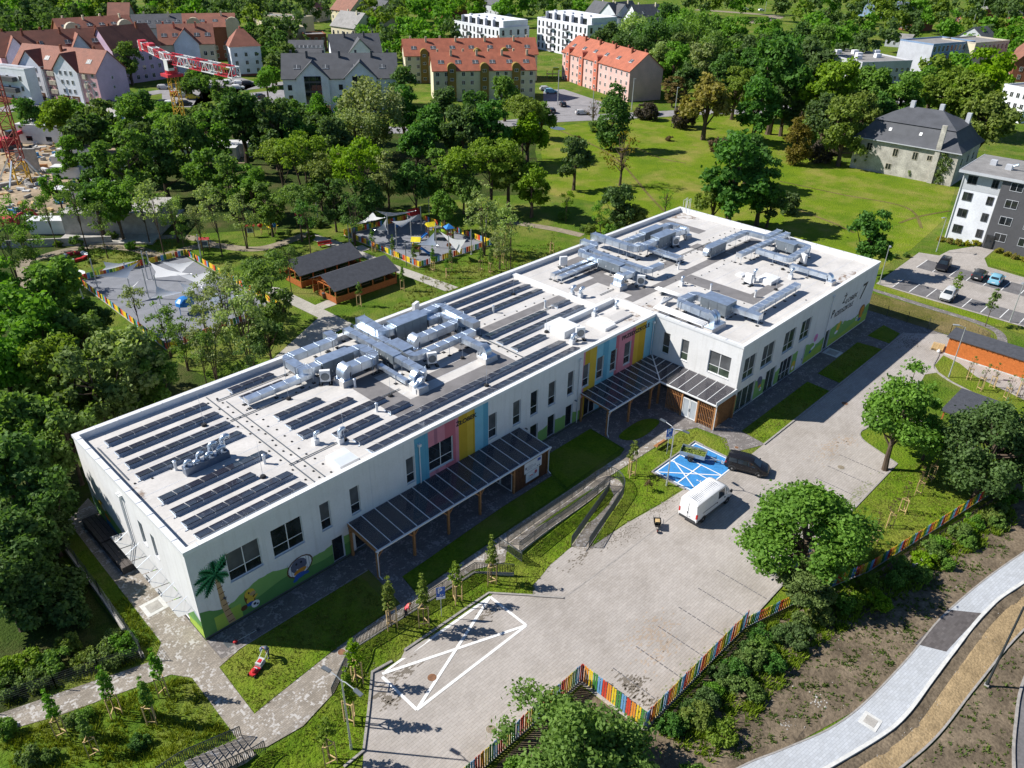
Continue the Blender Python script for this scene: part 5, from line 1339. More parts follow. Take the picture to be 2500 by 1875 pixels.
VAN=[(-3.1,.48,1.35,2.44,.99,.84),(-3.02,.42,1.35,2.54,1.02,.90),(-1.0,.40,1.32,2.58,1.03,.90),(1.2,.40,1.3,2.56,1.03,.90),(1.6,.40,1.3,2.42,1.03,.87),(2.1,.40,1.28,1.98,1.02,.84),(2.62,.40,1.2,1.30,1.0,.82),(2.95,.42,.98,1.04,.94,.72),(3.12,.50,.84,.86,.82,.6)]
SEDAN=[(-2.2,.42,.78,.82,.62,.58),(-2.15,.30,.92,.96,.80,.66),(-1.6,.24,.95,1.02,.86,.70),(-1.05,.22,.95,1.38,.87,.60),(-.5,.22,.94,1.44,.87,.63),(.2,.22,.93,1.44,.87,.63),(.6,.22,.93,1.34,.87,.60),(1.2,.22,.93,.98,.86,.70),(1.8,.24,.82,.86,.80,.68),(2.15,.32,.66,.68,.68,.56),(2.2,.42,.58,.60,.58,.48)]
def interp(S,x):
 for a,b in zip(S,S[1:]):
  if a[0]<=x<=b[0]:
   t=(x-a[0])/(b[0]-a[0])
   return[a[k]+(b[k]-a[k])*t for k in range(1,6)]
 return S[0][1:]if x<S[0][0]else S[-1][1:]
def car(name,label,cat,loc,rz,S,col,wheels,wr,glass,shield,rear,group=None,trim=None,detail=True):
 t=thing(name,label,cat,loc,rz,group)
 def ring(x,s):
  zb,zbelt,zr,w,wr_=s
  zm=zb+(zbelt-zb)*0.55
  half=[(w*.9,zb),(w,zb+0.10),(w*1.0,zm),(w*.985,zbelt),(wr_+.03,zr-.07*min(1,(zr-zbelt)*3+.2)),(wr_-.08,zr)]
  return[(x,y,z)for y,z in half]+[(x,-y,z)for y,z in half[::-1]]
 mb=MB();n=12
 vs=[]
 for s in S:vs+=ring(s[0],s[1:])
 fs=[(i*n+k,i*n+(k+1)%n,(i+1)*n+(k+1)%n,(i+1)*n+k)for i in range(len(S)-1)for k in range(n)]
 fs+=[tuple(range(n)),tuple(range(len(S)*n-1,(len(S)-1)*n-1,-1))]
 me=mb.add(vs,fs).mesh('body',col,fix=True)
 for p in me.polygons:p.use_smooth=True
 me.set_sharp_from_angle(angle=R(38))if hasattr(me,'set_sharp_from_angle')else None
 put('body',me,t)
 for(xa,xb)in glass:
  for sgn in(1,-1):
   g=[]
   for x,f in((xa,0.12),(xb,0.12),(xb,0.86),(xa,0.86)):
    zb,zbelt,zr,w,wr_=interp(S,x)
    zt=zr-.07*min(1,(zr-zbelt)*3+.2)
    g.append((x,sgn*(w*.985+(wr_+.03-w*.985)*f+0.012),zbelt+(zt-zbelt)*f))
   MB().quad(*g).build('side_window','car_glass',t)
 for(xa,xb),nm in((shield,'windscreen'),(rear,'rear_window')):
  if xa is None:continue
  g=[]
  for x,y in((xa,1),(xa,-1),(xb,-1),(xb,1)):
   zb,zbelt,zr,w,wr_=interp(S,x)
   off=0.014 if nm=='windscreen' else 0.02
   g.append((x+(off if nm=='windscreen' else-off),y*(wr_-.10),zr+off))
  MB().quad(*g).build(nm,'car_glass',t)
 ty=MB().lathe((0,0,0),[(wr*.62,-.1),(wr*.93,-.11),(wr,-.07),(wr,.07),(wr*.93,.11),(wr*.62,.1)],16)
 rm=MB().lathe((0,0,0),[(wr*.64,-.085),(wr*.64,.085),(wr*.3,.10),(wr*.12,.112)],12)
 for q in(ty,rm):q.v=[(a,c,b)for a,b,c in q.v]
 tm,rmm=ty.mesh('tyre','tyre',fix=True),rm.mesh('rim','rim',fix=True)
 W_=max(s[4]for s in S)
 for x in wheels:
  for sgn in(1,-1):
   w_=put('wheel',tm,t,(x,sgn*(W_-.085),wr));w_.rotation_euler=(0,0,0 if sgn>0 else math.pi)
   put('rim',rmm,w_)
   if detail:
    a=MB()
    for k in range(7):
     u=math.pi*k/7;u2=math.pi*(k+1)/7
     r0,r1=wr+.03,wr+.09
     a.quad((x+r0*math.cos(u),sgn*(W_+.012),wr+r0*math.sin(u)),(x+r1*math.cos(u),sgn*(W_+.012),wr+r1*math.sin(u)),(x+r1*math.cos(u2),sgn*(W_+.012),wr+r1*math.sin(u2)),(x+r0*math.cos(u2),sgn*(W_+.012),wr+r0*math.sin(u2)))
     a.quad((x+r0*math.cos(u),sgn*(W_+.012),wr+r0*math.sin(u)),(x+r0*math.cos(u2),sgn*(W_+.012),wr+r0*math.sin(u2)),(x,sgn*(W_+.006),wr))
    a.build('wheel_arch','bumper',t)
 xr,xf=S[0][0],S[-1][0]
 vanish=S is VAN
 for sgn in(1,-1):
  zt=1.15 if not vanish else 1.0
  MB().bx(xr-.015,xr+.12,sgn*(W_-.10)-.10,sgn*(W_-.10)+.06,zt-(.28 if not vanish else .05),zt+(0 if not vanish else .45)).build('tail_light','tail_red',t)if vanish else MB().box((xr+.14,sgn*(W_-.15),.92),(.2,.2,.22)).build('tail_light','tail_red',t)
  MB().box((xf-(.34 if not vanish else .28),sgn*(W_-.26),.70 if not vanish else .95),(.34,.24,.14 if not vanish else .26)).build('headlight','head_clear',t)
  xm=interp and(shield[1]-.25 if shield[0]is not None else 0)
  MB().box((xm,sgn*(W_+.10),1.02 if not vanish else 1.5),(.14,.2,.14 if not vanish else .32)).build('wing_mirror','bumper' if vanish else col,t)
 MB().box((xr+.02,0,.55),(.14,W_*1.7,.24)).build('rear_bumper','bumper' if vanish else col,t);MB().box((xf-.06,0,.48),(.16,W_*1.45,.2)).build('front_bumper','bumper',t)
 MB().box((xr-.06,0,.62 if not vanish else .95),(.02,.5,.11)).build('number_plate','frame_white',t)
 if detail and not vanish:
  for sgn in(1,-1):
   MB().bx(-1.0,1.0,sgn*(W_+.004)-.004,sgn*(W_+.004)+.004,.50,.53).build('side_trim','bumper',t)
   for x in(-.55,.42):MB().bx(x,x+.18,sgn*(W_*.99)-.02,sgn*(W_*.99)+.02,.83,.86).build('door_handle','bumper',t)
 return t
van=car('delivery_van','tall white panel van parked with its back to the forecourt','van',(41.35,-18.25,-0.02+gz(41.3,-18.2)),R(-1.5),VAN,'car_white',(-1.95,2.05),.36,[(.35,1.35),(1.62,2.3)],(1.62,2.6),(None,None))
for k in range(9):MB().bx(-2.7,1.0,-.68+.165*k,-.65+.165*k,2.50+.07*(1-abs(k-4)/5),2.56+.06*(1-abs(k-4)/5)).build('roof_rib','car_white',van)
MB().bx(-3.13,-3.11,-.01,.01,.75,2.3).build('door_gap','bumper',van);MB().bx(-3.14,-3.11,-.02,.1,1.18,1.32).build('rear_handle','bumper',van)
MB().bx(-2.2,.2,-1.045,-1.03,1.18,1.22).build('slide_rail','bumper',van);MB().bx(.12,.26,-1.06,-1.03,1.1,1.22).bx(1.4,1.54,-1.06,-1.03,1.1,1.22).build('door_handle','bumper',van)
MB().bx(-2.9,2.8,-1.055,-1.03,.55,.64).build('rub_strip','bumper',van)
HD=math.atan2(-4.02,1.46)
car('parked_car','black family hatchback with a trailer hitched behind it','car',(49.55,-17.9,0.03),HD,MPV,'car_black',(-1.36,1.32),.31,[(-1.8,-.98),(-.9,.02),(.1,.85)],(.6,1.3),(-2.08,-1.94))
mat('trailer_steel',(0.30,0.37,0.44),0.5,0.25,0.12,2,obj=True);mat('cuttings',(0.20,0.26,0.05),0.95,0,0.4,6,obj=True)
tx,ty_=(47.40,-12.87)
t=thing('car_trailer','small galvanised box trailer holding grass cuttings','trailer',(tx,ty_,0.04),HD)
for nm,a in(('side_board',(-1.3,1.3,-.72,-.69,.5,.92)),('side_board',(-1.3,1.3,.69,.72,.5,.92)),('tail_board',(-1.3,-1.27,-.69,.69,.5,.92)),('front_board',(1.27,1.3,-.69,.69,.5,.92)),('floor',(-1.27,1.27,-.69,.69,.46,.5))):MB().bx(*a).build(nm,'trailer_steel',t)
MB().bar((1.3,-.4,.45),(2.6,0,.45),.07).bar((1.3,.4,.45),(2.6,0,.45),.07).bar((2.5,0,.45),(2.95,0,.46),.08).build('drawbar','trailer_steel',t)
MB().tube([(2.3,.2,.1),(2.3,.2,.75)],.03,6).ball((2.3,.2,.12),.11).build('jockey_wheel','tyre',t)
for sgn in(1,-1):
 w=MB().lathe((0,0,0),[(.18,-.08),(.29,-.09),(.3,0),(.29,.09),(.18,.08)],14);w.v=[(a,c,b)for a,b,c in w.v]
 w_=w.build('wheel','tyre',t,fix=True);w_.location=(-.1,sgn*.85,.3)
 r_2=MB().lathe((0,0,0),[(.18,-.08),(.18,.08),(.06,.095)],10);r_2.v=[(a,c,b)for a,b,c in r_2.v];r_2.build('rim','rim',w_,fix=True)
 MB().bx(-.45,.25,sgn*.85-.12,sgn*.85+.12,.62,.65).build('mudguard','bumper',t)
mb=MB();random.seed(3)
for k in range(420):
 x,y=random.uniform(-1.2,1.2),random.uniform(-.64,.64)
 z=.52+.34*max(.1,1-(x/1.4)**2)*random.uniform(.6,1)*(1-.4*abs(y))
 d=Vector((random.uniform(-1,1),random.uniform(-1,1),random.uniform(-.4,.8))).normalized()*.16
 mb.add([(x,y,z),(x+d.x,y+d.y,z+d.z),(x+d.y*.5,y-d.x*.5,z+.05)],[(0,1,2)])
mb.bx(-1.25,1.25,-.67,.67,.5,.6)
stuff(mb.build('grass_cuttings','cuttings',t))
car('parked_car','black estate car nearest the apartment entrance','car',(122.0,-12.0,.04),R(188),MPV,'car_black',(-1.36,1.32),.32,[(-1.8,-.98),(-.9,.02),(.1,.85)],(.6,1.3),(-2.08,-1.94))
car('parked_car','dark grey hatchback parked beside the light blue one','car',(121.9,-17.5,.04),R(4),HATCH,'car_dark',(-1.28,1.28),.31,[(-1.5,-.5),(-.42,.6)],(.38,1.0),(-1.98,-1.8))
car('parked_car','light blue hatchback on the neighbouring car park','car',(121.9,-20.0,.04),R(4),HATCH,'car_sky',(-1.28,1.28),.31,[(-1.5,-.5),(-.42,.6)],(.38,1.0),(-1.98,-1.8))
car('parked_car','silver hatchback parked alone near the young tree','car',(109.9,-16.9,.04),R(182),HATCH,'car_silver',(-1.28,1.28),.31,[(-1.5,-.5),(-.42,.6)],(.38,1.0),(-1.98,-1.8))
# ---------------------------------------------------------------- mower, trimmer, barrow, pallet
mat('mower_red',(0.52,0.03,0.035),0.35,0,0.1,4,obj=True);mat('bag_white',(0.45,0.45,0.46),0.7,0,0.15,5,obj=True)
mx,my=(1.14,-5.35);man_p=(2.63,-4.72)
mh=math.atan2(my-man_p[1],mx-man_p[0])
t=thing('lawn_mower','red and white push mower in front of the bending man','lawn mower',(mx,my,.06),mh)
MB().prism([(-.35,-.26),(.35,-.26),(.45,-.15),(.45,.15),(.35,.26),(-.35,.26)],.1,.24).build('deck','mower_red',t)
MB().lathe((.1,0,.24),[(.2,0),(.2,.14),(.12,.22)],12).build('engine','mower_red',t);MB().bx(-.18,.02,-.13,.13,.24,.36).build('engine_block','bag_white',t)
MB().add([(-.38,-.26,.15),(-.38,.26,.15),(-.38,.24,.5),(-.38,-.24,.5),(-1.0,-.24,.2),(-1.0,.24,.2),(-.95,.2,.58),(-.95,-.2,.58)],[(0,1,2,3),(7,6,5,4),(3,2,6,7),(0,3,7,4),(1,5,6,2),(0,4,5,1)]).build('grass_bag','bag_white',t,fix=True)
MB().bx(-.86,-.5,-.14,.14,.535,.56).build('bag_flap','mower_red',t)
for x in(-.4,.4):
 for s in(-.3,.3):
  w=MB().lathe((0,0,0),[(.05,-.03),(.1,-.03),(.1,.03),(.05,.03)],12);w.v=[(x+a,s+c,b+.1)for a,b,c in w.v];w.build('wheel','tyre',t,fix=True)
for s in(-.24,.24):MB().tube([(-.35,s,.2),(-1.55,s,1.02)],.014,6).build('handle_tube','steel_galv',t)
MB().tube([(-1.55,-.24,1.02),(-1.55,.24,1.02)],.016,6).build('grip_bar','bumper',t)
tp,tq=(1.62,-1.81),(3.34,-1.89)
t=thing('grass_trimmer','petrol grass trimmer lying on the shaded paving by the mural','trimmer',(*tp,.08),math.atan2(tq[1]-tp[1],tq[0]-tp[0]))
MB().tube([(0,0,.08),(1.7,0,.05)],.014,6).build('shaft','steel_galv',t);MB().ball((-.12,0,.1),(.2,.14,.12)).build('motor','mower_red',t);MB().tube([(.5,0,.08),(.62,.32,.12),(.5,.36,.1)],.012,5).build('handle','bumper',t);MB().lathe((1.75,0,0),[(.16,.02),(.1,.08)],10).build('guard','bumper',t)
wp=(35.94,-16.51)
t=thing('wheelbarrow','dark wheelbarrow tipped forward on the forecourt','wheelbarrow',(*wp,gz(*wp)+.03),R(-140))
MB().add([(-.3,-.3,.35),(.35,-.2,.3),(.35,.2,.3),(-.3,.3,.35),(-.5,-.36,.75),(.55,-.3,.7),(.55,.3,.7),(-.5,.36,.75)],[(0,3,2,1),(0,1,5,4),(1,2,6,5),(2,3,7,6),(3,0,4,7)]).build('tray','bumper',t,fix=True)
for s in(-.22,.22):MB().tube([(.75,s*.3,.2),(-.2,s,.32),(-1.15,s*1.3,.45)],.02,6).tube([(-.3,s,.3),(-.4,s,.0)],.02,5).build('frame_tube','rail_dark',t)
w=MB().lathe((0,0,0),[(.06,-.05),(.19,-.05),(.2,0),(.19,.05),(.06,.05)],14);w.v=[(.75+a,c,b+.2)for a,b,c in w.v];w.build('wheel','tyre',t,fix=True)
w=MB().lathe((0,0,0),[(.1,-.055),(.1,.055)],10);w.v=[(.75+a,c,b+.2)for a,b,c in w.v];w.build('hub','mower_red',t,fix=True)
MB().bx(-.25,.2,-.2,.2,.62,.8).build('cardboard_load','stake_wood',t)
pp=(91.91,-21.81)
t=thing('wooden_pallet','stack of bare wooden pallets at the end of the shed','pallet',(*pp,.04),R(10))
for lv in(0,.16):
 for k in range(7):MB().bx(-1.0+.31*k,-.82+.31*k,-.7,.7,.12+lv,.145+lv).build('deck_board','stake_wood',t)
 for y in(-.65,0,.65):MB().bx(-1.0,1.04,y-.05,y+.05,.02+lv,.12+lv).build('stringer','stake_wood',t)
sp_=(90.63,-22.35)
t=thing('sack','small white sack on the ground before the pallets','sack',(*sp_,.03));MB().ball((0,0,.2),(.3,.25,.22)).build('body','frame_white',t,smooth=True);MB().lathe((0,0,.38),[(.08,0),(.05,.08),(.09,.13)],8).build('neck','frame_white',t)
# ---------------------------------------------------------------- people
def person(label,loc,rz,joints,edges,mats,cap=None):
 """joints: name -> (x,y,z,radius,material index)"""
 names=list(joints)
 me=bpy.data.meshes.new('body')
 me.from_pydata([joints[n][:3]for n in names],[(names.index(a),names.index(b))for a,b in edges],[])
 ob=bpy.data.objects.new('tmp_body',me);C.objects.link(ob)
 sk=ob.modifiers.new('skin','SKIN');sk.use_smooth_shade=True
 for i,n in enumerate(names):
  s=me.skin_vertices[0].data[i];r=joints[n][3];s.radius=(r,r);s.use_root=(n=='pelvis')
 ss=ob.modifiers.new('sub','SUBSURF');ss.levels=1;ss.render_levels=1
 bpy.context.view_layer.update()
 m2=bpy.data.meshes.new_from_object(ob.evaluated_get(bpy.context.evaluated_depsgraph_get()))
 bpy.data.objects.remove(ob)
 m2.materials.clear()
 for k in mats:m2.materials.append(M[k])
 segs=[(Vector(joints[a][:3]),Vector(joints[b][:3]),joints[a][4],joints[b][4])for a,b in edges]
 for p in m2.polygons:
  c=p.center;best=(1e9,0)
  for a,b,ma,mb_ in segs:
   d=b-a;t=cl((c-a).dot(d)/max(1e-9,d.length_squared));dd=(c-(a+d*t)).length
   if dd<best[0]:best=(dd,ma if t<.5 else mb_)
  p.material_index=best[1]
 m2.name='body'
 t=thing('person',label,'person',loc,rz)
 put('body',m2,t)
 for side in('l','r'):
  h=Vector(joints['hand_'+side][:3]);e=Vector(joints['elbow_'+side][:3])
  d=(h-e).normalized();s=d.cross(Vector((0,0,1))).normalized();u=s.cross(d)
  mb=MB();mb.ball(h+d*.03,(.045,.045,.03),8,5)
  for k,L in enumerate((.055,.065,.06,.048)):
   b0=h+d*.055+s*(-.03+.02*k);b1=b0+d*L*.6-u*.012;b2=b1-u*L*.6+d*.008
   mb.tube([b0,b1,b2],[.010,.009,.007],5)
  b0=h+s*.045+d*.01;mb.tube([b0,b0+s*.03+d*.03,b0+s*.02+d*.055-u*.02],[.012,.010,.008],5)
  mb.build('hand','skin',t,smooth=True)
 hd=Vector(joints['head'][:3]);nk=Vector(joints['neck'][:3]);up=(hd-nk).normalized()
 fw=Vector((1,0,0));fw=(fw-up*fw.dot(up)).normalized();sd_=up.cross(fw)
 mb=MB()
 mb.ball(hd+fw*.115,(.022,.018,.03),6,4)
 for s in(-1,1):mb.ball(hd+sd_*(.10*s),(.03,.02,.04),6,4)
 mb.build('face_features','skin',t,smooth=True)
 mb=MB()
 for s in(-1,1):mb.ball(hd+fw*.10+sd_*(.04*s)+up*.015,.014,6,4)
 mb.build('eyes','letter_black',t)
 mb=MB();mb.ball(hd+up*.045-fw*.012,(.12,.115,.10),10,6)
 if cap:mb.tube([hd+up*.06+fw*.08,hd+up*.045+fw*.2],[.08,.05],8)
 mb.build('cap' if cap else 'hair',cap or 'hair_red',t,smooth=True)
 return t
mat('skin',(0.50,0.28,0.19),0.6,0,0.1,8,obj=True);mat('shirt_grey',(0.20,0.23,0.32),0.85,0,0.15,6,obj=True);mat('trouser_grey',(0.09,0.10,0.13),0.9,0,0.2,6,obj=True);mat('shoe',(0.25,0.25,0.24),0.8,0,0.15,8,obj=True)
mat('vest_red',(0.75,0.10,0.12),0.7,0,0.12,6,obj=True);mat('trouser_dark',(0.035,0.035,0.045),0.9,0,0.2,6,obj=True);mat('hair_red',(0.22,0.09,0.04),0.8,0,0.2,9,obj=True)
E_=[('pelvis','spine'),('spine','chest'),('chest','neck'),('neck','head')]+[(a+s,b+s)for s in('_l','_r')for a,b in(('shoulder','elbow'),('elbow','wrist'),('wrist','hand'),('hip','knee'),('knee','ankle'),('ankle','toe'))]+[('chest','shoulder_l'),('chest','shoulder_r'),('pelvis','hip_l'),('pelvis','hip_r')]
def pose(lean,reach,hand_z,step):
 J={'pelvis':(0,0,.93,.15,2),'spine':(lean*.35,0,1.12,.14,1),'chest':(lean*.85,0,1.33-lean*.15,.16,1),'neck':(lean*1.15,0,1.47-lean*.28,.06,0),'head':(lean*1.4,0,1.60-lean*.42,.105,0)}
 for s,n in((1,'_l'),(-1,'_r')):
  sx,sz=lean*.95,1.38-lean*.2
  J['shoulder'+n]=(sx,.19*s,sz,.075,1);J['elbow'+n]=(sx+(reach-sx)*.42,.25*s,sz-(sz-hand_z)*.6,.05,0)
  J['wrist'+n]=(reach-.04,.22*s,hand_z+.03,.034,0);J['hand'+n]=(reach,.22*s,hand_z,.034,0)
  f=step*s
  J['hip'+n]=(0,.10*s,.88,.105,2);J['knee'+n]=(.06+f*.5,.11*s,.48,.07,2);J['ankle'+n]=(f-.04,.11*s,.09,.05,2);J['toe'+n]=(f+.13,.12*s,.04,.042,3)
 return J
d_man=Vector((mx-man_p[0],my-man_p[1]))
reach=max(.45,d_man.length-1.55)
person('man in grey T-shirt and cap bending forward to push the mower',(man_p[0],man_p[1],.05),mh,pose(.40,min(.75,reach),1.0,.16),E_,['skin','shirt_grey','trouser_grey','shoe'],cap='shirt_grey')
rp=(12.42,-8.85)
person('person in a red vest leaning over the railing beside a young tree',(rp[0],rp[1],-.12+.0),R(-40),pose(.30,.5,.95,.10),E_,['skin','vest_red','trouser_dark','shoe'])
# ---------------------------------------------------------------- painted picket fence
FC={}
for nm,c in(('red',(0.62,0.06,0.03)),('orange',(0.78,0.30,0.04)),('yellow',(0.80,0.60,0.03)),('green',(0.06,0.25,0.05)),('blue',(0.15,0.36,0.62))):
 mat('slat_'+nm,c,0.55,0,0.12,3,fine=0.12)
def picket(label,pts,h,cols=('red','red','orange','orange','yellow','yellow','green','green','blue','blue'),sp=0.21,w=0.155,name='picket_fence',zoff=0.1,ph=0,back=True):
 ox,oy=pts[0];z0=gz(ox,oy)
 t=thing(name,label,'fence',(ox,oy,z0))
 k=ph
 mes={c:MB().bx(-w/2,w/2,-.012,.012,0,h).mesh('slat','slat_'+c)for c in set(cols)}
 for a,b in zip(pts,pts[1:]):
  L=math.dist(a,b);ang=math.atan2(b[1]-a[1],b[0]-a[0]);n=int(L/sp)
  nx,ny=-math.sin(ang),math.cos(ang)
  for i in range(n):
   f=(i+.5)/n;x,y=a[0]+(b[0]-a[0])*f,a[1]+(b[1]-a[1])*f
   s_=put('slat',mes[cols[k%len(cols)]],t,(x-ox,y-oy,gz(x,y)-z0+zoff+random.uniform(-.015,.015)))
   s_.rotation_euler=(random.uniform(-.02,.02),random.uniform(-.012,.012),ang);k+=1
  for zz in(.3,h-.25):
   MB().bar((a[0]-ox+nx*.04,a[1]-oy+ny*.04,gz(*a)-z0+zoff+zz),(b[0]-ox+nx*.04,b[1]-oy+ny*.04,gz(*b)-z0+zoff+zz),.04,.07).build('rail','steel_galv',t)
  MB().bar((a[0]-ox,a[1]-oy,gz(*a)-z0+.03),(b[0]-ox,b[1]-oy,gz(*b)-z0+.03),.1,.14).build('footing','concrete',t)
  for i in range(int(L/2.5)+1):
   f=i*2.5/L;x,y=a[0]+(b[0]-a[0])*f,a[1]+(b[1]-a[1])*f
   MB().bx(x-ox+nx*.08-.03,x-ox+nx*.08+.03,y-oy+ny*.08-.03,y-oy+ny*.08+.03,gz(x,y)-z0,gz(x,y)-z0+h).build('post','steel_galv',t)
 return t
random.seed(8)
picket('rainbow picket fence round the lower corner of the forecourt',[(1.0,-22.45),(18.01,-22.49),(18.00,-28.27),(31.41,-28.48)],1.75)
picket('rainbow picket fence following the grass bank on the right',[(31.30,-28.55),(38.5,-30.9),(43.84,-32.90),(52.52,-34.74),(62.53,-36.78),(66.0,-37.6)],1.15,ph=4)
# ---------------------------------------------------------------- picnic shelters
mat('shingle',(0.075,0.08,0.095),0.85,0,0.18,2.0,fine=0.3,bmp=0.5);mat('shelter_wood',(0.42,0.13,0.035),0.6,0,0.2,4,fine=0.2)
plank_me=MB().bx(0,1,-.015,.015,0,.135).mesh('board','shelter_wood')
def shelter(label,x0,x1,y0,y1):
 t=thing('picnic_shelter',label,'shelter',(x0,y0,.03))
 L,W=x1-x0,y1-y0;he,hr=2.35,3.7
 ym=W/2
 for sgn,(ya,yb)in((-1,(-.45,ym)),(1,(W+.45,ym))):
  MB().add([(-.4,ya,he-.18),(L+.4,ya,he-.18),(L+.4,yb,hr),(-.4,yb,hr),(-.4,ya,he-.26),(L+.4,ya,he-.26),(L+.4,yb,hr-.08),(-.4,yb,hr-.08)],[(0,1,2,3),(7,6,5,4),(0,4,5,1),(1,5,6,2),(3,2,6,7),(0,3,7,4)]).build('roof_slope','shingle',t,fix=True)
 n=6
 for k in range(n):
  x=L*k/(n-1)
  for y in(0.0,W):
   p_=MB().bx(x-.07,x+.07,y-.07,y+.07,0,he).build('post','shelter_wood',t)
   for d in(-1,1):
    if 0<=x+d*.1<=L:MB().bar((x,y,he-.6),(x+d*.5,y,he-.05),.07,.09).build('brace','shelter_wood',p_)
 for x in(0.0,L):
  for y in(W*.25,W*.5,W*.75):MB().bx(x-.06,x+.06,y-.06,y+.06,0,he+.9*(1-abs(y-ym)/ym)).build('post','shelter_wood',t)
  MB().bx(x-.06,x+.06,0,W,he-.14,he).build('tie_beam','shelter_wood',t)
  mb=[(x,.0,he-.3)]
  MB().tube([(x,W*f,he-.35+.75*math.sin(math.pi*f))for f in np.linspace(0,1,9)],.07,5).build('arched_brace','shelter_wood',t)
 for y in(0.0,W):MB().bx(-.3,L+.3,y-.07,y+.07,he-.24,he-.07).build('wall_plate','shelter_wood',t)
 for k in range(7):
  z=.06+.14*k
  for y in(-.05,W+.05):put('board',plank_me,t,(0,y,z),0,(L,1,1))
  put('board',plank_me,t,(-.05,0,z),R(90),(W*.72,1,1));put('board',plank_me,t,(L+.05,0,z),R(90),(W*.72,1,1))
 for k in range(4):
  tb=MB().bx(1.2+2.4*k,2.8+2.4*k,W*.5-.4,W*.5+.4,.68,.74).build('table','stake_wood',t)
  MB().bx(1.2+2.4*k,2.8+2.4*k,W*.5-.9,W*.5-.62,.42,.46).bx(1.2+2.4*k,2.8+2.4*k,W*.5+.62,W*.5+.9,.42,.46).build('bench','stake_wood',tb)
 return t
shelter('open red timber picnic shelter with dark roof nearest the school',42.7,53.6,44.5,50.3);shelter('open red timber picnic shelter with dark roof nearest the trees',42.2,53.0,52.8,58.6)
# ---------------------------------------------------------------- playgrounds
mat('sail_white',(0.82,0.83,0.85),0.8,0,0.05,1.0);mat('sail_grey',(0.30,0.36,0.46),0.8,0,0.08,1.0)
for s in('sail_white','sail_grey'):
 nt=M[s].node_tree;b=nt.nodes['Principled BSDF']
 tl=nt.nodes.new('ShaderNodeBsdfTranslucent');mx=nt.nodes.new('ShaderNodeMixShader');mx.inputs[0].default_value=.42
 tl.inputs[0].default_value=(.8,.82,.86,1)if s=='sail_white' else(.25,.3,.4,1)
 nt.links.new(b.outputs[0],mx.inputs[1]);nt.links.new(tl.outputs[0],mx.inputs[2]);nt.links.new(mx.outputs[0],nt.nodes['Material Output'].inputs[0])
mat('play_yellow',(0.75,0.62,0.03),0.4);mat('play_blue',(0.03,0.20,0.55),0.4);mat('play_green',(0.30,0.48,0.03),0.4);mat('play_red',(0.45,0.03,0.03),0.5)
def sail(label,pts,material='sail_white',sag=.55):
 c=Vector((sum(p[0]for p in pts)/len(pts),sum(p[1]for p in pts)/len(pts),0))
 t=thing('shade_sail',label,'shade sail',(c.x,c.y,0))
 p=[Vector(q)-c for q in pts];n=10
 mb=MB()
 if len(p)==3:
  idx={};vs=[];g=sum(p,Vector())/3
  for i in range(n+1):
   for j in range(n+1-i):
    a,b,d=i/n,j/n,1-i/n-j/n
    q=p[0]*a+p[1]*b+p[2]*d
    e=4*(a*b+b*d+a*d)/1.34
    edge=1-27*a*b*d
    q=q+(g-q)*.32*edge*(1-max(a,b,d))*1.6
    q.z-=sag*e*.5
    idx[i,j]=len(vs);vs.append(q)
  fs=[]
  for i in range(n):
   for j in range(n-i):
    fs.append((idx[i,j],idx[i+1,j],idx[i,j+1]))
    if j<n-i-1:fs.append((idx[i+1,j],idx[i+1,j+1],idx[i,j+1]))
  mb.add(vs,fs)
 mb.build('cloth',material,t,smooth=True)
 for q in p:MB().tube([q,q+(q-sum(p,Vector())/3).normalized()*.25+Vector((0,0,.05))],.02,4).build('cable','steel_galv',t)
 return t
def sail_post(label,p,h=4.0,group='sail posts'):
 t=thing('sail_post',label,'post',(p[0],p[1],.04),0,group)
 MB().lathe((0,0,0),[(.2,0),(.2,.03),(.085,.04),(.08,h)],9).build('pole','pole_grey',t);MB().tube([(0,0,h-.1),(.12,0,h-.05)],.025,5).build('eye','steel_galv',t)
 return t
SP=[(58.58,63.73),(68.11,70.05),(65.19,61.47),(62.73,55.99),(65.72,55.71),(67.97,51.89),(71.76,60.36),(65.64,45.95),(59.54,64.13),(70.24,45.60)]
order_labels([sail_post('x',p,4.3,'grey sail posts on the fenced playground beside the shelters')for p in SP],'grey shade-sail post on the playground beside the shelters, {} from the left')
sail('blue-grey and white shade sail at the far left of the playground by the shelters',[(*(58.94,62.38),3.6),(*(64.09,63.96),4.2),(*(63.66,60.30),4.2)])
sail('shade sail stretched across the far side of the playground by the shelters',[(*(65.01,64.07),4.2),(*(67.26,64.42),2.6),(*(69.86,59.55),4.2)],'sail_white',.7)
sail('small white triangular sail hanging steeply in mid playground by the shelters',[(*(62.65,61.58),2.0),(*(63.69,59.62),4.2),(*(63.57,59.50),2.2)])
sail('white sail with a deep sag over the middle of the playground by the shelters',[(*(63.68,58.20),4.1),(*(68.84,57.62),4.2),(*(65.14,57.53),2.9)],'sail_white',.8)
sail('dark grey sail beside the small slide',[(*(61.54,49.03),3.0),(*(65.37,49.14),4.1),(*(63.69,46.60),3.0)],'sail_grey')
sail('striped grey sail at the near right corner of the playground',[(*(66.27,48.72),4.1),(*(67.07,43.34),4.0),(*(66.45,44.27),1.6)],'sail_white',.9)
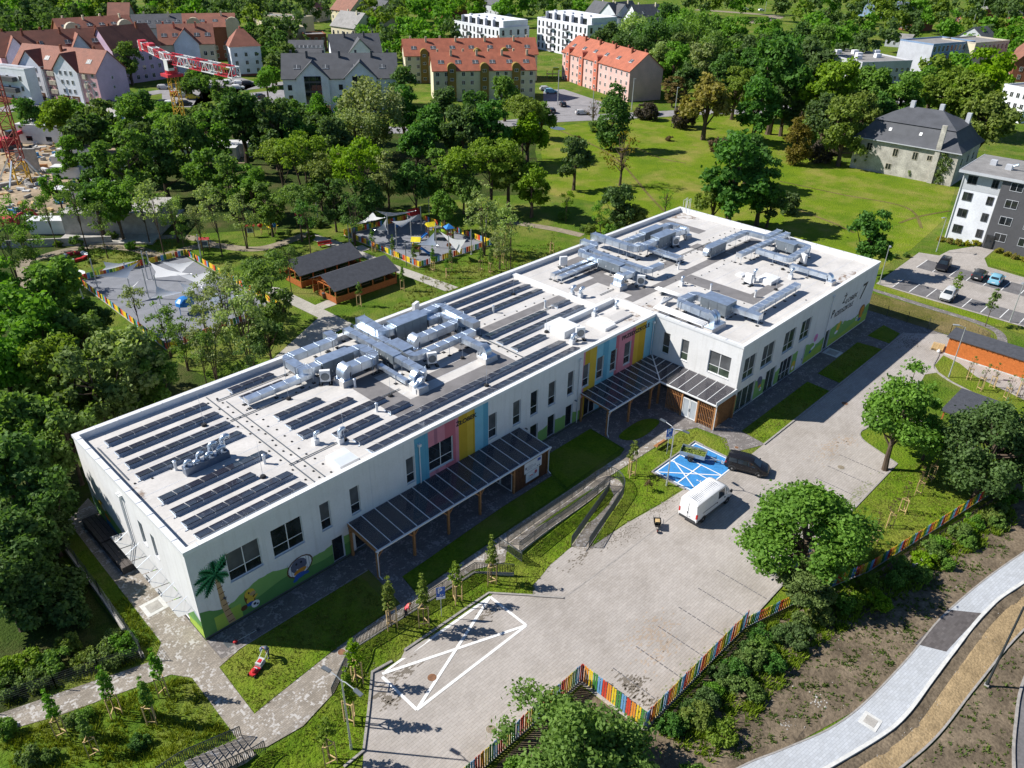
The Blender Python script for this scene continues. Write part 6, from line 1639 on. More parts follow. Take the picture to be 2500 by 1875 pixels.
def play_tower(label,p,rz,big):
 t=thing('play_tower',label,'play tower',(p[0],p[1],.04),rz)
 for x in(-.6,.6):
  for y in(-.6,.6):MB().bx(x-.06,x+.06,y-.06,y+.06,0,2.4 if big else 1.9).build('post','timber_dark',t)
 MB().bx(-.6,.6,-.6,.6,1.0,1.08).build('platform','timber_dark',t)
 MB().add([(-.8,-.8,2.4),(.8,-.8,2.4),(.8,.8,2.4),(-.8,.8,2.4),(-.8,0,3.0),(.8,0,3.0)],[(0,1,5,4),(2,3,4,5),(1,2,5),(3,0,4),(0,3,2,1)]).build('roof','play_yellow',t)
 pts=[(0.6,1.05),(1.2,.75),(1.9,.25),(2.4,.12)]
 mb=MB()
 for(xa,za),(xb,zb)in zip(pts,pts[1:]):
  mb.quad((xa,-.28,za),(xb,-.28,zb),(xb,.28,zb),(xa,.28,za))
  for s in(-.3,.3):mb.add([(xa,s,za-.04),(xb,s,zb-.04),(xb,s,zb+.2),(xa,s,za+.2)],[(0,1,2,3)])
 mb.build('slide','play_blue',t)
 MB().bx(-.66,-.6,-.5,.5,1.1,1.8).build('panel','play_yellow',t);MB().bx(-.5,.5,.6,.66,.1,1.7).build('panel','play_green',t)
 if big:
  MB().tube([(-.6,.2,1.4),(-1.6,1.0,1.5),(-2.4,1.9,1.2)],.35,9).build('tunnel','play_green',t,smooth=True)
  t2=MB().bx(-3.2,-2.0,1.4,2.6,1.0,1.1).build('platform','timber_dark',t)
  for x in(-3.1,-2.1):
   for y in(1.5,2.5):MB().bx(x-.06,x+.06,y-.06,y+.06,0,2.3).build('post','timber_dark',t)
  MB().add([(-3.4,1.2,2.3),(-1.8,1.2,2.3),(-1.8,2.8,2.3),(-3.4,2.8,2.3),(-2.6,2.0,3.0)],[(0,1,4),(1,2,4),(2,3,4),(3,0,4)]).build('roof','play_blue',t)
  MB().bx(-3.3,-3.25,1.5,2.5,.2,1.7).build('panel','play_green',t)
play_tower('small play tower with yellow roof and blue slide near the fence corner',(63.66,51.82),R(-50),False);play_tower('large play tower with yellow and blue roofs and a green tunnel',(70.21,55.86),R(160),True)
hp=(74.35,65.71)
t=thing('play_house','small play house with a dark red roof at the back of the playground','play house',(*hp,.04),R(-5))
MB().bx(-.9,.9,-.8,.8,0,1.2).build('wall','frame_white',t);MB().add([(-1.1,-1.0,1.15),(1.1,-1.0,1.15),(1.1,1.0,1.15),(-1.1,1.0,1.15),(-1.1,0,2.1),(1.1,0,2.1)],[(0,1,5,4),(2,3,4,5),(1,2,5),(3,0,4)]).build('roof','play_red',t);MB().bx(-.92,-.9,-.3,.3,0,.9).build('door','m_grey',t)
def springer(label,p,col):
 t=thing('spring_rider',label,'spring rider',(p[0],p[1],.04))
 MB().lathe((0,0,0),[(.16,0),(.12,.2),(.16,.4)],8).build('spring','steel_dark',t);MB().ball((0,.12,.75),(.5,.05,.38)).build('side_plate',col,t);MB().ball((0,-.12,.75),(.5,.05,.38)).build('side_plate',col,t);MB().bx(-.2,.2,-.1,.1,.55,.6).build('seat','stake_wood',t)
springer('grey spring rider near the middle of the playground',(64.08,59.86),'sail_grey');springer('small blue play panel under the sails',(68.76,63.64),'play_blue');springer('little wooden rider by the far fence of the playground',(69.16,49.92),'timber')
cols_b=('red','orange','yellow','yellow','green','blue')
panel_cols=['red','orange','yellow','yellow','green','blue']
def play_fence(label,pts,h=1.05):
 ox,oy=pts[0]
 t=thing('playground_fence',label,'fence',(ox,oy,.03))
 k=0
 mes={c:MB().bx(-.21,.21,-.02,.02,0,h-.12).mesh('fence_panel','slat_'+c)for c in set(panel_cols)}
 for a,b in zip(pts,pts[1:]):
  L=math.dist(a,b);ang=math.atan2(b[1]-a[1],b[0]-a[0]);n=int(L/.46)
  for i in range(n):
   f=(i+.5)/n;k+=1
   if i%5==4:MB().bx(-.04,.04,-.04,.04,0,h).build('post','rail_dark',t).location=(a[0]+(b[0]-a[0])*f-ox,a[1]+(b[1]-a[1])*f-oy,0);continue
   put('fence_panel',mes[panel_cols[k%6]],t,(a[0]+(b[0]-a[0])*f-ox,a[1]+(b[1]-a[1])*f-oy,.1),ang)
  MB().bar((a[0]-ox,a[1]-oy,.06),(b[0]-ox,b[1]-oy,.06),.12,.14).build('footing','concrete',t)
 return t
play_fence('rainbow panel fence round the playground by the shelters',[(60.2,67.6),(60.2,47.0),(75.6,46.3),(75.4,66.2),(60.2,67.6)]);play_fence('rainbow panel fence round the playground among the trees',[(19.2,78.0),(19.0,47.5),(36.0,49.0),(36.0,77.2),(19.2,78.0)])
LP=[(17.43,71.42),(24.26,64.90),(23.35,68.97),(27.56,71.01),(27.11,71.79),(24.49,61.58),(20.43,73.73),(36.43,72.81),(17.94,74.78)]
order_labels([sail_post('x',p,4.6,'grey sail posts on the playground among the trees')for p in LP],'grey shade-sail post on the playground among the trees, {} from the left')
sail('white sail at the far left corner of the playground among the trees',[(*(20.94,71.53),3.3),(*(21.60,71.82),4.4),(*(25.08,68.88),4.4)]);sail('grey sail folded steeply on the playground among the trees',[(*(18.71,67.99),4.2),(*(25.18,68.23),4.4),(*(22.47,66.41),3.3)],'sail_grey')
sail('broad white sail in the middle of the playground among the trees',[(*(26.10,66.32),4.6),(*(25.16,63.52),3.4),(*(28.95,59.91),4.0)]);sail('low white sail above its own shadow on the playground among the trees',[(*(23.20,58.05),4.4),(*(21.64,56.86),3.4),(*(26.09,56.34),3.2)])
sail('narrow white sail edge-on beside a post',[(*(20.60,62.29),3.4),(*(22.58,62.08),4.2),(*(20.65,60.83),4.0)]);sail('pale sail partly behind foliage on the playground among the trees',[(*(26.41,57.82),4),(*(28.87,56.46),3.5),(*(25.97,56.17),3)])
sail('white sail behind the thin trees at the right of the playground among the trees',[(*(27.35,60.11),4.2),(*(31.48,58.17),4.4),(*(28.73,56.30),3.2)]);sail('grey-blue sail at the near right of the playground among the trees',[(*(27.57,53.61),4.2),(*(29.58,48.11),4.2),(*(26.87,49.70),3.2)],'sail_grey');sail('white sail by the far fence of the playground among the trees',[(*(27.61,65.93),4.4),(*(31.24,63.20),4.4),(*(28.91,62.95),3.3)])
bp=(25.94,56.60)
t=thing('play_dome','light blue and white play canopy seen through the trees','play equipment',(*bp,.04));MB().lathe((0,0,1.3),[(1.3,0),(1.2,.5),(.7,.95),(.05,1.1)],10).build('canopy','canopy_blue' if 'canopy_blue' in M else 'play_blue',t)
for a in range(4):MB().tube([(1.1*math.cos(a*1.57+.4),1.1*math.sin(a*1.57+.4),0),(1.1*math.cos(a*1.57+.4),1.1*math.sin(a*1.57+.4),1.4)],.05,6).build('post','play_blue',t)
for lb,p in(('far red and white ring-shaped seat under the trees',(22.43,88.39)),('near red and white ring-shaped seat beside the playground corner',(19.07,80.47))):
 t=thing('ring_bench',lb,'bench',(*p,.03))
 for k in range(10):
  a,b=2*math.pi*k/10+.03,2*math.pi*(k+1)/10-.03
  for r0,r1,z0,z1,mt in((1.55,2.1,.34,.44,'play_red' if k%3 else 'frame_white'),(1.6,2.05,0,.34,'frame_white' if k%3==0 else 'play_red')):
   MB().prism([(r0*math.cos(a),r0*math.sin(a)),(r1*math.cos(a),r1*math.sin(a)),(r1*math.cos(b),r1*math.sin(b)),(r0*math.cos(b),r0*math.sin(b))],z0,z1).build('segment',mt,t)
def info(label,p,rz):
 t=thing('information_stand',label,'information board',(p[0],p[1],.02),rz)
 for x in(-.6,.6):MB().bx(x-.06,x+.06,-.06,.06,0,2.0).build('post','timber',t)
 MB().bx(-.52,.52,-.03,.03,.7,1.7).build('panel','frame_white',t);MB().bx(-.4,.4,-.036,-.03,.85,1.55).build('print','m_grey',t)
 MB().add([(-.85,-.4,1.95),(.85,-.4,1.95),(.85,.4,1.95),(-.85,.4,1.95),(-.85,0,2.3),(.85,0,2.3)],[(0,1,5,4),(2,3,4,5),(1,2,5),(3,0,4),(0,3,2,1)]).build('roof','play_red',t)
info('red-roofed information stand by the winding path',(39.35,77.22),R(-40));info('red-roofed information stand beside the coloured climbing balls',(48.05,78.03),R(-30));info('red totem-like stand under the trees',(57.47,77.08),R(-40))
cb=(51.53,77.49)
t=thing('climbing_frame','climbing frame topped with red, yellow and green balls','play equipment',(*cb,.02))
for k,(x,y,z,mt)in enumerate([(-1.6,.3,1.7,'play_red'),(-.6,-.4,1.9,'play_yellow'),(.2,.4,2.2,'play_red'),(.9,-.3,1.8,'play_green'),(1.6,.4,1.9,'play_yellow'),(.4,-.9,1.5,'play_blue'),(-1.1,.9,1.5,'play_green'),(1.3,1.0,2.3,'play_red'),(0,0,1.6,'slat_orange')]):
 MB().tube([(x,y,0),(x,y,z)],.06,6).build('pole','stake_wood',t);MB().ball((x,y,z),.42,10,8).build('ball',mt,t,smooth=True)
MB().bx(-1.7,1.7,-.05,.05,.9,1.0).bx(-.05,.05,-1,1,.9,1.0).build('beam','play_yellow',t)
for lb,p,h in(('tall thin light pole beside the winding path',(27.80,89.77),6.6),('light pole behind the far playground fence',(78.14,65.74),4.2),('pole at the far right corner of the playground by the shelters',(77.44,49.51),4.2),('dark light pole beside the near playground fence',(59.17,48.99),4.0),('light pole between the trees left of the shelters',(60.55,76.14),4.0)):
 t=thing('light_pole',lb,'light pole',(*p,.02));MB().lathe((0,0,0),[(.08,0),(.06,h)],8).build('pole','pole_grey' if 'dark' not in lb else 'steel_dark',t);MB().lathe((0,0,h),[(.16,0),(.16,.12),(.05,.16)],9).build('lamp_head','steel_dark',t)
t=thing('park_bench','red bench behind the farther shelter','bench',(*(54.73,65.22),.03),R(-10));MB().bx(-1.2,1.2,-.25,.25,.4,.46).build('seat','play_red',t);MB().bx(-1.2,1.2,.25,.3,.5,.9).build('backrest','play_red',t)
for x in(-.9,.9):MB().bx(x-.04,x+.04,-.2,.2,0,.4).build('leg','steel_dark',t)
bin_p=(42.54,47.44)
t=thing('litter_bin','small brown litter bin at the corner of the nearer shelter','bin',(*bin_p,.03));MB().lathe((0,0,0),[(.24,0),(.27,.8),(.2,.8)],10).build('body','timber_dark',t);MB().lathe((0,0,.8),[(.28,0),(.28,.05),(.1,.1)],10).build('lid','steel_dark',t)
# ---------------------------------------------------------------- right side: shed, fence, low roof
mat('shed_wood',(0.58,0.17,0.04),0.6,0,0.15,4,fine=0.15)
shed_me=MB().bx(0,1,-.015,.015,0,.135).mesh('board','shed_wood')
t=thing('timber_shed','long orange timber shed with a dark mono-pitch roof','shed',(90.9,-23.05,.03))
for k in range(14):
 z=.16+.155*k
 put('board',shed_me,t,(0,0,z),R(-90),(16.0,1.0,1.08));put('board',shed_me,t,(0,0.016,z),0,(2.6,1.0,1.08))
MB().bx(.02,2.6,-16,-.02,.0,2.3).build('wall','shelter_wood',t);MB().bx(-.04,2.7,-16.1,.06,0,.15).build('footing','white_kerb',t)
MB().add([(-.2,.35,2.4),(2.9,.35,2.7),(2.9,-16.3,2.7),(-.2,-16.3,2.4),(-.2,.35,2.48),(2.9,.35,2.78),(2.9,-16.3,2.78),(-.2,-16.3,2.48)],[(0,1,2,3),(7,6,5,4),(0,4,5,1),(1,5,6,2),(2,6,7,3),(3,7,4,0)]).build('roof','shingle',t,fix=True)
for k in range(26):MB().bx(-.18,0.0,-.1-.62*k,-.02-.62*k,2.28,2.39).build('rafter_end','timber_dark',t)
t=thing('bike_shelter','low dark flat-roofed shelter half hidden behind the trees','shelter',(74.8,-31.0,.03))
MB().bx(-3.4,3.2,-2.0,2.3,2.4,2.55).build('roof','shingle',t);
for x in(-3.0,2.8):
 for y in(-1.7,2.0):MB().bx(x-.07,x+.07,y-.07,y+.07,0,2.4).build('post','shelter_wood',t)
MB().bx(-3.0,2.8,-1.75,-1.68,.1,1.1).build('wall','timber_dark',t)
def mesh_fence(label,pts,h=1.6,cat='fence',sp=2.4,wall=0.0,wires=8):
 ox,oy=pts[0]
 t=thing('wire_fence',label,cat,(ox,oy,0.02));mb=MB();
 for a,b in zip(pts,pts[1:]):
  L=math.dist(a,b);n=max(1,int(L/sp))
  for i in range(n+1):
   f=i/n;x,y=a[0]+(b[0]-a[0])*f-ox,a[1]+(b[1]-a[1])*f-oy
   MB().bx(x-.03,x+.03,y-.03,y+.03,0,h+.05+wall).build('post','rail_dark',t)
  for k in range(wires):
   z=wall+.06+(h-.1)*k/(wires-1)
   mb.bar((a[0]-ox,a[1]-oy,z),(b[0]-ox,b[1]-oy,z),.012)
  for i in range(int(L/.25)):
   f=i*.25/L;x,y=a[0]+(b[0]-a[0])*f-ox,a[1]+(b[1]-a[1])*f-oy
   mb.bar((x,y,wall+.05),(x,y,wall+h),.008)
  if wall:
   MB().bar((a[0]-ox,a[1]-oy,wall/2),(b[0]-ox,b[1]-oy,wall/2),.22,wall).build('base_wall','concrete',t)
 stuff(mb.build('wire_mesh','rail_dark',t))
 return t
mesh_fence('thin dark wire fence on the dry grass beyond the school end wall',[(96.6,-10.2),(96.8,-21.6),(97.0,-23.0)],1.65)
mesh_fence('green wire fence on a concrete wall beside the shaded side path',[(-4.1,1.7),(-3.9,10),(-3.85,22)],1.5,wall=.45)
mesh_fence('wire fence running through the bushes at the left edge',[(-4.2,1.6),(-6.9,2.55),(-9.65,3.4),(-14,4.9)],1.5)
def pave_stack(label,x,y,w,l,h):
 t=thing('paver_stack',label,'paving stack',(x,y,.04))
 for k in range(4):
  for j in range(2):
   MB().bx(k*w/4+.02,(k+1)*w/4-.02,j*l/2+.03,(j+1)*l/2-.03,0,h-.03*((k+j)%2)).build('block','strip_pavers',t)
mat('black_timber',(0.085,0.072,0.068),0.75,0,0.3,4)
for i,(x,y)in enumerate([(-1.55,11.4),(-1.55,15.9)]):
 t=thing('storage_bench',('near' if i==0 else 'far')+' dark boarded storage box beside the side wall','box',(x,y,.04))
 for k in range(4):MB().bx(.02+.37*k,.36+.37*k,0,4.3,.5,.72).build('board','black_timber',t)
 MB().bx(.02,1.45,.03,4.27,0,.5).build('body','black_timber',t)
t=thing('bike_rack','small dark bike rack beside the curved footpath','bike rack',(99.6,-26.2,.03),R(60))
for k in range(3):MB().tube([(k*.9,0,0),(k*.9,0,.8),(k*.9+.7,0,.8),(k*.9+.7,0,0)],.025,5).build('hoop','rail_dark',t)
t=thing('retaining_box','short boarded retaining edge in the bank below the rainbow fence','retaining wall',(*(46.77,-35.52),0.0),R(-14))
for k in range(2):MB().bx(0,2.6,-.04,.04,.02+.3*k,.28+.3*k).build('board','concrete',t)
for x in(.05,1.3,2.55):MB().bx(x-.05,x+.05,-.1,.1,0,.8).build('post','concrete',t)
# ---------------------------------------------------------------- far buildings
for nm,c in{'w_cream':(0.68,0.61,0.44),'w_ochre':(0.27,0.18,0.05),'w_pinkl':(0.66,0.44,0.40),'w_pink':(0.66,0.40,0.42),'w_lilac':(0.58,0.44,0.58),'w_salmon':(0.55,0.18,0.12),'w_white':(0.76,0.78,0.84),'w_grey':(0.10,0.10,0.11),'w_lgrey':(0.50,0.52,0.56),'w_brick':(0.26,0.10,0.06),'w_old':(0.52,0.47,0.38),'w_blue':(0.22,0.32,0.48),'w_sand':(0.55,0.48,0.34)}.items():mat(nm,c,0.85,0,0.10,0.4,0.2,fine=0.1)
def tile_mat(name,col,w=.35,h=.4):
 m,nt,b=nodes(name)
 v=pos(nt,True);br=nt.nodes.new('ShaderNodeTexWave');br.inputs['Scale'].default_value=2.2;br.inputs['Distortion'].default_value=.3
 nt.links.new(v,br.inputs['Vector'])
 f=ramp(nt,noise(nt,v,.5,5),.3,.7)
 c=mix_rgb(nt,f,[k*.78 for k in col],[k*1.15 for k in col])
 c=mix_rgb(nt,br.outputs['Fac'],mix_rgb(nt,1.0,c,(.75,.75,.75),'MULTIPLY'),c)
 nt.links.new(c,b.inputs['Base Color']);b.inputs['Roughness'].default_value=.75;bump(nt,b,br.outputs['Fac'],.4,.05)
tile_mat('r_orange',(0.44,0.13,0.07));tile_mat('r_brown',(0.30,0.105,0.065));tile_mat('r_slate',(0.095,0.10,0.115));tile_mat('r_felt',(0.30,0.29,0.28));tile_mat('r_rust',(0.28,0.12,0.08))
mat('old_plaster',(0.50,0.475,0.43),0.9,0,0.28,0.5,0.1,fine=0.3)
win_cache={}
def win_mesh(w,h,col='frame_white'):
 k=(round(w,2),round(h,2),col)
 if k not in win_cache:
  f=MB()
  for a in((-w/2-.06,w/2+.06,-.05,.02,-.08,.0),(-w/2-.06,w/2+.06,-.05,.02,h,h+.07),(-w/2-.06,-w/2,-.05,.02,0,h),(w/2,w/2+.06,-.05,.02,0,h),(-.03,.03,-.04,.015,0,h)):f.bx(*a)
  win_cache[k]=(f.mesh('window',col),MB().quad((-w/2,-.02,0),(w/2,-.02,0),(w/2,-.02,h),(-w/2,-.02,h)).mesh('pane','glass_dark'))
 return win_cache[k]
def add_win(t,x,y,z,rz,w,h,col='frame_white'):
 a,b=win_mesh(w,h,col)
 o_=put('window',a,t,(x,y,z),rz);put('pane',b,o_)
 return o_
def block(name,label,p0,p1,depth,eave,ridge,wall,roof,cols,floors,cat='building',side_cols=2,over=.4,z_first=1.0,fh=2.75,ww=1.0,wh=1.3,chim=0,sky=0,towers=(),tower_mat='w_ochre',gable='w_cream',flat=False,gables=(),frame='frame_white',base=None,group=None,hip=0.0,side_wall=None):
 """p0,p1: left and right ends of the facade that faces the camera; local x runs along it, y into the depth"""
 d=Vector((p1[0]-p0[0],p1[1]-p0[1]));L=d.length;rz=math.atan2(d.y,d.x)
 t=thing(name,label,cat,(p0[0],p0[1],0),rz,group)
 W=depth
 mb=MB()
 mb.bx(0,L,0,W,0,eave)
 mb.build('wall',wall,t)
 if side_wall:
  for sx in(-.03,L):MB().bx(sx,sx+.03,.02,W-.02,.05,eave-.02).build('side_wall',side_wall,t)
 if base:MB().bx(-.04,L+.04,-.04,W+.04,0,.7).build('plinth',base,t)
 if flat:
  MB().bx(-.05,L+.05,-.05,.25,eave,eave+.5).bx(-.05,L+.05,W-.25,W+.05,eave,eave+.5).bx(-.05,.25,.25,W-.25,eave,eave+.5).bx(L-.25,L+.05,.25,W-.25,eave,eave+.5).build('parapet',wall,t);MB().bx(.25,L-.25,.25,W-.25,eave,eave+.06).build('roof',roof,t)
 else:
  ym=W/2;o=over;hx=hip
  sl=(ridge-eave)/ym
  zlo=eave-o*sl
  if hip:
   MB().add([(-o,-o,zlo),(L+o,-o,zlo),(L+o,W+o,zlo),(-o,W+o,zlo),(hx,ym,ridge),(L-hx,ym,ridge)],[(0,1,5,4),(2,3,4,5),(1,2,5),(3,0,4),(0,3,2,1)]).build('roof',roof,t)
  else:
   th=.18
   for ya in(-o,W+o):
    MB().add([(-o,ya,zlo),(L+o,ya,zlo),(L+o,ym,ridge),(-o,ym,ridge),(-o,ya,zlo-th),(L+o,ya,zlo-th),(L+o,ym,ridge-th),(-o,ym,ridge-th)],[(0,1,2,3),(7,6,5,4),(0,4,5,1),(1,5,6,2),(2,6,7,3),(3,7,4,0)]).build('roof_slope',roof,t,fix=True)
   for x in(0.0,L):
    MB().add([(x,0,eave),(x,W,eave),(x,ym,ridge-.15)],[(0,1,2)]).build('gable',side_wall or wall,t)
  for k in range(chim):
   x=L*(k+.5)/chim
   MB().bx(x-.3,x+.3,ym+.4-1.8*(k%2),ym+1.0-1.8*(k%2),eave+(ridge-eave)*.5,ridge+.7).build('chimney',gable if isinstance(gable,str)else wall,t)
  for k in range(sky):
   x=L*(k+.5)/sky;y=ym*.42;z=eave+sl*y
   q=MB().add([(x-.9,y-.5,z-.5*sl+.12),(x+.9,y-.5,z-.5*sl+.12),(x+.9,y+.5,z+.5*sl+.12),(x-.9,y+.5,z+.5*sl+.12)],[(0,1,2,3)]).build('skylight','glass_blind',t)
   MB().bar((x,y-.5,z-.5*sl+.14),(x,y+.5,z+.5*sl+.14),.08).bar((x-.95,y-.5,z-.5*sl+.1),(x+.95,y-.5,z-.5*sl+.1),.12).build('frame','frame_white',q)
 tw=[(a-b/2-.3,a+b/2+.3)for a,b in towers]
 gw=[(g[0]-.2,g[1]+.2)for g in gables]
 for f in range(floors):
  z=z_first+f*fh
  if z+wh>eave-.1:break
  for c in range(cols):
   x=L*(c+.5)/cols
   if any(a<x<b for a,b in tw+gw):continue
   add_win(t,x,-.01,z,0,ww,wh,frame)
  for c in range(side_cols):
   y=W*(c+.5)/side_cols
   add_win(t,-.04 if side_wall else-.01,y,z,R(-90),ww*.9,wh,frame)
   if math.cos(rz+.8)<0:add_win(t,L+.04,y,z,R(90),ww*.9,wh,frame)
 for(x,w)in towers:
  pts=[(x-w/2,0),(x+w/2,0),(x+w/2,eave+.6)]+[(x+w/2*math.cos(a),eave+.6+w/2*math.sin(a))for a in np.linspace(.2,math.pi-.2,7)]+[(x-w/2,eave+.6)]
  o_=MB().ext(pts,lambda u,dd,z:(u,-dd,z),-1.6,.45).build('stair_bay',tower_mat,t,fix=True)
  for f in range(floors):
   z=z_first+1.2+f*fh
   if z<eave:add_win(t,x,-.46,z,0,1.0,.7)
 for(xa,xb,zr,mt)in gables:
  xm=(xa+xb)/2;yp=.6
  zg=eave
  g=MB().add([(xa,-yp,0),(xb,-yp,0),(xb,-yp,zg),(xm,-yp,zr),(xa,-yp,zg),(xa,0.0,0),(xb,0.0,0),(xb,0,zg),(xa,0,zg)],[(0,1,2,3,4),(1,6,7,2),(5,0,4,8)]).build('cross_gable',mt,t,fix=True)
  back=min(depth/2,(zr-eave)/max(.1,(ridge-eave))*depth/2)
  for s,xe in((1,xb+.5),(-1,xa-.5)):
   sl2=(zr-zg)/((xb-xa)/2);ze=zg-.5*sl2+.12
   MB().add([(xm,-yp-.4,zr+.12),(xe,-yp-.4,ze),(xe,.2,ze),(xm,back,zr+.12),(xm,-yp-.4,zr-.05),(xe,-yp-.4,ze-.17)],[(0,1,2,3),(0,4,5,1)]).build('gable_roof',roof,t)
 return t
B_='apartment_building'
cf0,cf1=(149.29,147.30),(174.80,128.93)
block(B_,'cream four storey block with orange tiled roof and ochre round-headed bays, nearest to the trees',cf0,cf1,11,9.1,13.4,'w_cream','r_orange',12,4,side_cols=0,chim=8,sky=6,z_first=-.1,fh=2.45,ww=.9,wh=1.1,towers=[(5.6,2.6),(15.6,2.6),(25.4,2.6)],gable='w_sand')
cb0,cb1=(162.29,176.89),(200.06,151.59)
block(B_,'longer cream block with orange tiled roof standing behind its twin',cb0,cb1,11,9.0,13.4,'w_cream','r_orange',16,4,side_cols=2,chim=9,sky=7,z_first=-.1,fh=2.45,ww=.9,wh=1.1,towers=[(6.4,2.6),(24.5,2.6),(34,2.6)],gable='w_sand')
pk0,pk1=(209.90,148.69),(193.73,107.12)
block(B_,'pale pink block with orange roof and salmon round-headed bays',pk0,pk1,12,9.3,14.0,'w_pinkl','r_orange',14,4,side_cols=0,chim=9,sky=6,z_first=-.1,fh=2.45,ww=.8,wh=1.1,towers=[(4.5,2.4),(14.0,2.4),(24.0,2.4)],tower_mat='w_salmon',gable='w_brick',side_wall='w_pinkl')
gf0,gf1=(107.05,162.25),(132.18,143.06)
gL=math.dist(gf0,gf1)
block(B_,'white block with dark grey roof and two tall glazed gables',gf0,gf1,13,9.5,15.0,'w_white','r_slate',9,4,side_cols=2,chim=7,sky=4,z_first=.6,fh=2.8,gable='w_grey',gables=[(gL*.12,gL*.40,13.6,'w_white'),(gL*.54,gL*.82,13.6,'w_white')],frame='w_grey')
tb_=[o for o in bpy.data.objects if o.get('label','').startswith('white block with dark grey roof and two')][0]
for a in(.26,.68):
 MB().bx(gL*a-2.3,gL*a+2.3,-.66,-.6,.4,9.9).build('glazed_bay','glass_dark',tb_)
 mbx=MB()
 for k in range(4):mbx.bx(gL*a-2.3,gL*a+2.3,-.69,-.66,.6+2.5*k,1.1+2.5*k)
 for k in(-1,1):mbx.bx(gL*a+k*.9-.06,gL*a+k*.9+.06,-.70,-.66,.4,9.9)
 mbx.build('bay_frame','w_grey',tb_)
gb0,gb1=(145.21,193.86),(159.48,186.05)
block(B_,'white gabled block with dark roof just behind the twin-gabled one',gb0,gb1,12,9.5,14.5,'w_white','r_slate',6,4,chim=5,gables=[(5.5,13,13.5,'w_white')],gable='w_grey')
block('outbuilding','low long house with rooflights left of the dark-roofed blocks',(152.37,233.39),(161.88,225.58),10,5.0,8.5,'w_white','r_slate',5,1,cat='house',chim=0,sky=8)
block('outbuilding','small tiled hut with old red roof among the trees',(100.33,142.01),(105.24,138.28),9,2.6,5.0,'w_brick','r_rust',2,1,cat='hut',side_cols=1)
w10,w11,w12=(243.15,242.59),(238.58,209.18),(272.27,223.67)
def modern(label,a,b,c,floors,h):
 d=Vector((b[0]-a[0],b[1]-a[1]));L=d.length;e=Vector((c[0]-b[0],c[1]-b[1])).length
 t=block(B_,label,a,b,min(e,16),h,h,'w_white','r_felt',12,floors,side_cols=0,z_first=h-2.6-2.9*(floors-1),fh=2.9,ww=1.0,wh=1.9,flat=True,frame='w_grey')
 W=min(e,16)
 for f in range(floors):
  for k in range(4):add_win(t,L+.01,W*(k+.5)/4,h-2.6-2.9*(floors-1)+2.9*f,R(90),1.0,1.9,'w_grey')
 MB().bx(L*.08,L-.6,2.4,W-.4,h+.06,h+2.9).build('penthouse','w_white',t)
 for k in range(5):
  x=L*(.14+.17*k)
  MB().bx(x,x+2.6,2.34,2.4,h+.2,h+2.4).build('penthouse_window','glass_dark',t);MB().bx(x-.5,x-.3,1.2,2.4,h+.06,h+3.1).build('fin_wall','w_white',t)
  MB().bx(x,x+1.2,5,6,h+2.9,h+3.5).build('roof_plant','w_lgrey',t)
 for f in range(floors):
  z=h-3.0-2.9*(floors-1)+2.9*f
  for x in(L*.32,L*.62):
   o_=MB().bx(x-1.6,x+1.6,-1.4,0,z,z+.16).build('balcony','w_lgrey',t);MB().bx(x-1.6,x+1.6,-1.42,-1.36,z+.16,z+1.1).build('balustrade','w_grey',o_)
 return t
modern('white modern flats with stepped penthouse, left one of the pair',w10,w11,w12,3,9.0);modern('white modern flats with roof garden, right one of the pair',(258.99,206.53),(251.94,172.65),(290.55,189.32),4,12.2)
block('house','white houses with steep dark roofs behind the modern flats',(331.57,240.50),(326.24,216.88),12,8,13.5,'w_white','r_slate',5,2,cat='house',chim=2);block('house','white gabled house with dark roof right of the modern flats',(327.30,216.08),(347.27,216.64),12,8,14,'w_white','r_slate',4,2,cat='house',chim=2);block('house','rightmost dark-roofed white house behind the woods',(325.90,202.37),(342.83,196.85),12,8,14,'w_white','r_slate',4,2,cat='house',chim=2,sky=2)
block('house','cream tenement with red tiled roof at the top edge',(239.44,333.47),(239.35,316.92),14,8,14,'w_cream','r_rust',5,3,cat='house',side_cols=1);block('house','white house with grey pitched roof among the trees at the top',(203.71,281.18),(204.65,264.89),13,7,12.5,'w_cream','r_felt',5,2,cat='house',chim=2,side_cols=2)
block('house','flat grey-roofed sandy block with roof stacks at the top left',(182.85,311.12),(171.80,272.98),12,8,8,'w_sand','r_felt',6,3,cat='house',flat=True);block('house','second flat grey-roofed sandy block behind the first',(187.50,315.53),(194.92,292.64),10,9,9,'w_sand','r_felt',8,3,cat='house',flat=True)
block('house','yellow house with dark roof at the top edge',(256.11,325.60),(255.79,313.05),10,8,12,'w_sand','r_slate',4,3,cat='house');block('house','long brick building half hidden at the top edge',(310.38,348.06),(308.24,316.25),10,5,8,'w_brick','r_rust',6,1,cat='house');block('house','tan house at the top edge beside the tall dark tree',(242.92,350.32),(253.59,355.83),9,6,10,'w_old','r_brown',2,2,cat='house')
block('house','brick building with flat roof below the tall dark tree',(178.46,262.47),(186.25,259.01),9,6,6,'w_brick','r_felt',3,2,cat='house',flat=True);block('house','grey gabled house at the top edge behind the flats',(343.95,329.61),(339.81,312.25),9,6,11,'w_lgrey','r_slate',3,1,cat='house')
pt0,pt1=(60.23,234.64),(72.76,204.92)
pL=math.dist(pt0,pt1)
block(B_,'pink and white terrace with brown tiled gables nearest the crane',pt0,pt1,11,9.3,14.5,'w_pink','r_brown',11,4,side_cols=0,chim=3,sky=4,z_first=.3,fh=2.5,ww=.9,wh=1.2,gables=[(pL*.10,pL*.38,13.6,'w_white'),(pL*.52,pL*.80,13.6,'w_white')],gable='w_brick',base='w_brick',side_wall='w_lilac')
tb_=[o for o in bpy.data.objects if o.get('label','').startswith('pink and white terrace')][0]
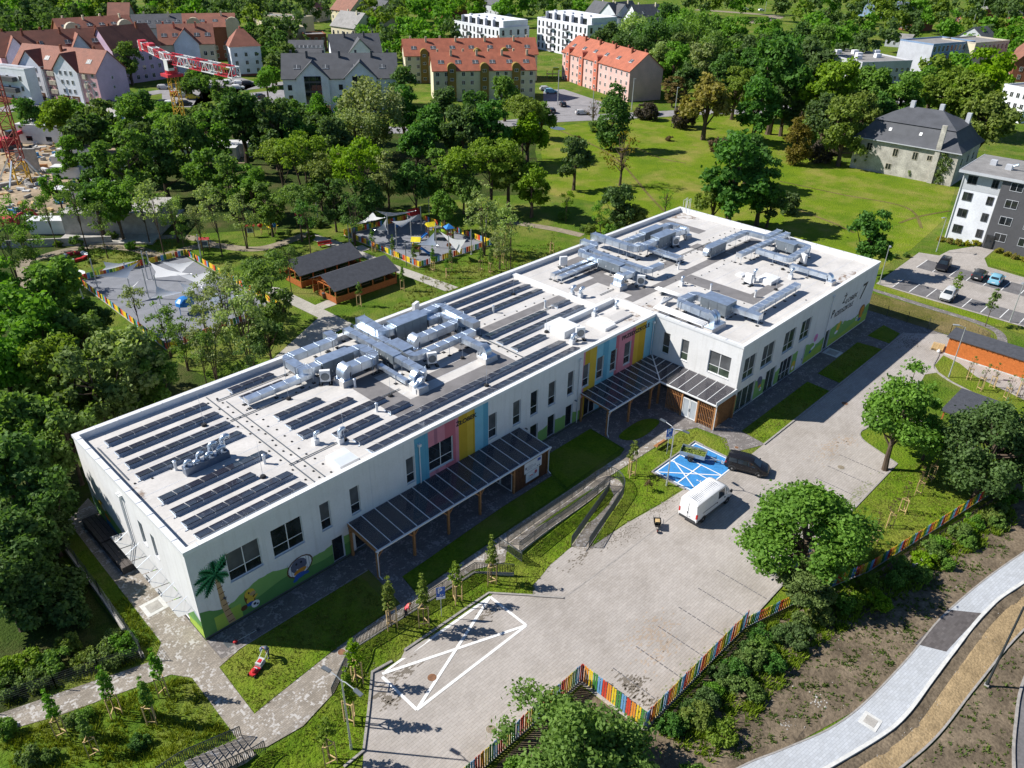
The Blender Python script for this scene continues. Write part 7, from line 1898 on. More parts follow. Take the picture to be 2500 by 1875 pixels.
for a in(.24,.66):
 for f in range(4):
  for dx in(-2,0,2):add_win(tb_,pL*a+dx,-.62,.4+2.5*f,0,.8,1.1)
 MB().bx(pL*a-3.2,pL*a-.2,-.65,-.6,.1,2.1).bx(pL*a+.2,pL*a+3.2,-.65,-.6,.1,2.1).build('garage_door','timber_dark',tb_)
for a in(.43,.47,.85):
 for f in range(3):MB().bx(pL*a,pL*a+1.2,-.7,-.1,2.2+2.5*f,3.4+2.5*f).build('loggia','w_old',tb_)
for f in range(3):add_win(tb_,pL+.04,5.5,1.5+2.6*f,R(90),.6,.8)
e0,e1,e2=(125.51,225.99),(135.03,222.46),(123.61,229.61)
block(B_,'white corner block with hipped brown roof right of the crane jib',e0,e1,11,9.9,14.6,'w_white','r_brown',3,4,side_cols=3,hip=4.0,chim=1,z_first=1.2,fh=2.6,ww=.9,wh=1.2,gable='w_salmon',base='w_brick')
l0,l1=(108.07,241.08),(123.50,232.84)
block(B_,'pale block with brown roof and gable behind the crane jib',l0,l1,12,10.5,16,'w_cream','r_brown',8,4,side_cols=0,chim=5,sky=5,gables=[(4.5,12.5,15.0,'w_white')],gable='w_salmon')
l2,l3=(60.34,245.17),(91.16,238.79)
lL=math.dist(l2,l3)
block(B_,'long lilac terrace with brown roofs at the left edge behind the front terrace',l2,l3,12,10.5,16.5,'w_pink','r_brown',14,4,side_cols=0,chim=6,sky=4,gables=[(lL*.05,lL*.25,15.5,'w_white'),(lL*.62,lL*.82,15.5,'w_white')],gable='w_brick')
block(B_,'dark-roofed terrace rising behind the round tree and crane',(89.76,235.00),(106.44,237.26),12,11,17,'w_lilac','r_brown',6,3,side_cols=0,chim=2,gable='w_brick')
m0,m1=(89.94,278.49),(114.99,276.13);block(B_,'row of maroon mansard roofs with arched dormers in the second rank',m0,m1,12,12,16,'w_brick','r_brown',10,2,side_cols=0,sky=6,chim=4,towers=[(4,5),(22,5)],tower_mat='w_old')
m2,m3=(114.63,276.41),(130.27,269.47);block(B_,'dark slate roof with rooflights between the maroon ones',m2,m3,12,12,16,'w_lgrey','r_slate',6,2,side_cols=0,sky=5,chim=2)
m4,m5=(130.27,269.47),(146.23,259.77);block(B_,'maroon roof with two yellow arched dormers at the far end',m4,m5,12,12,16,'w_brick','r_brown',6,2,side_cols=0,sky=4,chim=2,towers=[(4,5),(18,5)],tower_mat='w_sand')
t=block(B_,'white flats with dark balconies cut by the left picture edge',(51.30,238.77),(58.57,219.03),3.5,9.5,9.5,'w_white','r_felt',4,3,side_cols=0,flat=True)
for f in range(3):MB().bx(2,17.0,-1.5,-.02,.3+3.0*f,1.5+3.0*f).build('balcony','w_grey' if f else 'w_brick',t)
A0,A1=(137.86,-6.84),(139.11,-12.99)
t=thing(B_,'white and charcoal four storey flats at the right edge','building',(137.9,-6.8,0),math.atan2(-6.2,1.2)if False else R(-88))
MB().bx(0,6.3,0,13,0,9.0).build('wall','w_white',t);MB().bx(0,6.3,-.03,13,9.0,12.0).build('upper_wall','w_lgrey',t);MB().bx(6.3,26,-.7,13,0,11.9).build('charcoal_wall','w_grey',t)
MB().bx(-.5,26.5,-1.2,13.6,12.0,12.35).build('roof','r_felt',t);MB().bx(-.55,26.6,-1.3,-1.18,11.95,12.4).bx(-.6,-.5,-1.3,13.6,11.95,12.4).build('eaves_gutter','w_lgrey',t)
for f in range(4):
 for x,w in((1.6,1.4),(5.2,.9)):add_win(t,x,-.04,1.4+2.9*f,0,w,1.3,'w_grey')
 for x,w in((8.6,1.8),(12.4,1.8),(17,1.8),(21,1.8)):add_win(t,x,-.71,1.2+2.9*f+.5,0,w,1.3,'w_lgrey')
MB().bx(6.6,7.9,-.9,-.7,0,2.4).build('entrance_door','glass_dark',t);MB().tube([(.2,-.08,0),(.2,-.08,12)],.07,6).tube([(6.2,-.08,0),(6.2,-.08,12)],.07,6).build('downpipe','pole_grey',t)
for k,(x,y)in enumerate([(2.2,6),(5.0,4.5),(12,7)]):MB().bx(x,x+1.0,y,y+1.0,12.35,13.2).build('chimney','w_lgrey',t)
MB().tube([(6,5,12.4),(6,5,13.0),(6.8,5,13.4)],.25,8).build('roof_vent','steel_galv',t)
t=thing('old_manor','old plastered manor house with a dark mansard roof and ivy','house',(171.5,26.0,0),math.atan2(-21.96,.93))
L,W,e=22.0,16.0,7.2
MB().bx(0,L,0,W,0,e).build('wall','old_plaster',t)
lo=[(-.6,-.6,e-.1),(L+.6,-.6,e-.1),(L+.6,W+.6,e-.1),(-.6,W+.6,e-.1)];mid=[(2.6,2.6,e+3.6),(L-2.6,2.6,e+3.6),(L-2.6,W-2.6,e+3.6),(2.6,W-2.6,e+3.6)]
mid0=[(.9,.9,e+1.3),(L-.9,.9,e+1.3),(L-.9,W-.9,e+1.3),(.9,W-.9,e+1.3)]
MB().add(lo+mid0+mid,[(k,(k+1)%4,4+(k+1)%4,4+k)for k in range(4)]+[(4+k,4+(k+1)%4,8+(k+1)%4,8+k)for k in range(4)]).build('lower_roof','r_slate',t)
up=[(2.3,2.3,e+3.65),(L-2.3,2.3,e+3.65),(L-2.3,W-2.3,e+3.65),(2.3,W-2.3,e+3.65),(7.5,W/2,e+6.4),(L-7.5,W/2,e+6.4)]
MB().add(up,[(0,1,5,4),(2,3,4,5),(1,2,5),(3,0,4)]).build('upper_roof','r_slate',t)
MB().bx(-.65,L+.65,-.72,-.6,e-.25,e-.08).build('gutter','w_lgrey',t)
for x,y,h in((8,8,7.6),(14,8.5,7.6),(19,12,6)):MB().bx(x-.45,x+.45,y-.45,y+.45,e+2,e+h).build('chimney','w_lgrey',t)
MB().bx(17.3,18.3,-.55,0.02,0,e+5.0).build('external_chimney','old_plaster',t)
for x,z,w,h in((3.4,4.5,1.1,1.6),(9.2,4.2,1.0,1.6),(13.4,4.2,1.0,1.6),(16.4,4.6,.9,1.0),(8.4,1.2,1.1,1.2)):add_win(t,x,-.02,z,0,w,h,'w_old')
for x in(6.5,13.0):MB().add([(x-.3,1.22,e+1.9),(x+.3,1.22,e+1.9),(x+.3,1.65,e+2.5),(x-.3,1.65,e+2.5)],[(0,1,2,3)]).build('skylight','frame_white',t)
for y in(3.5,8.0,12):add_win(t,L+.02,y,3.8,R(90),1.0,1.5,'w_lgrey')
manor=t
block(B_,'blue rendered tenement with white window trims far right',(307.70,59.00),(329.98,52.16),14,12,12,'w_blue','r_felt',10,4,side_cols=0,flat=True,ww=1.2,wh=1.9,z_first=1,fh=2.9,side_wall='w_lgrey');block(B_,'old grey brick tenement beyond the blue one',(324.13,50.10),(342.77,44.18),14,12,12,'w_old','r_felt',8,4,side_cols=0,flat=True,ww=1.1,wh=1.7,z_first=1,fh=2.9,side_wall='w_cream')
t=block('flat_roofed_building','low white flat-roofed building with roof plant behind the park trees',(280.87,72.08),(299.66,62.11),30,7,7,'w_lgrey','r_felt',9,2,side_cols=0,flat=True)
for x,y in((4,8),(9,14),(14,10),(12,20),(20,18),(6,22)):MB().bx(x,x+2.2,y,y+1.6,7.06,8.4).build('roof_plant','w_white',t)
t=block('flat_roofed_building','white flat-roofed building at the right picture edge',(257.75,20.56),(254.32,12.87),30,9,9,'w_white','r_felt',4,3,side_cols=3,flat=True)
for x,y in((3,6),(6,12),(10,18)):MB().bx(x,x+2.4,y,y+1.8,9.06,10.4).build('roof_plant','w_lgrey',t)
block('house','brick house with red roof behind the old tenement',(343.55,43.99),(331.69,37.36),10,7,12,'w_brick','r_rust',2,2,cat='house');block('house','brick railway house with grey roof far right',(468.24,131.62),(465.70,121.40),14,6,9,'w_brick','r_felt',4,2,cat='house',chim=3);block('house','row of brick workshops with many roof vents at the top right',(536.23,125.19),(531.46,119.31),40,6,9,'w_brick','r_felt',3,1,cat='house',chim=6)
block('house','brick building with grey roof at the top right corner',(539.55,99.75),(527.67,86.48),20,7,11,'w_brick','r_slate',4,2,cat='house',chim=3);block('outbuilding','long pale metal shed between the park trees',(392.43,108.35),(394.43,97.82),10,4,5.5,'w_lgrey','r_felt',4,1,cat='shed');block('outbuilding','small orange kiosk with a canopy beside the big light tree',(246.02,29.94),(247.79,28.37),4,3,3,'w_salmon','r_felt',1,1,cat='kiosk',flat=True)
block('house','grey house roofs above the old tenement',(383.33,63.97),(392.95,61.75),12,8,12,'w_lgrey','r_slate',3,2,cat='house');block('house','dark slate-roofed church-like house at the top left corner',(125.72,329.25),(132.31,324.24),12,10,16,'w_old','r_brown',4,2,cat='house');block('house','far grey works building at the top right edge',(520.36,152.90),(539.62,149.46),30,8,8,'w_blue','r_slate',5,2,cat='house',flat=True)
t=thing('brick_ruin','broken red brick gable standing among the trees','ruin',(*(425.83,159.75),0),R(-40))
MB().ext([(0,0),(9,0),(8.6,5),(7.4,8),(6.2,11.5),(5.2,9.4),(4.1,10.2),(3.2,7),(1.8,5.2),(.8,3)],lambda u,d,z:(u,-d,z),-.5,.5).build('wall','w_brick',t,fix=True);MB().bx(0,.8,.51,6,0,4.2).build('side_wall','w_brick',t)
# ---------------------------------------------------------------- cranes and building site
mat('crane_red',(0.55,0.04,0.06),0.5,0.2,0.12,.5);mat('crane_white',(0.72,0.72,0.72),0.5,0.2,0.08,.5);mat('crane_rust',(0.30,0.07,0.05),0.6,0.2,0.2,.5);mat('crane_yellow',(0.55,0.33,0.03),0.55,0.2,0.15,.5)
def lattice(a,b,w,seg,r,mats_,parent,nm,tri=False,alt=1):
 a,b=Vector(a),Vector(b);d=(b-a);L=d.length;d.normalize()
 u=d.cross(Vector((0,0,1)))if abs(d.z)<.9 else Vector((1,0,0));u.normalize();v=u.cross(d)
 cs=[u*w/2+v*w/2,-u*w/2+v*w/2,-u*w/2-v*w/2,u*w/2-v*w/2]if not tri else[u*w/2,-u*w/2,-v*w if v.z<0 else v*w]
 n=max(2,int(L/seg));parts=[MB()for _ in range(max(1,(n+alt-1)//alt))]
 for i in range(n):
  mb=parts[i//alt];p,q=a+d*(L*i/n),a+d*(L*(i+1)/n)
  for k,c in enumerate(cs):
   c2=cs[(k+1)%len(cs)]
   mb.bar(p+c,q+c,r);mb.bar(p+(c if i%2 else c2),q+(c2 if i%2 else c),r*.6);mb.bar(q+c,q+c2,r*.6)
 for i,mb in enumerate(parts):mb.build(nm,mats_[i%len(mats_)],parent)
cb_=(83.04,177.23)
ch=(66.69,140.14)
cx,cy=(65.15,136.85)
Hc=20.6
t=thing('tower_crane','red and white tower crane with its jib over the parked cars','crane',(cx,cy,0))
lattice((0,0,0),(0,0,Hc-3.2),1.7,1.7,.16,['crane_yellow'],t,'mast_section',alt=3)
MB().bx(-1.8,1.8,-1.8,1.8,Hc-3.2,Hc-2.6).lathe((0,0,Hc-2.6),[(1.3,0),(1.3,1.0),(1.0,1.2)],14).build('slewing_ring','crane_red',t)
jl,jr=(69.23,160.24),(66.56,110.17)
jd=Vector((jr[0]-cx,jr[1]-cy,0));bd=Vector((jl[0]-cx,jl[1]-cy,0))
jdn=jd.normalized()
o_=MB().box((jdn.x*1.4+jdn.y*1.0,jdn.y*1.4-jdn.x*1.0,Hc-.6),(1.6,1.4,2.2),math.atan2(jdn.y,jdn.x)).build('cab','crane_white',t);MB().box((jdn.x*2.1+jdn.y*1.0,jdn.y*2.1-jdn.x*1.0,Hc-.4),(.4,1.2,1.5),math.atan2(jdn.y,jdn.x)).build('cab_window','glass_dark',o_)
lattice((0,0,Hc+.6),(jd.x,jd.y,Hc+.6),1.9,1.6,.17,['crane_red','crane_white'],t,'jib_section',alt=3)
lattice((0,0,Hc+.6),(bd.x,bd.y,Hc+.8),1.4,1.5,.16,['crane_white','crane_red'],t,'counter_jib',alt=3)
MB().box((bd.x*.92,bd.y*.92,Hc+.7),(2.2,1.6,2.4),math.atan2(bd.y,bd.x)).build('counterweight','crane_red',t);MB().box((bd.x*.6,bd.y*.6,Hc+1.6),(2.6,1.3,.9),math.atan2(bd.y,bd.x)).build('winch','crane_red',t)
c2=(30.58,138.73)
t=thing('tower_crane','rust red crane mast on the building site cut by the left edge','crane',(*c2,0))
lattice((0,0,0),(0,0,4),2.6,2,.22,['crane_yellow'],t,'base_section',alt=4);lattice((0,0,4),(0,0,30),2.4,2.2,.2,['crane_rust'],t,'mast_section',alt=3)
for a in range(4):
 dx,dy=math.cos(a*1.57+.78),math.sin(a*1.57+.78);MB().bar((dx*1.6,dy*1.6,5),(dx*5,dy*5,.2),.25).build('stay','steel_galv',t)
MB().bx(-5,5,-.5,.5,0,.7).bx(-.5,.5,-5,-.51,0,.7).bx(-.5,.5,.51,5,0,.7).build('foundation_beam','concrete',t)
mat('box_red',(0.35,0.02,0.06),0.6);mat('box_blue',(0.05,0.22,0.45),0.6)
def box_thing(name,label,cat,p,dims,rz,material,parts=()):
 t=thing(name,label,cat,(p[0],p[1],.03),rz)
 MB().bx(-dims[0]/2,dims[0]/2,-dims[1]/2,dims[1]/2,0.12,dims[2]).build('body',material,t);MB().bx(-dims[0]/2-.06,dims[0]/2+.06,-dims[1]/2-.06,dims[1]/2+.06,dims[2],dims[2]+.1).build('roof','crane_white',t)
 MB().bx(-dims[0]/2,dims[0]/2,-dims[1]/2,dims[1]/2,0,.12).build('skid','steel_dark',t)
 for(x,w)in parts:MB().bx(x-w/2,x+w/2,-dims[1]/2-.03,-dims[1]/2,.8,1.9).build('window','glass_dark',t)
 return t
sc=box_thing('site_container','white site cabin with a dark red advertising end','container',(47.27,171.44),(12,7,4.5),R(-52),'crane_white',((-3,1.5),(2,1.5)))
sgn=MB().bx(-6.08,-6.01,-3.4,3.4,.2,4.4).build('advert_panel','box_red',sc)
mbx=MB()
for(a0,b0,z0,z1)in((-2.6,-.2,2.7,3.3),(-2.6,1.6,1.7,2.3),(-2.6,0,1.1,1.25),(1.4,2.4,3.3,3.6)):mbx.bx(-6.1,-6.085,-b0,-a0,z0,z1)
mbx.build('print','m_white',sgn)
for i,(px_,d_,r_,mt,lb)in enumerate([((41.54,145.56),(5,2.4,2.4),-45,'crane_white','small white site cabin under the dark trees'),((38.89,136.27),(6,2.4,2.4),-45,'crane_white','second white site cabin under the dark trees'),((44.78,133.53),(12,5,3),-40,'w_lgrey','pale flat roof glimpsed between the dark trunks'),((45.52,150.06),(7,2.5,2.5),-40,'crane_white','white cabin behind the dark trees'),((33.66,120.33),(6,2.6,2.2),-45,'crane_white','white stacked panels at the site edge'),((25.29,102.57),(9,2.6,2.4),-42,'crane_white','long white container by the site fence'),
           ((30.88,108.84),(5,4,1.4),-42,'w_cream','stack of pale boards on the site'),((62.47,178.55),(10,4,3),-45,'box_blue','light blue container beside the road'),((75.08,127.82),(22,4,3),-42,'crane_white','long white hoarding row behind the trees'),((64.45,132.05),(20,3,3),-42,'crane_white','white containers seen below the tree crowns')]):
 box_thing('site_cabin',lb,'container',px_,d_,R(r_),mt)
def slab(label,p,d,rz):t=thing('concrete_wall',label,'concrete wall',(*p,.02),rz);MB().bx(-d[0]/2,d[0]/2,-d[1]/2,d[1]/2,0,d[2]).build('panel','concrete',t);MB().bx(-d[0]/2-.1,d[0]/2+.1,-d[1],d[1],0,.3).build('foot','concrete',t)
slab('bare concrete wall beside the rust red crane',(34.35,145.83),(4,.6,5),R(-35));slab('grey concrete hoarding along the site edge',(20.61,97.38),(22,.3,1.3),R(-36));slab('unfinished grey concrete block in the shade of the trees',(34.19,97.94),(16,9,4),R(-42))
t=thing('excavator','red piling machine at the left edge of the site','machine',(*(37.13,170.37),.03),R(30));MB().bx(-3,3,-1.3,1.3,.9,2.6).build('body','crane_red',t);MB().bx(-3,3,-1.6,-1,0,.9).bx(-3,3,1,1.6,0,.9).build('track','steel_dark',t);MB().bar((2,0,2.5),(9,0,3.2),.7).build('boom','crane_red',t);MB().bx(.5,2.4,-1.2,0,2.6,4).build('cab','glass_dark',t)
t=thing('excavator','red machine half hidden by the tree at the left edge','machine',(*(19.33,110.93),.03),R(-20));MB().bx(-2,2,-1,1,.7,2.0).build('body','crane_red',t);MB().bx(-2,2,-1.3,-.8,0,.7).bx(-2,2,.8,1.3,0,.7).build('track','steel_dark',t);MB().bar((1.5,0,1.8),(4.2,0,3.0),.4).bar((4.2,0,3),(5.6,0,.8),.35).build('boom','crane_red',t)
mb=MB();random.seed(21);mats_d=['concrete','crane_white','timber','box_blue','steel_dark','stake_wood']
debris=[MB()for _ in mats_d]
c0=(37.39,154.47);
for k in range(220):
 q=(random.uniform(22,48),random.uniform(112,172))
 w,l,h=random.uniform(.3,2.2),random.uniform(.2,.9),random.uniform(.15,.8)
 debris[random.randrange(6)].box((q[0],q[1],h/2+.03),(w,l,h),random.uniform(0,3))
for d_,m_ in zip(debris,mats_d):stuff(d_.build('building_rubble',m_));
for o_ in[o for o in bpy.data.objects if o.name.startswith('building_rubble')]:o_['label']='scattered building material lying on the sandy site';o_['category']='rubble'
protos={}
def far_car(col,p,rz,label):
 if col not in protos:
  protos[col]=car('parked_car',label,'car',(p[0],p[1],.06),rz,HATCH,col,(-1.28,1.28),.31,[(-1.5,.6)],(.38,1.0),(-1.98,-1.8),detail=False);return
 copy_tree(protos[col],(p[0],p[1],.06),rz,label=label)
for i,(col,p,r_,lb)in enumerate([('car_silver',(97.35,218.77),-40,'silver car in front of the round tree beside the crane'),('car_white',(114.84,203.65),-40,'white car nearest the road on the distant car park'),('car_navy',(107.31,187.62),50,'dark blue car in front of the conifer on the distant car park'),('car_silver',(96.41,202.52),-35,'silver car behind the crane mast'),('car_dark',(74.69,205.87),-40,'dark car at the corner of the pink terrace'),('car_white',(59.08,228.45),-40,'white car at the left picture edge'),('car_dark',(88.40,213.62),40,'dark car under the tree left of the crane'),('car_white',(117.20,213.91),-40,'white car below the hipped corner block'),('car_white',(119.32,210.51),-40,'second white car below the hipped corner block'),('car_dark',(120.79,207.68),-40,'dark car below the hipped corner block'),
          ('car_red',(95.12,205.02),-35,'red car behind the crane mast'),('car_dark',(86.88,195.16),-35,'dark car left of the crane mast'),('car_white',(87.86,193.05),-35,'white car left of the crane mast'),('car_dark',(90.64,190.61),-35,'dark car right of the crane mast'),('car_yellow',(96.77,198.16),-35,'yellow car right of the crane mast'),('car_silver',(168.94,104.60),-35,'silver car on the road before the pink block'),('car_dark',(164.15,112.40),60,'dark car in the side road by the pink block'),('car_sky',(186.56,132.63),-35,'blue car beside the cream block'),('car_silver',(188.64,136.81),-35,'silver car beside the cream block'),('car_dark',(173.76,116.33),50,'dark car on the forecourt of the pink block'),('car_white',(498.52,242.82),-20,'left white van on the distant embankment road'),('car_white',(501.51,233.21),-20,'right white van on the distant embankment road'),('car_silver',(274.81,41.31),40,'silver car behind the big light green tree'),('car_dark',(309.62,48.52),40,'dark car beyond the big light green tree'),('car_dark',(112.42,185.85),30,'dark car beside the grey-roofed block')]):far_car(col,p,R(r_),lb)
for lb,p,h in(('grey pole beside the road before the pink block',(164.39,97.21),9),('pole at the corner of the pink block',(184.94,98.93),9),('pole among the dark bushes on the meadow edge',(182.57,82.16),9),('pole by the yellow tree on the meadow edge',(210.65,91.87),6),('pole on the forecourt of the pink block',(174.03,118.67),10),('pole before the pink terrace',(63.52,220.71),10),('pole by the road below the pink terrace',(65.98,190.14),9),('second pole by the road below the pink terrace',(65.97,194.60),9),
     ('railway mast at the top edge above the white van',(490.43,246.65),14),('second railway mast at the top edge',(495.66,227.19),14),('railway mast before the brick railway house',(486.65,131.13),14),('lattice-like mast right of the blue tenement',(461.92,93.08),16),('tall mast far right',(489.64,98.70),16),('mast left of the brick ruin',(504.31,241.78),14),('mast behind the brick ruin',(498.39,163.57),12)):
 t=thing('utility_pole',lb,'pole',(*p,0));MB().lathe((0,0,0),[(.16,0),(.1,h)],6).build('pole','pole_grey',t);MB().box((.4,0,h-.2),(1.2,.12,.12)).build('arm','pole_grey',t)
pz=(208.87,152.14)
t=thing('wooden_climber','small wooden climbing frame between the cream and pink blocks','play equipment',(*pz,.02),R(-40))
for x in(-2,0,2):MB().bx(x-.1,x+.1,-.1,.1,0,2.6).build('post','stake_wood',t)
MB().bx(-2.2,2.2,-.8,.8,1.2,1.35).build('deck','stake_wood',t);MB().bx(.2,2.2,-.7,.7,2.6,3.4).build('panel','play_green',t)
# ---------------------------------------------------------------- trees
def leaf_mat(name,a,b,trans=0.42):
 m,nt,bs=nodes(name)
 nt.nodes.remove(bs)
 geo=nt.nodes.new('ShaderNodeNewGeometry');oi=nt.nodes.new('ShaderNodeObjectInfo')
 v=pos(nt,True)
 n1=ramp(nt,noise(nt,v,1.6,2),.35,.65)
 mixv=nt.nodes.new('ShaderNodeMath');mixv.operation='MULTIPLY_ADD'
 nt.links.new(geo.outputs['Random Per Island'],mixv.inputs[0]);mixv.inputs[1].default_value=.55
 m2=nt.nodes.new('ShaderNodeMath');m2.operation='MULTIPLY';nt.links.new(n1,m2.inputs[0]);m2.inputs[1].default_value=.45
 nt.links.new(m2.outputs[0],mixv.inputs[2])
 c=mix_rgb(nt,mixv.outputs[0],a,b)
 hs=nt.nodes.new('ShaderNodeHueSaturation')
 for sock,lo,hi in(('Hue',.485,.515),('Value',.84,1.12),('Saturation',.85,1.1)):
  r_=nt.nodes.new('ShaderNodeMapRange');r_.inputs[3].default_value=lo;r_.inputs[4].default_value=hi
  nt.links.new(oi.outputs['Random'],r_.inputs[0]);nt.links.new(r_.outputs[0],hs.inputs[sock])
 nt.links.new(c,hs.inputs['Color'])
 d=nt.nodes.new('ShaderNodeBsdfDiffuse');t=nt.nodes.new('ShaderNodeBsdfTranslucent');g=nt.nodes.new('ShaderNodeBsdfGlossy');g.inputs['Roughness'].default_value=.6
 g.inputs[0].default_value=(.5,.5,.5,1)
 nt.links.new(hs.outputs[0],d.inputs[0])
 tc=mix_rgb(nt,1.0,hs.outputs[0],(1.25,1.3,.6),'MULTIPLY');nt.links.new(tc,t.inputs[0])
 x=nt.nodes.new('ShaderNodeMixShader');x.inputs[0].default_value=trans
 nt.links.new(d.outputs[0],x.inputs[1]);nt.links.new(t.outputs[0],x.inputs[2])
 y=nt.nodes.new('ShaderNodeMixShader');y.inputs[0].default_value=.02
 nt.links.new(x.outputs[0],y.inputs[1]);nt.links.new(g.outputs[0],y.inputs[2])
 nt.links.new(y.outputs[0],nt.nodes['Material Output'].inputs[0])
leaf_mat('leaf_dark',(0.052,0.112,0.030),(0.141,0.263,0.055))
leaf_mat('leaf_mid',(0.087,0.171,0.031),(0.208,0.346,0.058))
leaf_mat('leaf_light',(0.115,0.201,0.020),(0.253,0.354,0.035))
leaf_mat('leaf_pale',(0.162,0.233,0.075),(0.384,0.468,0.159))
leaf_mat('leaf_yellow',(0.220,0.226,0.023),(0.440,0.390,0.043))
leaf_mat('leaf_brown',(0.102,0.077,0.042),(0.223,0.163,0.068))
leaf_mat('leaf_olive',(0.123,0.108,0.017),(0.259,0.202,0.028))
leaf_mat('leaf_purple',(0.062,0.058,0.048),(0.142,0.114,0.086))
mat('bark',(0.10,0.075,0.055),0.9,0,0.3,5,0.1,obj=True);mat('bark_pale',(0.20,0.17,0.13),0.9,0,0.3,4,0.1,obj=True)
def leaves_mesh(name,centers,radii,per,leaf,seed,squash=.8,out=.55,gap=0.0,droop=0.0,center=None):
 rng=np.random.default_rng(seed)
 V,F=[],[]
 cen=np.asarray(center if center is not None else centers.mean(0))
 allp,alln=[],[]
 for c,r in zip(centers,radii):
  n=max(8,int(per*(r/np.mean(radii))**2))
  d=rng.normal(size=(n,3));d/=np.linalg.norm(d,axis=1)[:,None]
  o=c-cen;o=o/(np.linalg.norm(o)+1e-6)
  keep=(d@o+.35*d[:,2])>-.55
  d=d[keep]
  rad=r*np.clip(np.abs(rng.normal(.82,.30,len(d))),.15,1.6)[:,None]
  pnt=c+d*rad*np.array([1,1,squash])
  if droop:pnt[:,2]-=droop*r*rng.uniform(0,1,len(d))*1.8
  nn=d*out+rng.normal(size=d.shape)*.55+np.array([0,0,.25])
  allp.append(pnt);alln.append(nn)
 p=np.vstack(allp);n=np.vstack(alln)
 n/=np.linalg.norm(n,axis=1)[:,None]
 a=np.cross(n,rng.normal(size=n.shape));a/=np.linalg.norm(a,axis=1)[:,None]
 b=np.cross(n,a)
 s=(leaf*rng.uniform(.6,1.25,len(p)))[:,None]
 el=rng.uniform(.55,.9,len(p))[:,None]
 q=np.stack([p-a*s,p+b*s*el-a*s*.1,p+a*s,p-b*s*el+a*s*.1],1).reshape(-1,3)
 me=bpy.data.meshes.new(name)
 N=len(p)
 me.vertices.add(4*N);me.vertices.foreach_set('co',q.ravel())
 me.loops.add(4*N);me.loops.foreach_set('vertex_index',np.arange(4*N))
 me.polygons.add(N);me.polygons.foreach_set('loop_start',np.arange(N)*4);me.polygons.foreach_set('loop_total',np.full(N,4))
 me.update()
 me.materials.append(M['leaf_mid'])
 return me
def crown_points(n,rx,zc,rz,seed,shape='round',inner=.35):
 rng=np.random.default_rng(seed)
 pts,rad=[],[]
 k=0
 L3=rng.normal(size=(12,3));L3/=np.linalg.norm(L3,axis=1)[:,None];LA=rng.uniform(-.48,.34,12)
 while len(pts)<n and k<4000:
  k+=1
  d=rng.normal(size=3);d/=np.linalg.norm(d)
  r=rng.uniform(inner,.88)if rng.random()<.3 else rng.uniform(.68,.9)
  w=1.0+float((LA*np.exp(4.0*(L3@d-1))).sum())
  z=d[2]*r
  sxy=1.0
  if shape=='cone':sxy=max(.12,.62-.5*z)
  elif shape=='column':sxy=1.0
  elif shape=='vase':sxy=.72+.35*z
  elif shape=='umbrella':
   if z<-.25:continue
  if shape=='round' and z<-.62:continue
  p=np.array([d[0]*r*rx*w*sxy,d[1]*r*rx*w*sxy,zc+z*rz*(w if z>0 else 1)])
  if pts and min(np.linalg.norm((p-q)/np.array([1,1,max(.4,rz/rx*.8)]))for q in pts)<rx*.16:continue
  pts.append(p);rad.append(rng.choice((.13,.17,.22,.28,.34))*rx)
 return np.array(pts),np.array(rad)
def trunk_mesh(name,pts,zbase,ztop,r0,seed,limbs=9,stems=1,spread=.12,rx=1.0):
 rng=random.Random(seed)
 mb=MB()
 for s in range(stems):
  a=2*math.pi*s/stems+.4
  bx_,by_=(spread*math.cos(a),spread*math.sin(a))if stems>1 else(0,0)
  lean=Vector((bx_*3+rng.uniform(-.08,.08),by_*3+rng.uniform(-.08,.08),0))
  line=[Vector((bx_*.4,by_*.4,-.05))+Vector((lean.x*t*t+.03*math.sin(5*t+s),lean.y*t*t,(ztop)*t))for t in(0,.04,.2,.4,.6,.8,1)]
  mb.tube(line,[r0*1.5,r0*1.1,r0*.9,r0*.75,r0*.55,r0*.35,r0*.1],7)
  for k in range(limbs//stems):
   q=Vector(pts[rng.randrange(len(pts))]);t=rng.uniform(.35,.8)
   i=min(5,int(t*6));st=line[i].lerp(line[i+1],t*6-int(t*6))if i<6 else line[-1]
   if q.z<st.z-.1:continue
   m_=st.lerp(q,.5)+Vector((0,0,-.06*(q-st).length))
   mb.tube([st,m_,q],[r0*.45,r0*.28,r0*.08],5,caps=False)
 return mb.mesh(name,'bark')
TREES={}
def species(key,n,per,leaf,rx=1.0,zc=1.55,rz=1.0,shape='round',seed=1,trunk=.085,zb=.5,stems=1,limbs=12,squash=.8,droop=0.0,inner=.35):
 if key[:3]in('oak','nea','ash'):
  rb_=random.Random(seed);P_,R_=[],[]
  k=7 if key[:3]=='nea' else 6
  for i in range(k):
   a=6.283*i/(k-1)+rb_.uniform(-.4,.4);d_=rb_.uniform(.42,.62)if i else 0.0
   br_=rb_.uniform(.36,.56)if i else .55
   zz=zc+rz*(rb_.uniform(-.5,.25)if i else .42)
   p_,q_=crown_points(max(8,int(n*1.1/k)),br_*rx,zz,br_*rz*rb_.uniform(.75,1.0),seed*13+i,'round',inner)
   P_.append(p_+np.array([d_*rx*math.cos(a),d_*rx*math.sin(a),0]));R_.append(np.clip(q_*1.5,.1*rx,.3*rx))
  pts,rad=np.vstack(P_),np.concatenate(R_)
 else:pts,rad=crown_points(n,rx,zc,rz,seed,shape,inner)
 lm=leaves_mesh('crown',pts,rad,per,leaf,seed+50,squash,droop=droop,center=(0,0,zc-rz*.3))
 tm=trunk_mesh('trunk',pts,zb,zc+rz*.55,trunk,seed,limbs,stems)
 TREES[key]=(lm,tm,zc+rz*.95)
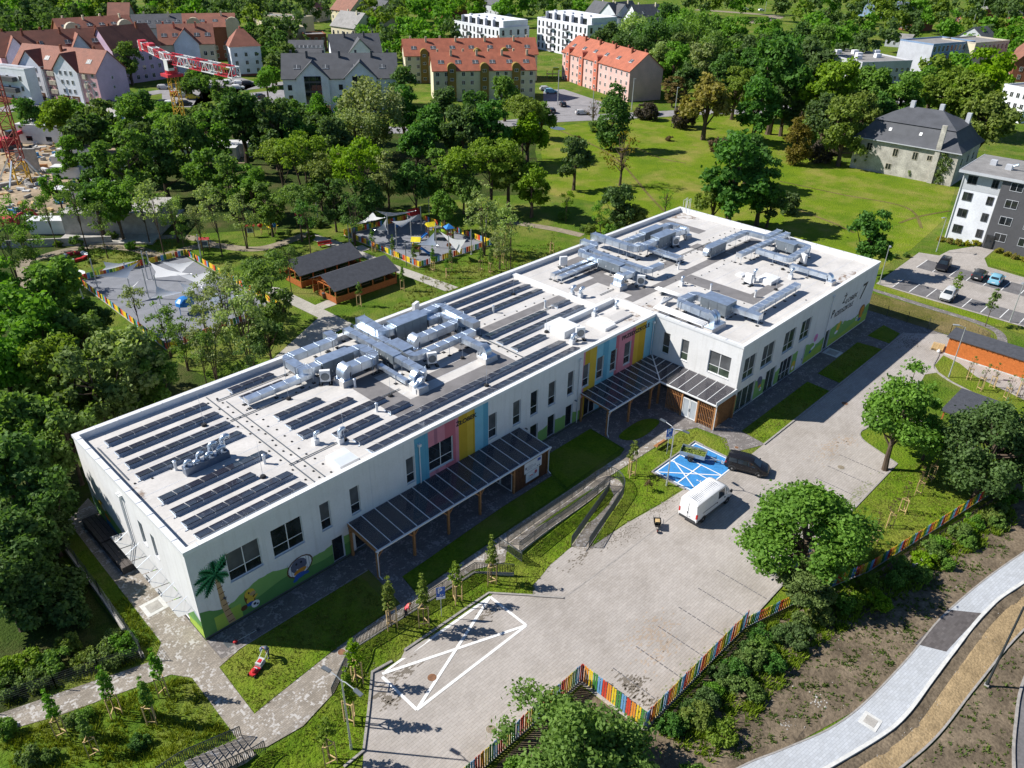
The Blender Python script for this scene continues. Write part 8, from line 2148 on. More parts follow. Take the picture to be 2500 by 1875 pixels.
species('oak1',62,120,.062,zc=1.45,rz=1.05,seed=2);species('oak2',58,120,.062,zc=1.5,rz=1.15,seed=7);species('oak3',66,120,.062,zc=1.35,rz=.95,seed=12)
species('ash1',46,110,.065,zc=1.75,rz=1.2,seed=21,trunk=.06,limbs=14);species('ash2',42,110,.065,zc=1.8,rz=1.25,seed=23,trunk=.06)
species('locust1',34,120,.06,zc=2.3,rz=.8,seed=31,shape='umbrella',trunk=.05,squash=.6);species('locust2',38,120,.06,zc=2.4,rz=.95,seed=33,shape='umbrella',trunk=.05,stems=2,squash=.6)
species('willow1',40,150,.055,zc=1.5,rz=1.15,seed=41,squash=1.0,droop=.6);species('thin1',26,75,.06,zc=2.5,rz=1.6,seed=51,trunk=.035,stems=3,limbs=18);species('thin2',22,70,.06,zc=2.9,rz=1.5,seed=53,trunk=.035,limbs=14)
species('poplar1',50,120,.10,rx=1.0,zc=3.0,rz=2.7,seed=61,shape='column',trunk=.07);species('cone1',60,120,.06,zc=1.6,rz=1.45,seed=71,shape='cone',trunk=.06);species('bush1',34,110,.085,zc=.62,rz=.75,seed=81,trunk=.03,stems=3);species('bush2',30,110,.085,zc=.55,rz=.65,seed=83,trunk=.03,stems=3)
species('young1',44,26,.15,zc=5.4,rz=2.7,seed=91,shape='cone',trunk=.07,limbs=8);species('young2',34,26,.15,zc=5.2,rz=2.2,seed=93,shape='column',trunk=.07,limbs=8)
species('far1',30,62,.115,zc=1.4,rz=1.05,seed=101,limbs=5);species('far2',28,62,.115,zc=1.5,rz=1.2,seed=103,limbs=5);species('far3',32,60,.12,zc=1.35,rz=.95,seed=105,limbs=5);species('farp',30,60,.16,zc=2.4,rz=2.2,seed=107,shape='column',limbs=4);species('bare1',16,30,.05,zc=1.7,rz=1.1,seed=109,limbs=30,trunk=.06)
species('near1',84,270,.034,zc=1.30,rz=1.12,seed=201,limbs=26,trunk=.07,inner=.25);species('near2',78,270,.036,zc=1.35,rz=1.1,seed=203,limbs=24,trunk=.07,inner=.25);species('near3',90,270,.033,zc=.95,rz=1.0,seed=205,limbs=18,trunk=.05,inner=.3)
species('near4',70,200,.040,zc=1.5,rz=1.1,seed=207,limbs=20,trunk=.06)
trng=random.Random(77)
def tree(key,x,y,r,leaf,label='x',group=None,hz=1.0,cat='tree',name='tree',rz=None,z=None,bark='bark'):
 lm,tm,top=TREES[key]
 t=thing(name,label,cat,(x,y,gz(x,y)if z is None else z),trng.uniform(0,6.28)if rz is None else rz,group,(r,r,r*hz))
 for nm,me,mt in(('crown',lm,leaf),('trunk',tm,bark)):
  o_=put(nm,me,t)
  o_.material_slots[0].link='OBJECT';o_.material_slots[0].material=M[mt]
 return t
def px_tree(key,P0,r,leaf,H=None,**k):
 top=TREES[key][2]
 return tree(key,P0[0],P0[1],r,leaf,hz=(H/(top*r))if H else 1.0,**k)
LEAF={'d':'leaf_dark','m':'leaf_mid','l':'leaf_light','p':'leaf_pale','y':'leaf_yellow','b':'leaf_brown','o':'leaf_olive','u':'leaf_purple'}
species('sparse1',12,16,.12,zc=5.0,rz=2.4,seed=95,shape='column',trunk=.06,limbs=10)
px_tree('near1',(38.7,-29.0),5.5,'leaf_mid',H=10.0,label='large leafy tree by the rainbow fence at the lower right of the forecourt')
px_tree('near4',(36.0,-30.6),2.5,'leaf_mid',H=4.6,label='small tree leaning out below the large forecourt tree')
px_tree('near3',(11.6,-27.8),4.9,'leaf_mid',H=6.6,label='big rounded tree outside the lower fence corner')
def staked(p,key,leaf,s,i):
 lm,tm,top=TREES[key]
 t=thing('young_tree','x','young tree',(p[0],p[1],gz(*p)),trng.uniform(0,6.28),'young trees tied to wooden stakes',(s,s,s))
 for nm,me,mt in(('crown',lm,leaf),('trunk',tm,'bark')):
  o_=put(nm,me,t,scale=(.60,.60,.62));o_.material_slots[0].link='OBJECT';o_.material_slots[0].material=M[mt]
 c=[(.42*math.cos(a),.42*math.sin(a))for a in(0.2,2.3,4.4)]
 for x,y in c:put('stake',STAKE,t,(x,y,0))
 for k in range(3):
  a,b=c[k],c[(k+1)%3]
  for z in((.45,1.95)if k else(1.95,)):
   o_=put('crossbar',CROSS,t,(a[0],a[1],z));o_.rotation_euler=(0,0,math.atan2(b[1]-a[1],b[0]-a[0]))
 return t
STAKE=MB().bx(-.035,.035,-.035,.035,-.1,2.1).mesh('stake','stake_wood');CROSS=MB().bx(0,.73,-.03,.03,-.03,.03).mesh('crossbar','stake_wood')
def staked_group(pts,key,leaf,s,text):
 order_labels([staked(p,key if isinstance(key,str)else key[i%len(key)],leaf,s*trng.uniform(.92,1.08),i)for i,p in enumerate(pts)],text)
staked_group([(13.05,-10.37),(16.62,-10.32),(20.13,-10.77),(6.05,-11.15),(3.91,-13.38),(1.07,-15.02),(10.95,-8.95)],('young1','young2'),'leaf_light',1.02,'staked young tree along the front railing and kerb, {} from the left')
staked_group([(40.27,-10.22)],'young2','leaf_light',.95,'staked young tree between the ramp and the blue bay')
staked_group([(-5.98,-4.22),(-7.50,-1.76),(-10.76,-0.80),(-9.78,-3.82),(-4.41,-2.59)],'young1','leaf_mid',.95,'slender staked tree on the grass bank at lower left, {} from the left')
staked_group([(57.93,-31.84),(54.17,-31.86),(51.07,-31.81),(47.92,-31.68),(45.20,-31.49)],'sparse1','leaf_brown',.78,'nearly bare staked sapling on the lawn above the right rainbow fence, {} from the left')
staked_group([(61.40,-31.89)],'sparse1','leaf_light',.8,'staked sapling in light leaf below the dark tree')
staked_group([(85.88,-27.50),(84.11,-29.47),(85.87,-30.32),(84.08,-32.35),(85.81,-33.21)],'sparse1','leaf_mid',.85,'thin staked tree on the curved bed before the orange shed, {} from the left')
staked_group([(59.15,57.71),(59.58,52.86),(59.38,47.28),(60.85,44.40),(60.74,40.87),(62.93,42.42),(66.29,39.24),(66.74,37.34),(44.70,41.65),(52.66,41.69),(71.99,41.52),(69.86,36.97)],('young2','young1'),'leaf_mid',.85,'staked young tree between the school and the playground, {} from the left')
staked_group([(72.50,41.85),(70.93,38.61),(80.40,36.82),(77.45,44.66)],'sparse1','leaf_light',.95,'staked sapling in the long grass behind the school, {} from the left')
tree('young2',*(39.46,-12.82),.42,'leaf_brown','withered brown shrub beside the ramp bend',cat='shrub',name='withered_shrub',hz=.5)
for i_,p_ in enumerate([(107.46,-18.99),(106.53,-24.13)]):pass
FAR=[MB()for _ in range(3)]
farq=[]
def FARWOOD(lst):
 rng=np.random.default_rng(3)
 for k,l,x,y,r,hz in lst:
  pts,rad=crown_points(14,1.0,UZ_.get(k,1.4),1.05 if k!='farp' else 2.0,int(rng.integers(1e6)),'round' if k!='farp' else 'column')
  farq.append((pts*r+np.array([x,y,0]),rad*r*1.15,{'d':0,'m':1,'l':2,'p':1}[l],r))
UZ_={'far1':1.4,'far2':1.5,'far3':1.35,'farp':2.2}
def far_build():
 ms=[]
 for k,nm in enumerate(('leaf_dark','leaf_mid','leaf_light')):
  sel=[q for q in farq if q[2]==k]
  if not sel:continue
  me=leaves_mesh('far_trees',np.vstack([q[0]for q in sel]),np.concatenate([q[1]for q in sel]),60,.75,7+k,center=(300,200,-60))
  me.materials[0]=M[nm]
  o_=stuff(put('far_trees',me));o_['label']=['dark','mid green','light green'][k]+' mass of far-off trees along the top of the picture';o_['category']='trees'
def TL(group,label,lst):
 order_labels([tree(k,x,y,r,LEAF[l],'x',group,hz)for k,l,x,y,r,hz in lst],label)
TL('trees crowding the left edge beside the school','leafy tree in the dense stand at the left edge, {} from the left',[('ash1','m',6.2,59.2,4.44,1.00),('oak1','m',10.8,57.7,4.70,1.00),('oak2','m',4.4,47.1,5.15,1.00),('ash2','m',8.0,45.3,3.97,1.00),('oak3','m',13.5,55.2,2.68,1.00),('oak1','p',9.6,33.9,4.38,1.00),('oak1','m',-0.3,40.2,4.54,1.00),('oak2','l',3.1,36.8,4.42,1.00),('ash1','m',5.4,31.5,4.21,1.00),('oak3','m',-1.7,30.2,4.64,1.00),('ash2','m',0.7,26.6,3.50,1.00),('oak2','m',11.1,31.8,3.26,1.00),('oak1','d',-5.2,23.2,4.07,1.00),('oak2','d',-4.0,19.4,3.25,1.00),('oak3','d',-7.4,15.6,3.55,1.00),('oak1','m',-2.0,25.9,3.00,1.00),('oak2','d',-9.5,11.0,2.96,1.00),('oak3','d',-7.9,12.1,2.59,1.00),('oak2','d',-4.4,17.6,2.07,1.00),('oak3','m',7.2,33.5,3.02,1.00)])
TL('trees round the left playground','light-leaved tree growing round the playground among the trees, {} from the left',[('thin1','p',19.4,35.1,2.62,1.00),('thin1','p',23.5,34.6,3.21,1.00),('thin2','p',27.7,48.8,2.23,1.00),('thin1','p',29.3,43.5,2.29,1.00),('thin2','p',30.7,50.2,2.01,1.00),('locust2','m',32.7,45.3,2.85,1.00),('thin2','p',24.2,40.4,2.66,1.00),('thin1','p',25.3,49.7,1.98,1.00),('thin1','m',18.5,45.5,2.12,1.00),('thin1','m',18.5,40.8,2.04,1.00),('ash1','m',30.9,40.6,2.63,1.20),('ash2','d',26.3,34.6,2.59,1.00),('thin2','m',17.8,34.4,2.04,1.00),('thin1','d',21.6,30.1,2.00,1.00),('thin2','p',18.9,55.3,1.76,1.00),('thin2','p',33.4,79.7,3.12,1.00),('thin2','m',34.0,86.6,2.93,1.00),('thin2','p',38.3,76.0,2.13,1.00),('thin1','p',37.7,83.8,2.40,1.00),('thin2','m',35.6,76.9,1.48,1.00),('thin2','m',26.3,84.7,2.35,1.00),('thin1','m',17.4,95.0,2.83,1.00),('thin2','m',22.2,95.2,2.32,1.00),('thin1','m',11.8,80.0,3.01,1.00),('thin2','m',14.8,79.5,2.38,1.00),('oak2','m',39.9,135.6,3.43,1.00),('ash1','m',29.7,114.2,2.82,1.00),('thin2','m',25.4,90.8,2.95,1.00),('thin2','m',40.2,52.4,1.84,1.00)])
TL('tree belt behind the shelters','tree in the belt behind the shelters and playgrounds, {} from the left',[('locust1','l',62.8,91.1,3.99,1.00),('locust2','l',62.8,83.6,4.38,1.00),('locust1','l',63.3,76.6,4.05,1.00),('locust2','l',66.2,70.6,4.30,1.00),('ash1','p',75.2,74.2,3.84,1.00),('ash2','d',75.8,66.7,4.05,1.00),('ash1','m',81.4,66.1,4.13,1.00),('locust1','l',83.6,62.1,4.07,1.00),('locust2','l',88.4,59.6,4.11,1.00),('oak1','l',91.9,58.3,4.72,1.00),('oak2','l',91.5,51.9,4.06,1.00),('thin1','p',71.4,43.8,3.22,1.00),('thin2','p',70.6,36.7,2.65,1.00),('thin1','p',69.1,37.7,1.92,1.00),('ash1','m',50.9,89.3,4.21,1.00),('oak2','m',52.9,85.0,4.14,1.00),('ash2','m',50.6,97.3,4.39,1.00),('oak1','m',56.0,115.7,5.52,1.00),('oak2','d',47.7,109.1,5.25,1.00),('ash1','m',40.9,107.3,5.12,1.00),('oak3','d',38.6,115.9,4.74,1.00),('oak1','d',29.8,95.5,3.99,1.00),('ash2','m',31.4,90.9,4.05,1.00),('oak1','l',45.9,156.4,5.06,1.00),('oak2','m',57.3,143.3,5.34,1.00),('oak3','m',59.0,127.7,5.44,1.00),('ash1','m',62.0,116.5,4.75,1.00),('locust1','m',53.2,70.0,3.29,1.00),('ash1','d',60.3,70.0,3.39,1.00),('ash2','d',66.2,67.3,3.41,1.00),('ash2','m',73.8,56.3,2.99,1.00),('ash1','m',50.8,75.4,3.38,1.00),('ash2','m',63.4,79.0,3.24,1.00),('thin1','p',44.7,73.3,2.78,1.00),('thin2','p',40.0,72.9,3.05,1.00),('ash2','m',82.3,59.4,3.50,1.00),('thin2','d',51.2,64.3,2.37,1.00),('thin1','d',58.8,62.3,2.58,1.00),('oak2','d',48.5,120.6,4.94,1.00)])
TL('dark trees before the distant blocks','dark crowned tree between the belt and the distant blocks, {} from the left',[('oak1','d',71.3,120.7,6.30,1.00),('oak2','d',74.1,112.1,6.10,1.00),('oak3','d',78.2,108.2,4.99,1.00),('oak1','d',81.5,100.7,4.86,1.00),('willow1','p',97.0,108.1,6.83,1.00),('willow1','p',89.3,104.0,4.83,1.00),('oak2','d',109.6,112.2,5.54,1.00),('oak3','d',101.9,92.8,6.10,1.00),('oak1','d',104.8,85.3,5.55,1.00),('oak2','d',110.4,82.3,5.81,1.00),('locust1','l',120.9,82.6,4.69,1.00),('oak3','l',118.5,78.7,5.26,1.00),('oak1','m',145.8,113.3,4.86,1.00),('oak2','d',131.5,139.7,5.07,1.00),('oak3','d',94.7,89.1,4.82,1.00),('cone1','m',94.6,125.7,4.15,1.00),('oak2','d',98.9,122.3,4.38,1.00),('oak1','d',124.6,114.1,4.57,1.00),('oak2','d',123.8,102.7,4.87,1.00),('oak3','m',138.6,92.9,4.21,1.00),('oak2','m',65.4,146.5,4.25,1.00),('oak1','d',64.5,158.1,4.71,1.00),('oak1','d',44.5,174.6,4.09,1.00)])
TL('trees standing on the meadow','single tree on the bright meadow, {} from the left',[('cone1','d',142.6,73.3,5.43,1.00),('bush1','u',177.3,87.6,3.36,1.00),('bare1','b',161.2,94.3,2.69,1.00),('oak1','d',110.6,57.8,4.33,1.00),('bare1','o',120.1,53.1,4.64,1.00),('oak2','d',94.6,33.8,3.82,1.00),('oak3','l',96.4,31.4,2.84,1.00),('bare1','m',111.4,35.5,2.02,1.00),('oak3','y',168.8,63.8,7.39,1.00),('bush1','u',177.2,75.2,4.07,1.00),('poplar1','b',197.3,93.1,3.32,0.50),('bush2','b',160.4,54.1,2.91,1.00),('oak2','d',113.3,23.0,6.87,1.00),('oak2','d',118.6,20.0,5.06,1.00),('oak3','l',112.7,26.0,3.93,1.00),('oak1','d',119.0,18.2,3.08,1.00),('bush1','u',170.7,33.2,3.40,1.00),('oak2','d',109.9,-4.0,3.88,1.10),('oak3','d',138.1,33.9,5.19,1.00),('bush1','d',129.5,20.0,2.90,1.00),('bush2','b',161.1,69.1,1.01,1.00),('bush2','b',143.6,84.5,1.11,1.00),('thin2','m',89.5,33.8,1.94,1.00),('bush1','m',92.5,33.7,1.99,1.00),('thin2','l',93.7,45.2,1.56,1.00)])
TL('park trees left of and behind the manor','big park tree around the old manor, {} from the left',[('oak1','d',187.4,55.5,9.66,1.00),('oak2','d',175.3,53.2,6.39,1.00),('oak3','d',215.1,60.1,9.60,1.00),('oak1','l',189.1,40.8,8.16,1.00),('oak2','l',170.4,28.2,6.20,1.00),('oak3','d',180.1,37.6,6.33,1.00),('oak1','m',207.8,38.9,6.80,1.00),('oak2','m',210.4,31.5,6.51,1.00),('oak3','m',241.4,37.3,6.39,1.00),('oak1','l',221.5,28.1,5.88,1.00),('oak2','l',228.8,19.0,8.66,1.00),('oak3','l',195.8,6.9,7.50,1.00),('oak1','l',222.4,18.8,6.71,1.00),('oak2','d',188.0,52.2,6.17,1.00),('oak3','m',199.6,54.2,6.47,1.00),('oak1','l',188.0,32.4,5.70,1.00),('oak2','l',196.0,71.8,5.74,1.00),('oak3','d',202.0,32.9,5.50,1.00)])
TL('small young trees beyond the school end','slim young tree on the neighbouring car park, {} from the left',[('young2','l',108.7,-18.0,0.71,1.00),('young2','m',103.7,-24.1,0.82,1.00)])
TL('large trees by the forecourt','large dark-green broad tree beside the forecourt, {} from the left',[('near4','m',59.8,-27.9,4.68,1.00),('near1','d',61.5,-36.0,4.90,1.00),('near2','m',64.3,-30.0,2.16,1.00),('near2','d',63.3,-38.2,2.94,1.00)])
TL('trees left of the grey-roofed blocks','tree between the brown roofs and the grey-roofed blocks, {} from the left',[('far3','m',161.4,268.7,4.52,1.00),('far2','m',135.6,224.6,3.71,1.00),('far1','d',161.6,254.2,4.22,1.00),('far1','m',127.8,202.2,4.22,1.00),('far3','m',143.8,228.2,3.65,1.00),('far3','m',124.5,198.5,3.15,1.00),('far1','m',152.8,250.8,3.79,1.00),('far2','d',163.7,262.1,4.47,1.00),('far3','m',150.3,233.3,4.08,1.00),('far3','d',136.7,212.3,4.08,1.00),('far3','m',180.0,279.1,4.04,1.00),('far1','d',144.6,234.6,3.81,1.00),('far1','m',172.7,282.9,4.15,1.00),('far3','d',152.8,258.1,4.31,1.00),('far2','d',160.9,273.2,4.88,1.00)])
TL('wood right of the modern flats','tree in the wood right of the modern flats, {} from the left',[('oak2','d',235.1,80.4,6.28,1.00),('oak2','p',225.9,101.5,6.10,1.00),('oak2','m',278.8,110.2,7.56,1.00),('oak1','d',231.0,86.6,5.96,1.00),('willow1','m',235.2,103.8,6.96,1.00),('oak2','m',237.6,119.1,6.36,1.00),('oak1','d',287.0,158.5,8.13,1.00),('oak3','d',237.8,150.3,7.75,1.00),('oak3','d',207.0,95.1,5.45,1.00),('oak3','d',285.2,98.9,8.26,1.00),('oak3','d',277.0,102.8,7.29,1.00),('willow1','d',224.0,132.2,6.41,1.00),('willow1','d',237.8,129.7,7.85,1.00),('oak2','m',265.6,113.6,7.89,1.00),('oak2','d',255.5,106.0,6.19,1.00),('oak2','p',224.6,117.9,5.63,1.00),('oak2','d',215.7,87.3,5.85,1.00),('willow1','p',261.9,156.9,7.07,1.00),('willow1','m',254.1,122.9,8.25,1.00),('oak3','m',235.6,131.9,6.37,1.00),('oak2','d',240.3,90.4,7.08,1.00),('oak1','d',246.9,82.1,7.05,1.00),('oak1','m',286.1,91.4,7.08,1.00),('oak3','m',283.4,133.3,8.23,1.00),('willow1','d',261.5,136.4,6.54,1.00),('oak1','m',240.6,99.6,5.99,1.00),('willow1','m',281.6,145.6,7.61,1.00),('oak2','d',238.1,138.0,6.67,1.00),('oak3','d',271.7,88.4,7.11,1.00),('oak2','m',213.6,104.7,6.47,1.00)])
TL('trees behind the brown terraces','tree between the brown terraces and car parks, {} from the left',[('far1','m',98.8,202.6,2.94,1.00),('far3','d',99.3,197.3,2.95,1.00),('far2','m',104.0,209.6,2.71,1.00),('far2','d',107.2,218.0,2.93,1.00),('far3','m',95.6,199.6,2.36,1.00),('far2','d',108.5,213.9,2.69,1.00)])
TL('trees on the distant car park','tree on the distant car park beside the crane, {} from the left',[('oak2','m',92.9,232.2,5.31,1.00),('ash1','m',95.2,177.6,3.86,1.00),('oak1','m',111.4,179.4,3.69,1.00),('bush1','d',104.2,188.0,2.82,1.00),('oak3','m',74.0,162.2,3.25,1.00)])
TL('background trees behind the forest','tree at the back of the wooded belt, {} from the left',[('far1','d',50.9,149.7,4.03,1.00),('far1','d',95.0,131.4,3.57,1.00),('far2','d',78.7,133.5,4.10,1.00),('far1','m',55.6,159.6,4.55,1.00),('far3','d',81.6,145.5,4.05,1.00),('far3','d',93.8,124.0,3.88,1.00),('far2','d',57.8,154.5,3.60,1.00),('far2','d',91.2,139.3,3.68,1.00),('far2','d',69.8,141.3,3.94,1.00),('far1','d',56.8,140.0,3.54,1.00),('far3','m',64.2,144.9,3.96,1.00),('far3','d',52.4,163.1,3.77,1.00),('far1','d',57.2,145.2,3.98,1.00),('far1','d',88.4,130.5,3.74,1.00),('far3','m',75.8,144.0,4.41,1.00),('far3','m',53.6,146.9,3.22,1.00),('far3','d',86.4,142.4,3.91,1.00),('far2','d',64.3,139.8,3.21,1.00),('far3','d',47.1,149.9,4.09,1.00),('far3','m',53.4,170.2,4.28,1.00),('far1','m',94.3,135.8,3.90,1.00),('far1','d',74.9,138.4,3.70,1.00)])
FARWOOD([('far2','d',87.6,311.6,6.52,1.00),('far3','d',117.0,362.7,6.72,1.00),('far1','d',83.0,331.8,6.07,1.00),('far1','d',202.4,402.4,7.77,1.00),('far3','m',173.2,355.3,8.22,1.00),('far2','d',221.4,396.3,6.58,1.00),('far1','d',130.2,408.6,6.81,1.00),('far2','l',150.6,385.2,6.05,1.00),('far1','d',165.4,309.5,6.69,1.00),('far2','d',106.5,375.5,7.56,1.00),('far1','d',139.0,343.4,5.53,1.00),('far1','d',102.2,324.3,6.00,1.00),('far1','d',103.9,350.5,7.09,1.00),('far3','d',165.0,352.3,6.81,1.00),('far2','l',132.1,359.7,5.68,1.00),('far3','m',158.9,363.2,6.22,1.00),('far2','l',150.2,393.0,8.49,1.00),('far1','d',163.9,380.7,7.38,1.00),('far1','d',127.8,371.7,5.79,1.00),('far3','d',184.8,336.0,7.78,1.00),('far2','d',125.7,407.8,8.03,1.00),('far2','d',178.1,348.6,6.25,1.00),('far2','m',127.9,363.4,7.85,1.00),('far2','d',183.0,320.4,6.09,1.00),('far3','l',191.0,409.0,6.82,1.00),('far1','d',199.2,334.1,7.20,1.00),('far1','d',143.2,331.9,5.92,1.00),('far1','d',109.2,425.9,6.54,1.00),('far3','d',92.4,371.6,6.88,1.00),('far3','d',109.7,324.1,7.03,1.00),('far1','d',211.8,361.9,7.71,1.00),('far3','l',182.4,307.6,6.43,1.00),('far2','d',188.9,361.8,7.92,1.00),('far3','d',138.8,361.3,6.44,1.00),('far3','d',137.0,413.6,8.65,1.00),('far1','d',148.0,358.5,6.98,1.00),('far3','m',168.7,418.0,7.02,1.00),('far1','m',128.4,449.1,6.77,1.00),('far1','d',95.8,348.6,6.41,1.00),('far1','m',161.8,325.2,6.62,1.00),('far1','m',114.6,430.1,7.99,1.00),('far1','l',154.4,342.0,5.70,1.00),('far1','d',114.7,320.5,6.16,1.00),('far2','l',158.2,332.8,5.55,1.00),('far3','l',183.4,410.3,7.11,1.00),('far2','m',90.2,340.3,5.34,1.00),('far1','d',171.7,379.0,6.59,1.00),('far3','d',150.5,406.8,6.69,1.00),('far2','m',97.1,365.7,6.87,1.00),('far3','m',102.2,343.2,5.37,1.00),('far1','l',124.9,374.0,7.17,1.00),('far2','d',118.7,384.6,6.15,1.00),('far3','d',130.6,347.7,5.50,1.00),('far2','d',217.2,324.4,6.41,1.00),('far1','d',201.5,303.8,5.17,1.00),('far1','d',205.4,319.3,6.49,1.00),('far3','d',172.1,268.4,5.24,1.00),('far3','d',230.8,367.2,6.83,1.00),('far3','d',174.4,283.1,5.77,1.00),('far3','d',227.5,326.5,7.15,1.00),('far3','d',256.0,382.0,6.84,1.00),('far2','d',202.4,338.1,6.90,1.00),('farp','d',165.1,261.7,5.26,1.00),('far2','d',184.1,283.6,5.28,1.00),('far1','d',203.4,333.2,5.23,1.00),('far1','d',231.1,381.5,6.31,1.00),('farp','d',168.4,250.4,4.34,1.00),('far2','d',233.9,358.3,6.16,1.00),('far2','d',210.9,338.5,5.82,1.00),('far2','m',225.1,246.5,5.30,1.00),('far1','p',204.2,234.5,6.03,1.00),('far2','l',188.0,226.8,5.21,1.00),('far3','m',297.9,321.6,8.15,1.00),('far1','l',364.5,280.2,6.30,1.00),('far3','m',262.3,265.4,6.36,1.00),('far3','m',312.2,268.7,7.66,1.00),('far3','m',203.7,212.5,5.75,1.00),('far3','m',210.5,260.3,4.60,1.00),('far2','l',249.0,313.9,6.34,1.00),('far1','m',246.4,272.3,7.24,1.00),('far2','d',211.6,213.3,5.57,1.00),('far1','m',251.3,265.3,6.28,1.00),('far1','l',280.6,316.2,6.97,1.00),('far3','m',193.4,214.9,5.61,1.00),('far3','d',243.2,287.6,6.95,1.00),('far3','d',270.9,324.0,8.20,1.00),('far2','l',223.7,272.7,5.70,1.00),('far1','l',297.3,290.0,7.61,1.00),('far1','d',186.1,215.9,5.22,1.00),('far2','p',343.2,275.7,7.85,1.00),('far3','m',226.9,235.1,6.19,1.00),('far1','p',299.5,270.9,5.84,1.00),('far2','l',214.3,268.8,5.48,1.00),('far3','d',333.0,257.0,5.96,1.00),('far2','p',347.4,292.0,6.11,1.00),('far1','d',244.5,244.7,4.88,1.00),('far3','d',316.9,297.5,7.02,1.00),('far1','l',232.2,263.3,6.41,1.00),('far3','m',288.2,299.3,5.63,1.00),('far2','l',299.5,303.7,5.62,1.00),('far3','m',292.0,281.4,5.74,1.00),('far2','m',302.7,313.8,6.79,1.00),('far3','p',360.1,263.2,7.36,1.00),('far1','l',262.2,304.0,7.07,1.00),('far1','p',336.2,302.9,7.51,1.00),('far2','m',211.9,229.5,4.67,1.00),('far2','d',312.3,255.5,6.45,1.00),('far1','p',186.8,234.3,5.86,1.00),('far2','p',336.8,248.0,5.46,1.00),('far2','m',174.1,195.8,5.28,1.00),('far1','d',331.6,334.8,6.34,1.00),('far3','m',195.1,207.9,4.59,1.00),('far1','m',273.2,297.3,6.87,1.00),('far2','l',262.1,328.0,7.95,1.00),('far1','d',387.3,294.2,6.70,1.00),('far3','d',301.4,320.3,5.83,1.00),('far3','d',449.4,191.1,8.14,1.00),('far2','l',498.6,190.4,6.96,1.00),('far3','l',432.9,131.1,8.44,1.00),('far2','l',429.3,221.6,7.05,1.00),('farp','d',439.8,93.0,7.23,1.00),('far1','d',458.3,129.5,7.58,1.00),('far3','d',440.3,249.0,7.05,1.00),('far3','m',467.8,124.8,6.98,1.00),('far1','d',468.3,116.6,8.95,1.00),('far3','d',403.7,102.7,6.74,1.00),('far3','d',501.7,100.3,8.52,1.00),('far3','d',521.2,149.1,9.07,1.00),('far3','m',478.1,221.1,7.99,1.00),('far3','m',440.7,212.7,7.22,1.00),('farp','d',382.2,129.6,5.34,1.00),('far1','d',512.3,171.9,8.49,1.00),('far1','l',464.5,155.8,6.22,1.00),('farp','l',397.8,156.5,6.03,1.00),('far2','l',464.7,110.7,6.48,1.00),('far1','l',509.2,84.8,7.64,1.00),('far2','d',468.4,82.8,7.46,1.00),('far3','d',447.8,223.6,8.83,1.00),('far3','m',400.4,120.5,5.56,1.00),('farp','d',450.8,102.2,6.13,1.00),('far2','d',474.5,164.5,7.36,1.00),('far3','l',488.9,103.5,7.76,1.00),('far1','d',447.0,171.6,6.18,1.00),('far2','d',535.3,90.4,9.09,1.00),('far2','l',405.2,110.5,7.08,1.00),('far1','m',462.2,169.5,6.82,1.00),('farp','d',464.8,80.3,6.62,1.00),('farp','m',459.0,138.6,6.89,1.00),('far2','l',527.7,134.6,8.97,1.00),('far3','d',584.0,120.9,8.82,1.00),('far2','d',378.9,136.3,6.84,1.00),('far1','d',400.7,130.9,6.56,1.00),('far3','d',430.3,232.5,6.91,1.00),('far1','d',388.1,132.6,5.46,1.00),('far3','d',371.8,101.1,6.85,1.00),('far1','m',454.2,113.4,6.26,1.00),('far1','d',558.1,123.4,8.85,1.00),('farp','l',502.0,89.0,7.36,1.00),('farp','d',397.0,72.0,6.34,1.00),('farp','m',420.8,163.1,6.77,1.00),('far3','m',355.3,110.1,6.63,1.00),('far3','m',319.9,99.3,6.46,1.00),('far1','d',296.4,93.5,5.39,1.00),('far2','m',312.3,103.5,7.20,1.00),('far2','d',329.1,92.7,5.84,1.00),('far3','d',307.2,88.0,6.14,1.00),('far3','m',407.4,69.8,4.94,1.00),('far1','m',431.1,62.1,6.07,1.00),('far3','l',434.2,72.7,5.76,1.00),('far1','m',391.5,57.6,5.89,1.00),('far2','l',404.8,76.2,5.22,1.00),('far1','l',430.5,86.6,5.12,1.00),('far3','l',408.8,52.5,4.66,1.00),('far2','m',372.6,48.4,5.41,1.00),('far2','l',422.5,63.6,5.26,1.00),('far2','m',361.3,40.2,5.41,1.00),('far2','m',386.7,68.8,5.00,1.00),('far3','m',428.8,78.1,5.84,1.00),('far3','m',412.3,83.9,5.20,1.00),('far1','m',390.2,60.4,4.88,1.00),('far3','m',406.9,86.4,6.53,1.00),('far2','m',417.6,55.1,5.64,1.00),('far2','l',292.8,49.0,4.45,1.00),('far1','l',338.0,69.2,4.61,1.00),('far3','m',314.1,60.3,3.95,1.00),('far2','l',292.2,53.5,3.95,1.00),('far2','m',314.9,52.3,4.34,1.00),('far2','l',327.6,62.6,3.84,1.00),('far1','l',282.8,42.7,4.49,1.00),('far2','m',297.5,45.3,4.47,1.00)])
far_build()
tree('cone1',163.8,36.1,4.0,'leaf_olive','olive conical yew standing alone before the manor',hz=.95)
def bushes(pts,r0,r1,leaves,text,group,name='bush',cat='bush',keys=('bush1','bush2')):
 order_labels([tree(trng.choice(keys),x,y,trng.uniform(r0,r1),trng.choice(leaves),'x',group,cat=cat,name=name)for x,y in pts],text)
def along(line,sp,jit):
 return[(x+trng.uniform(-jit,jit),y+trng.uniform(-jit,jit))for x,y in dense(line,sp)]
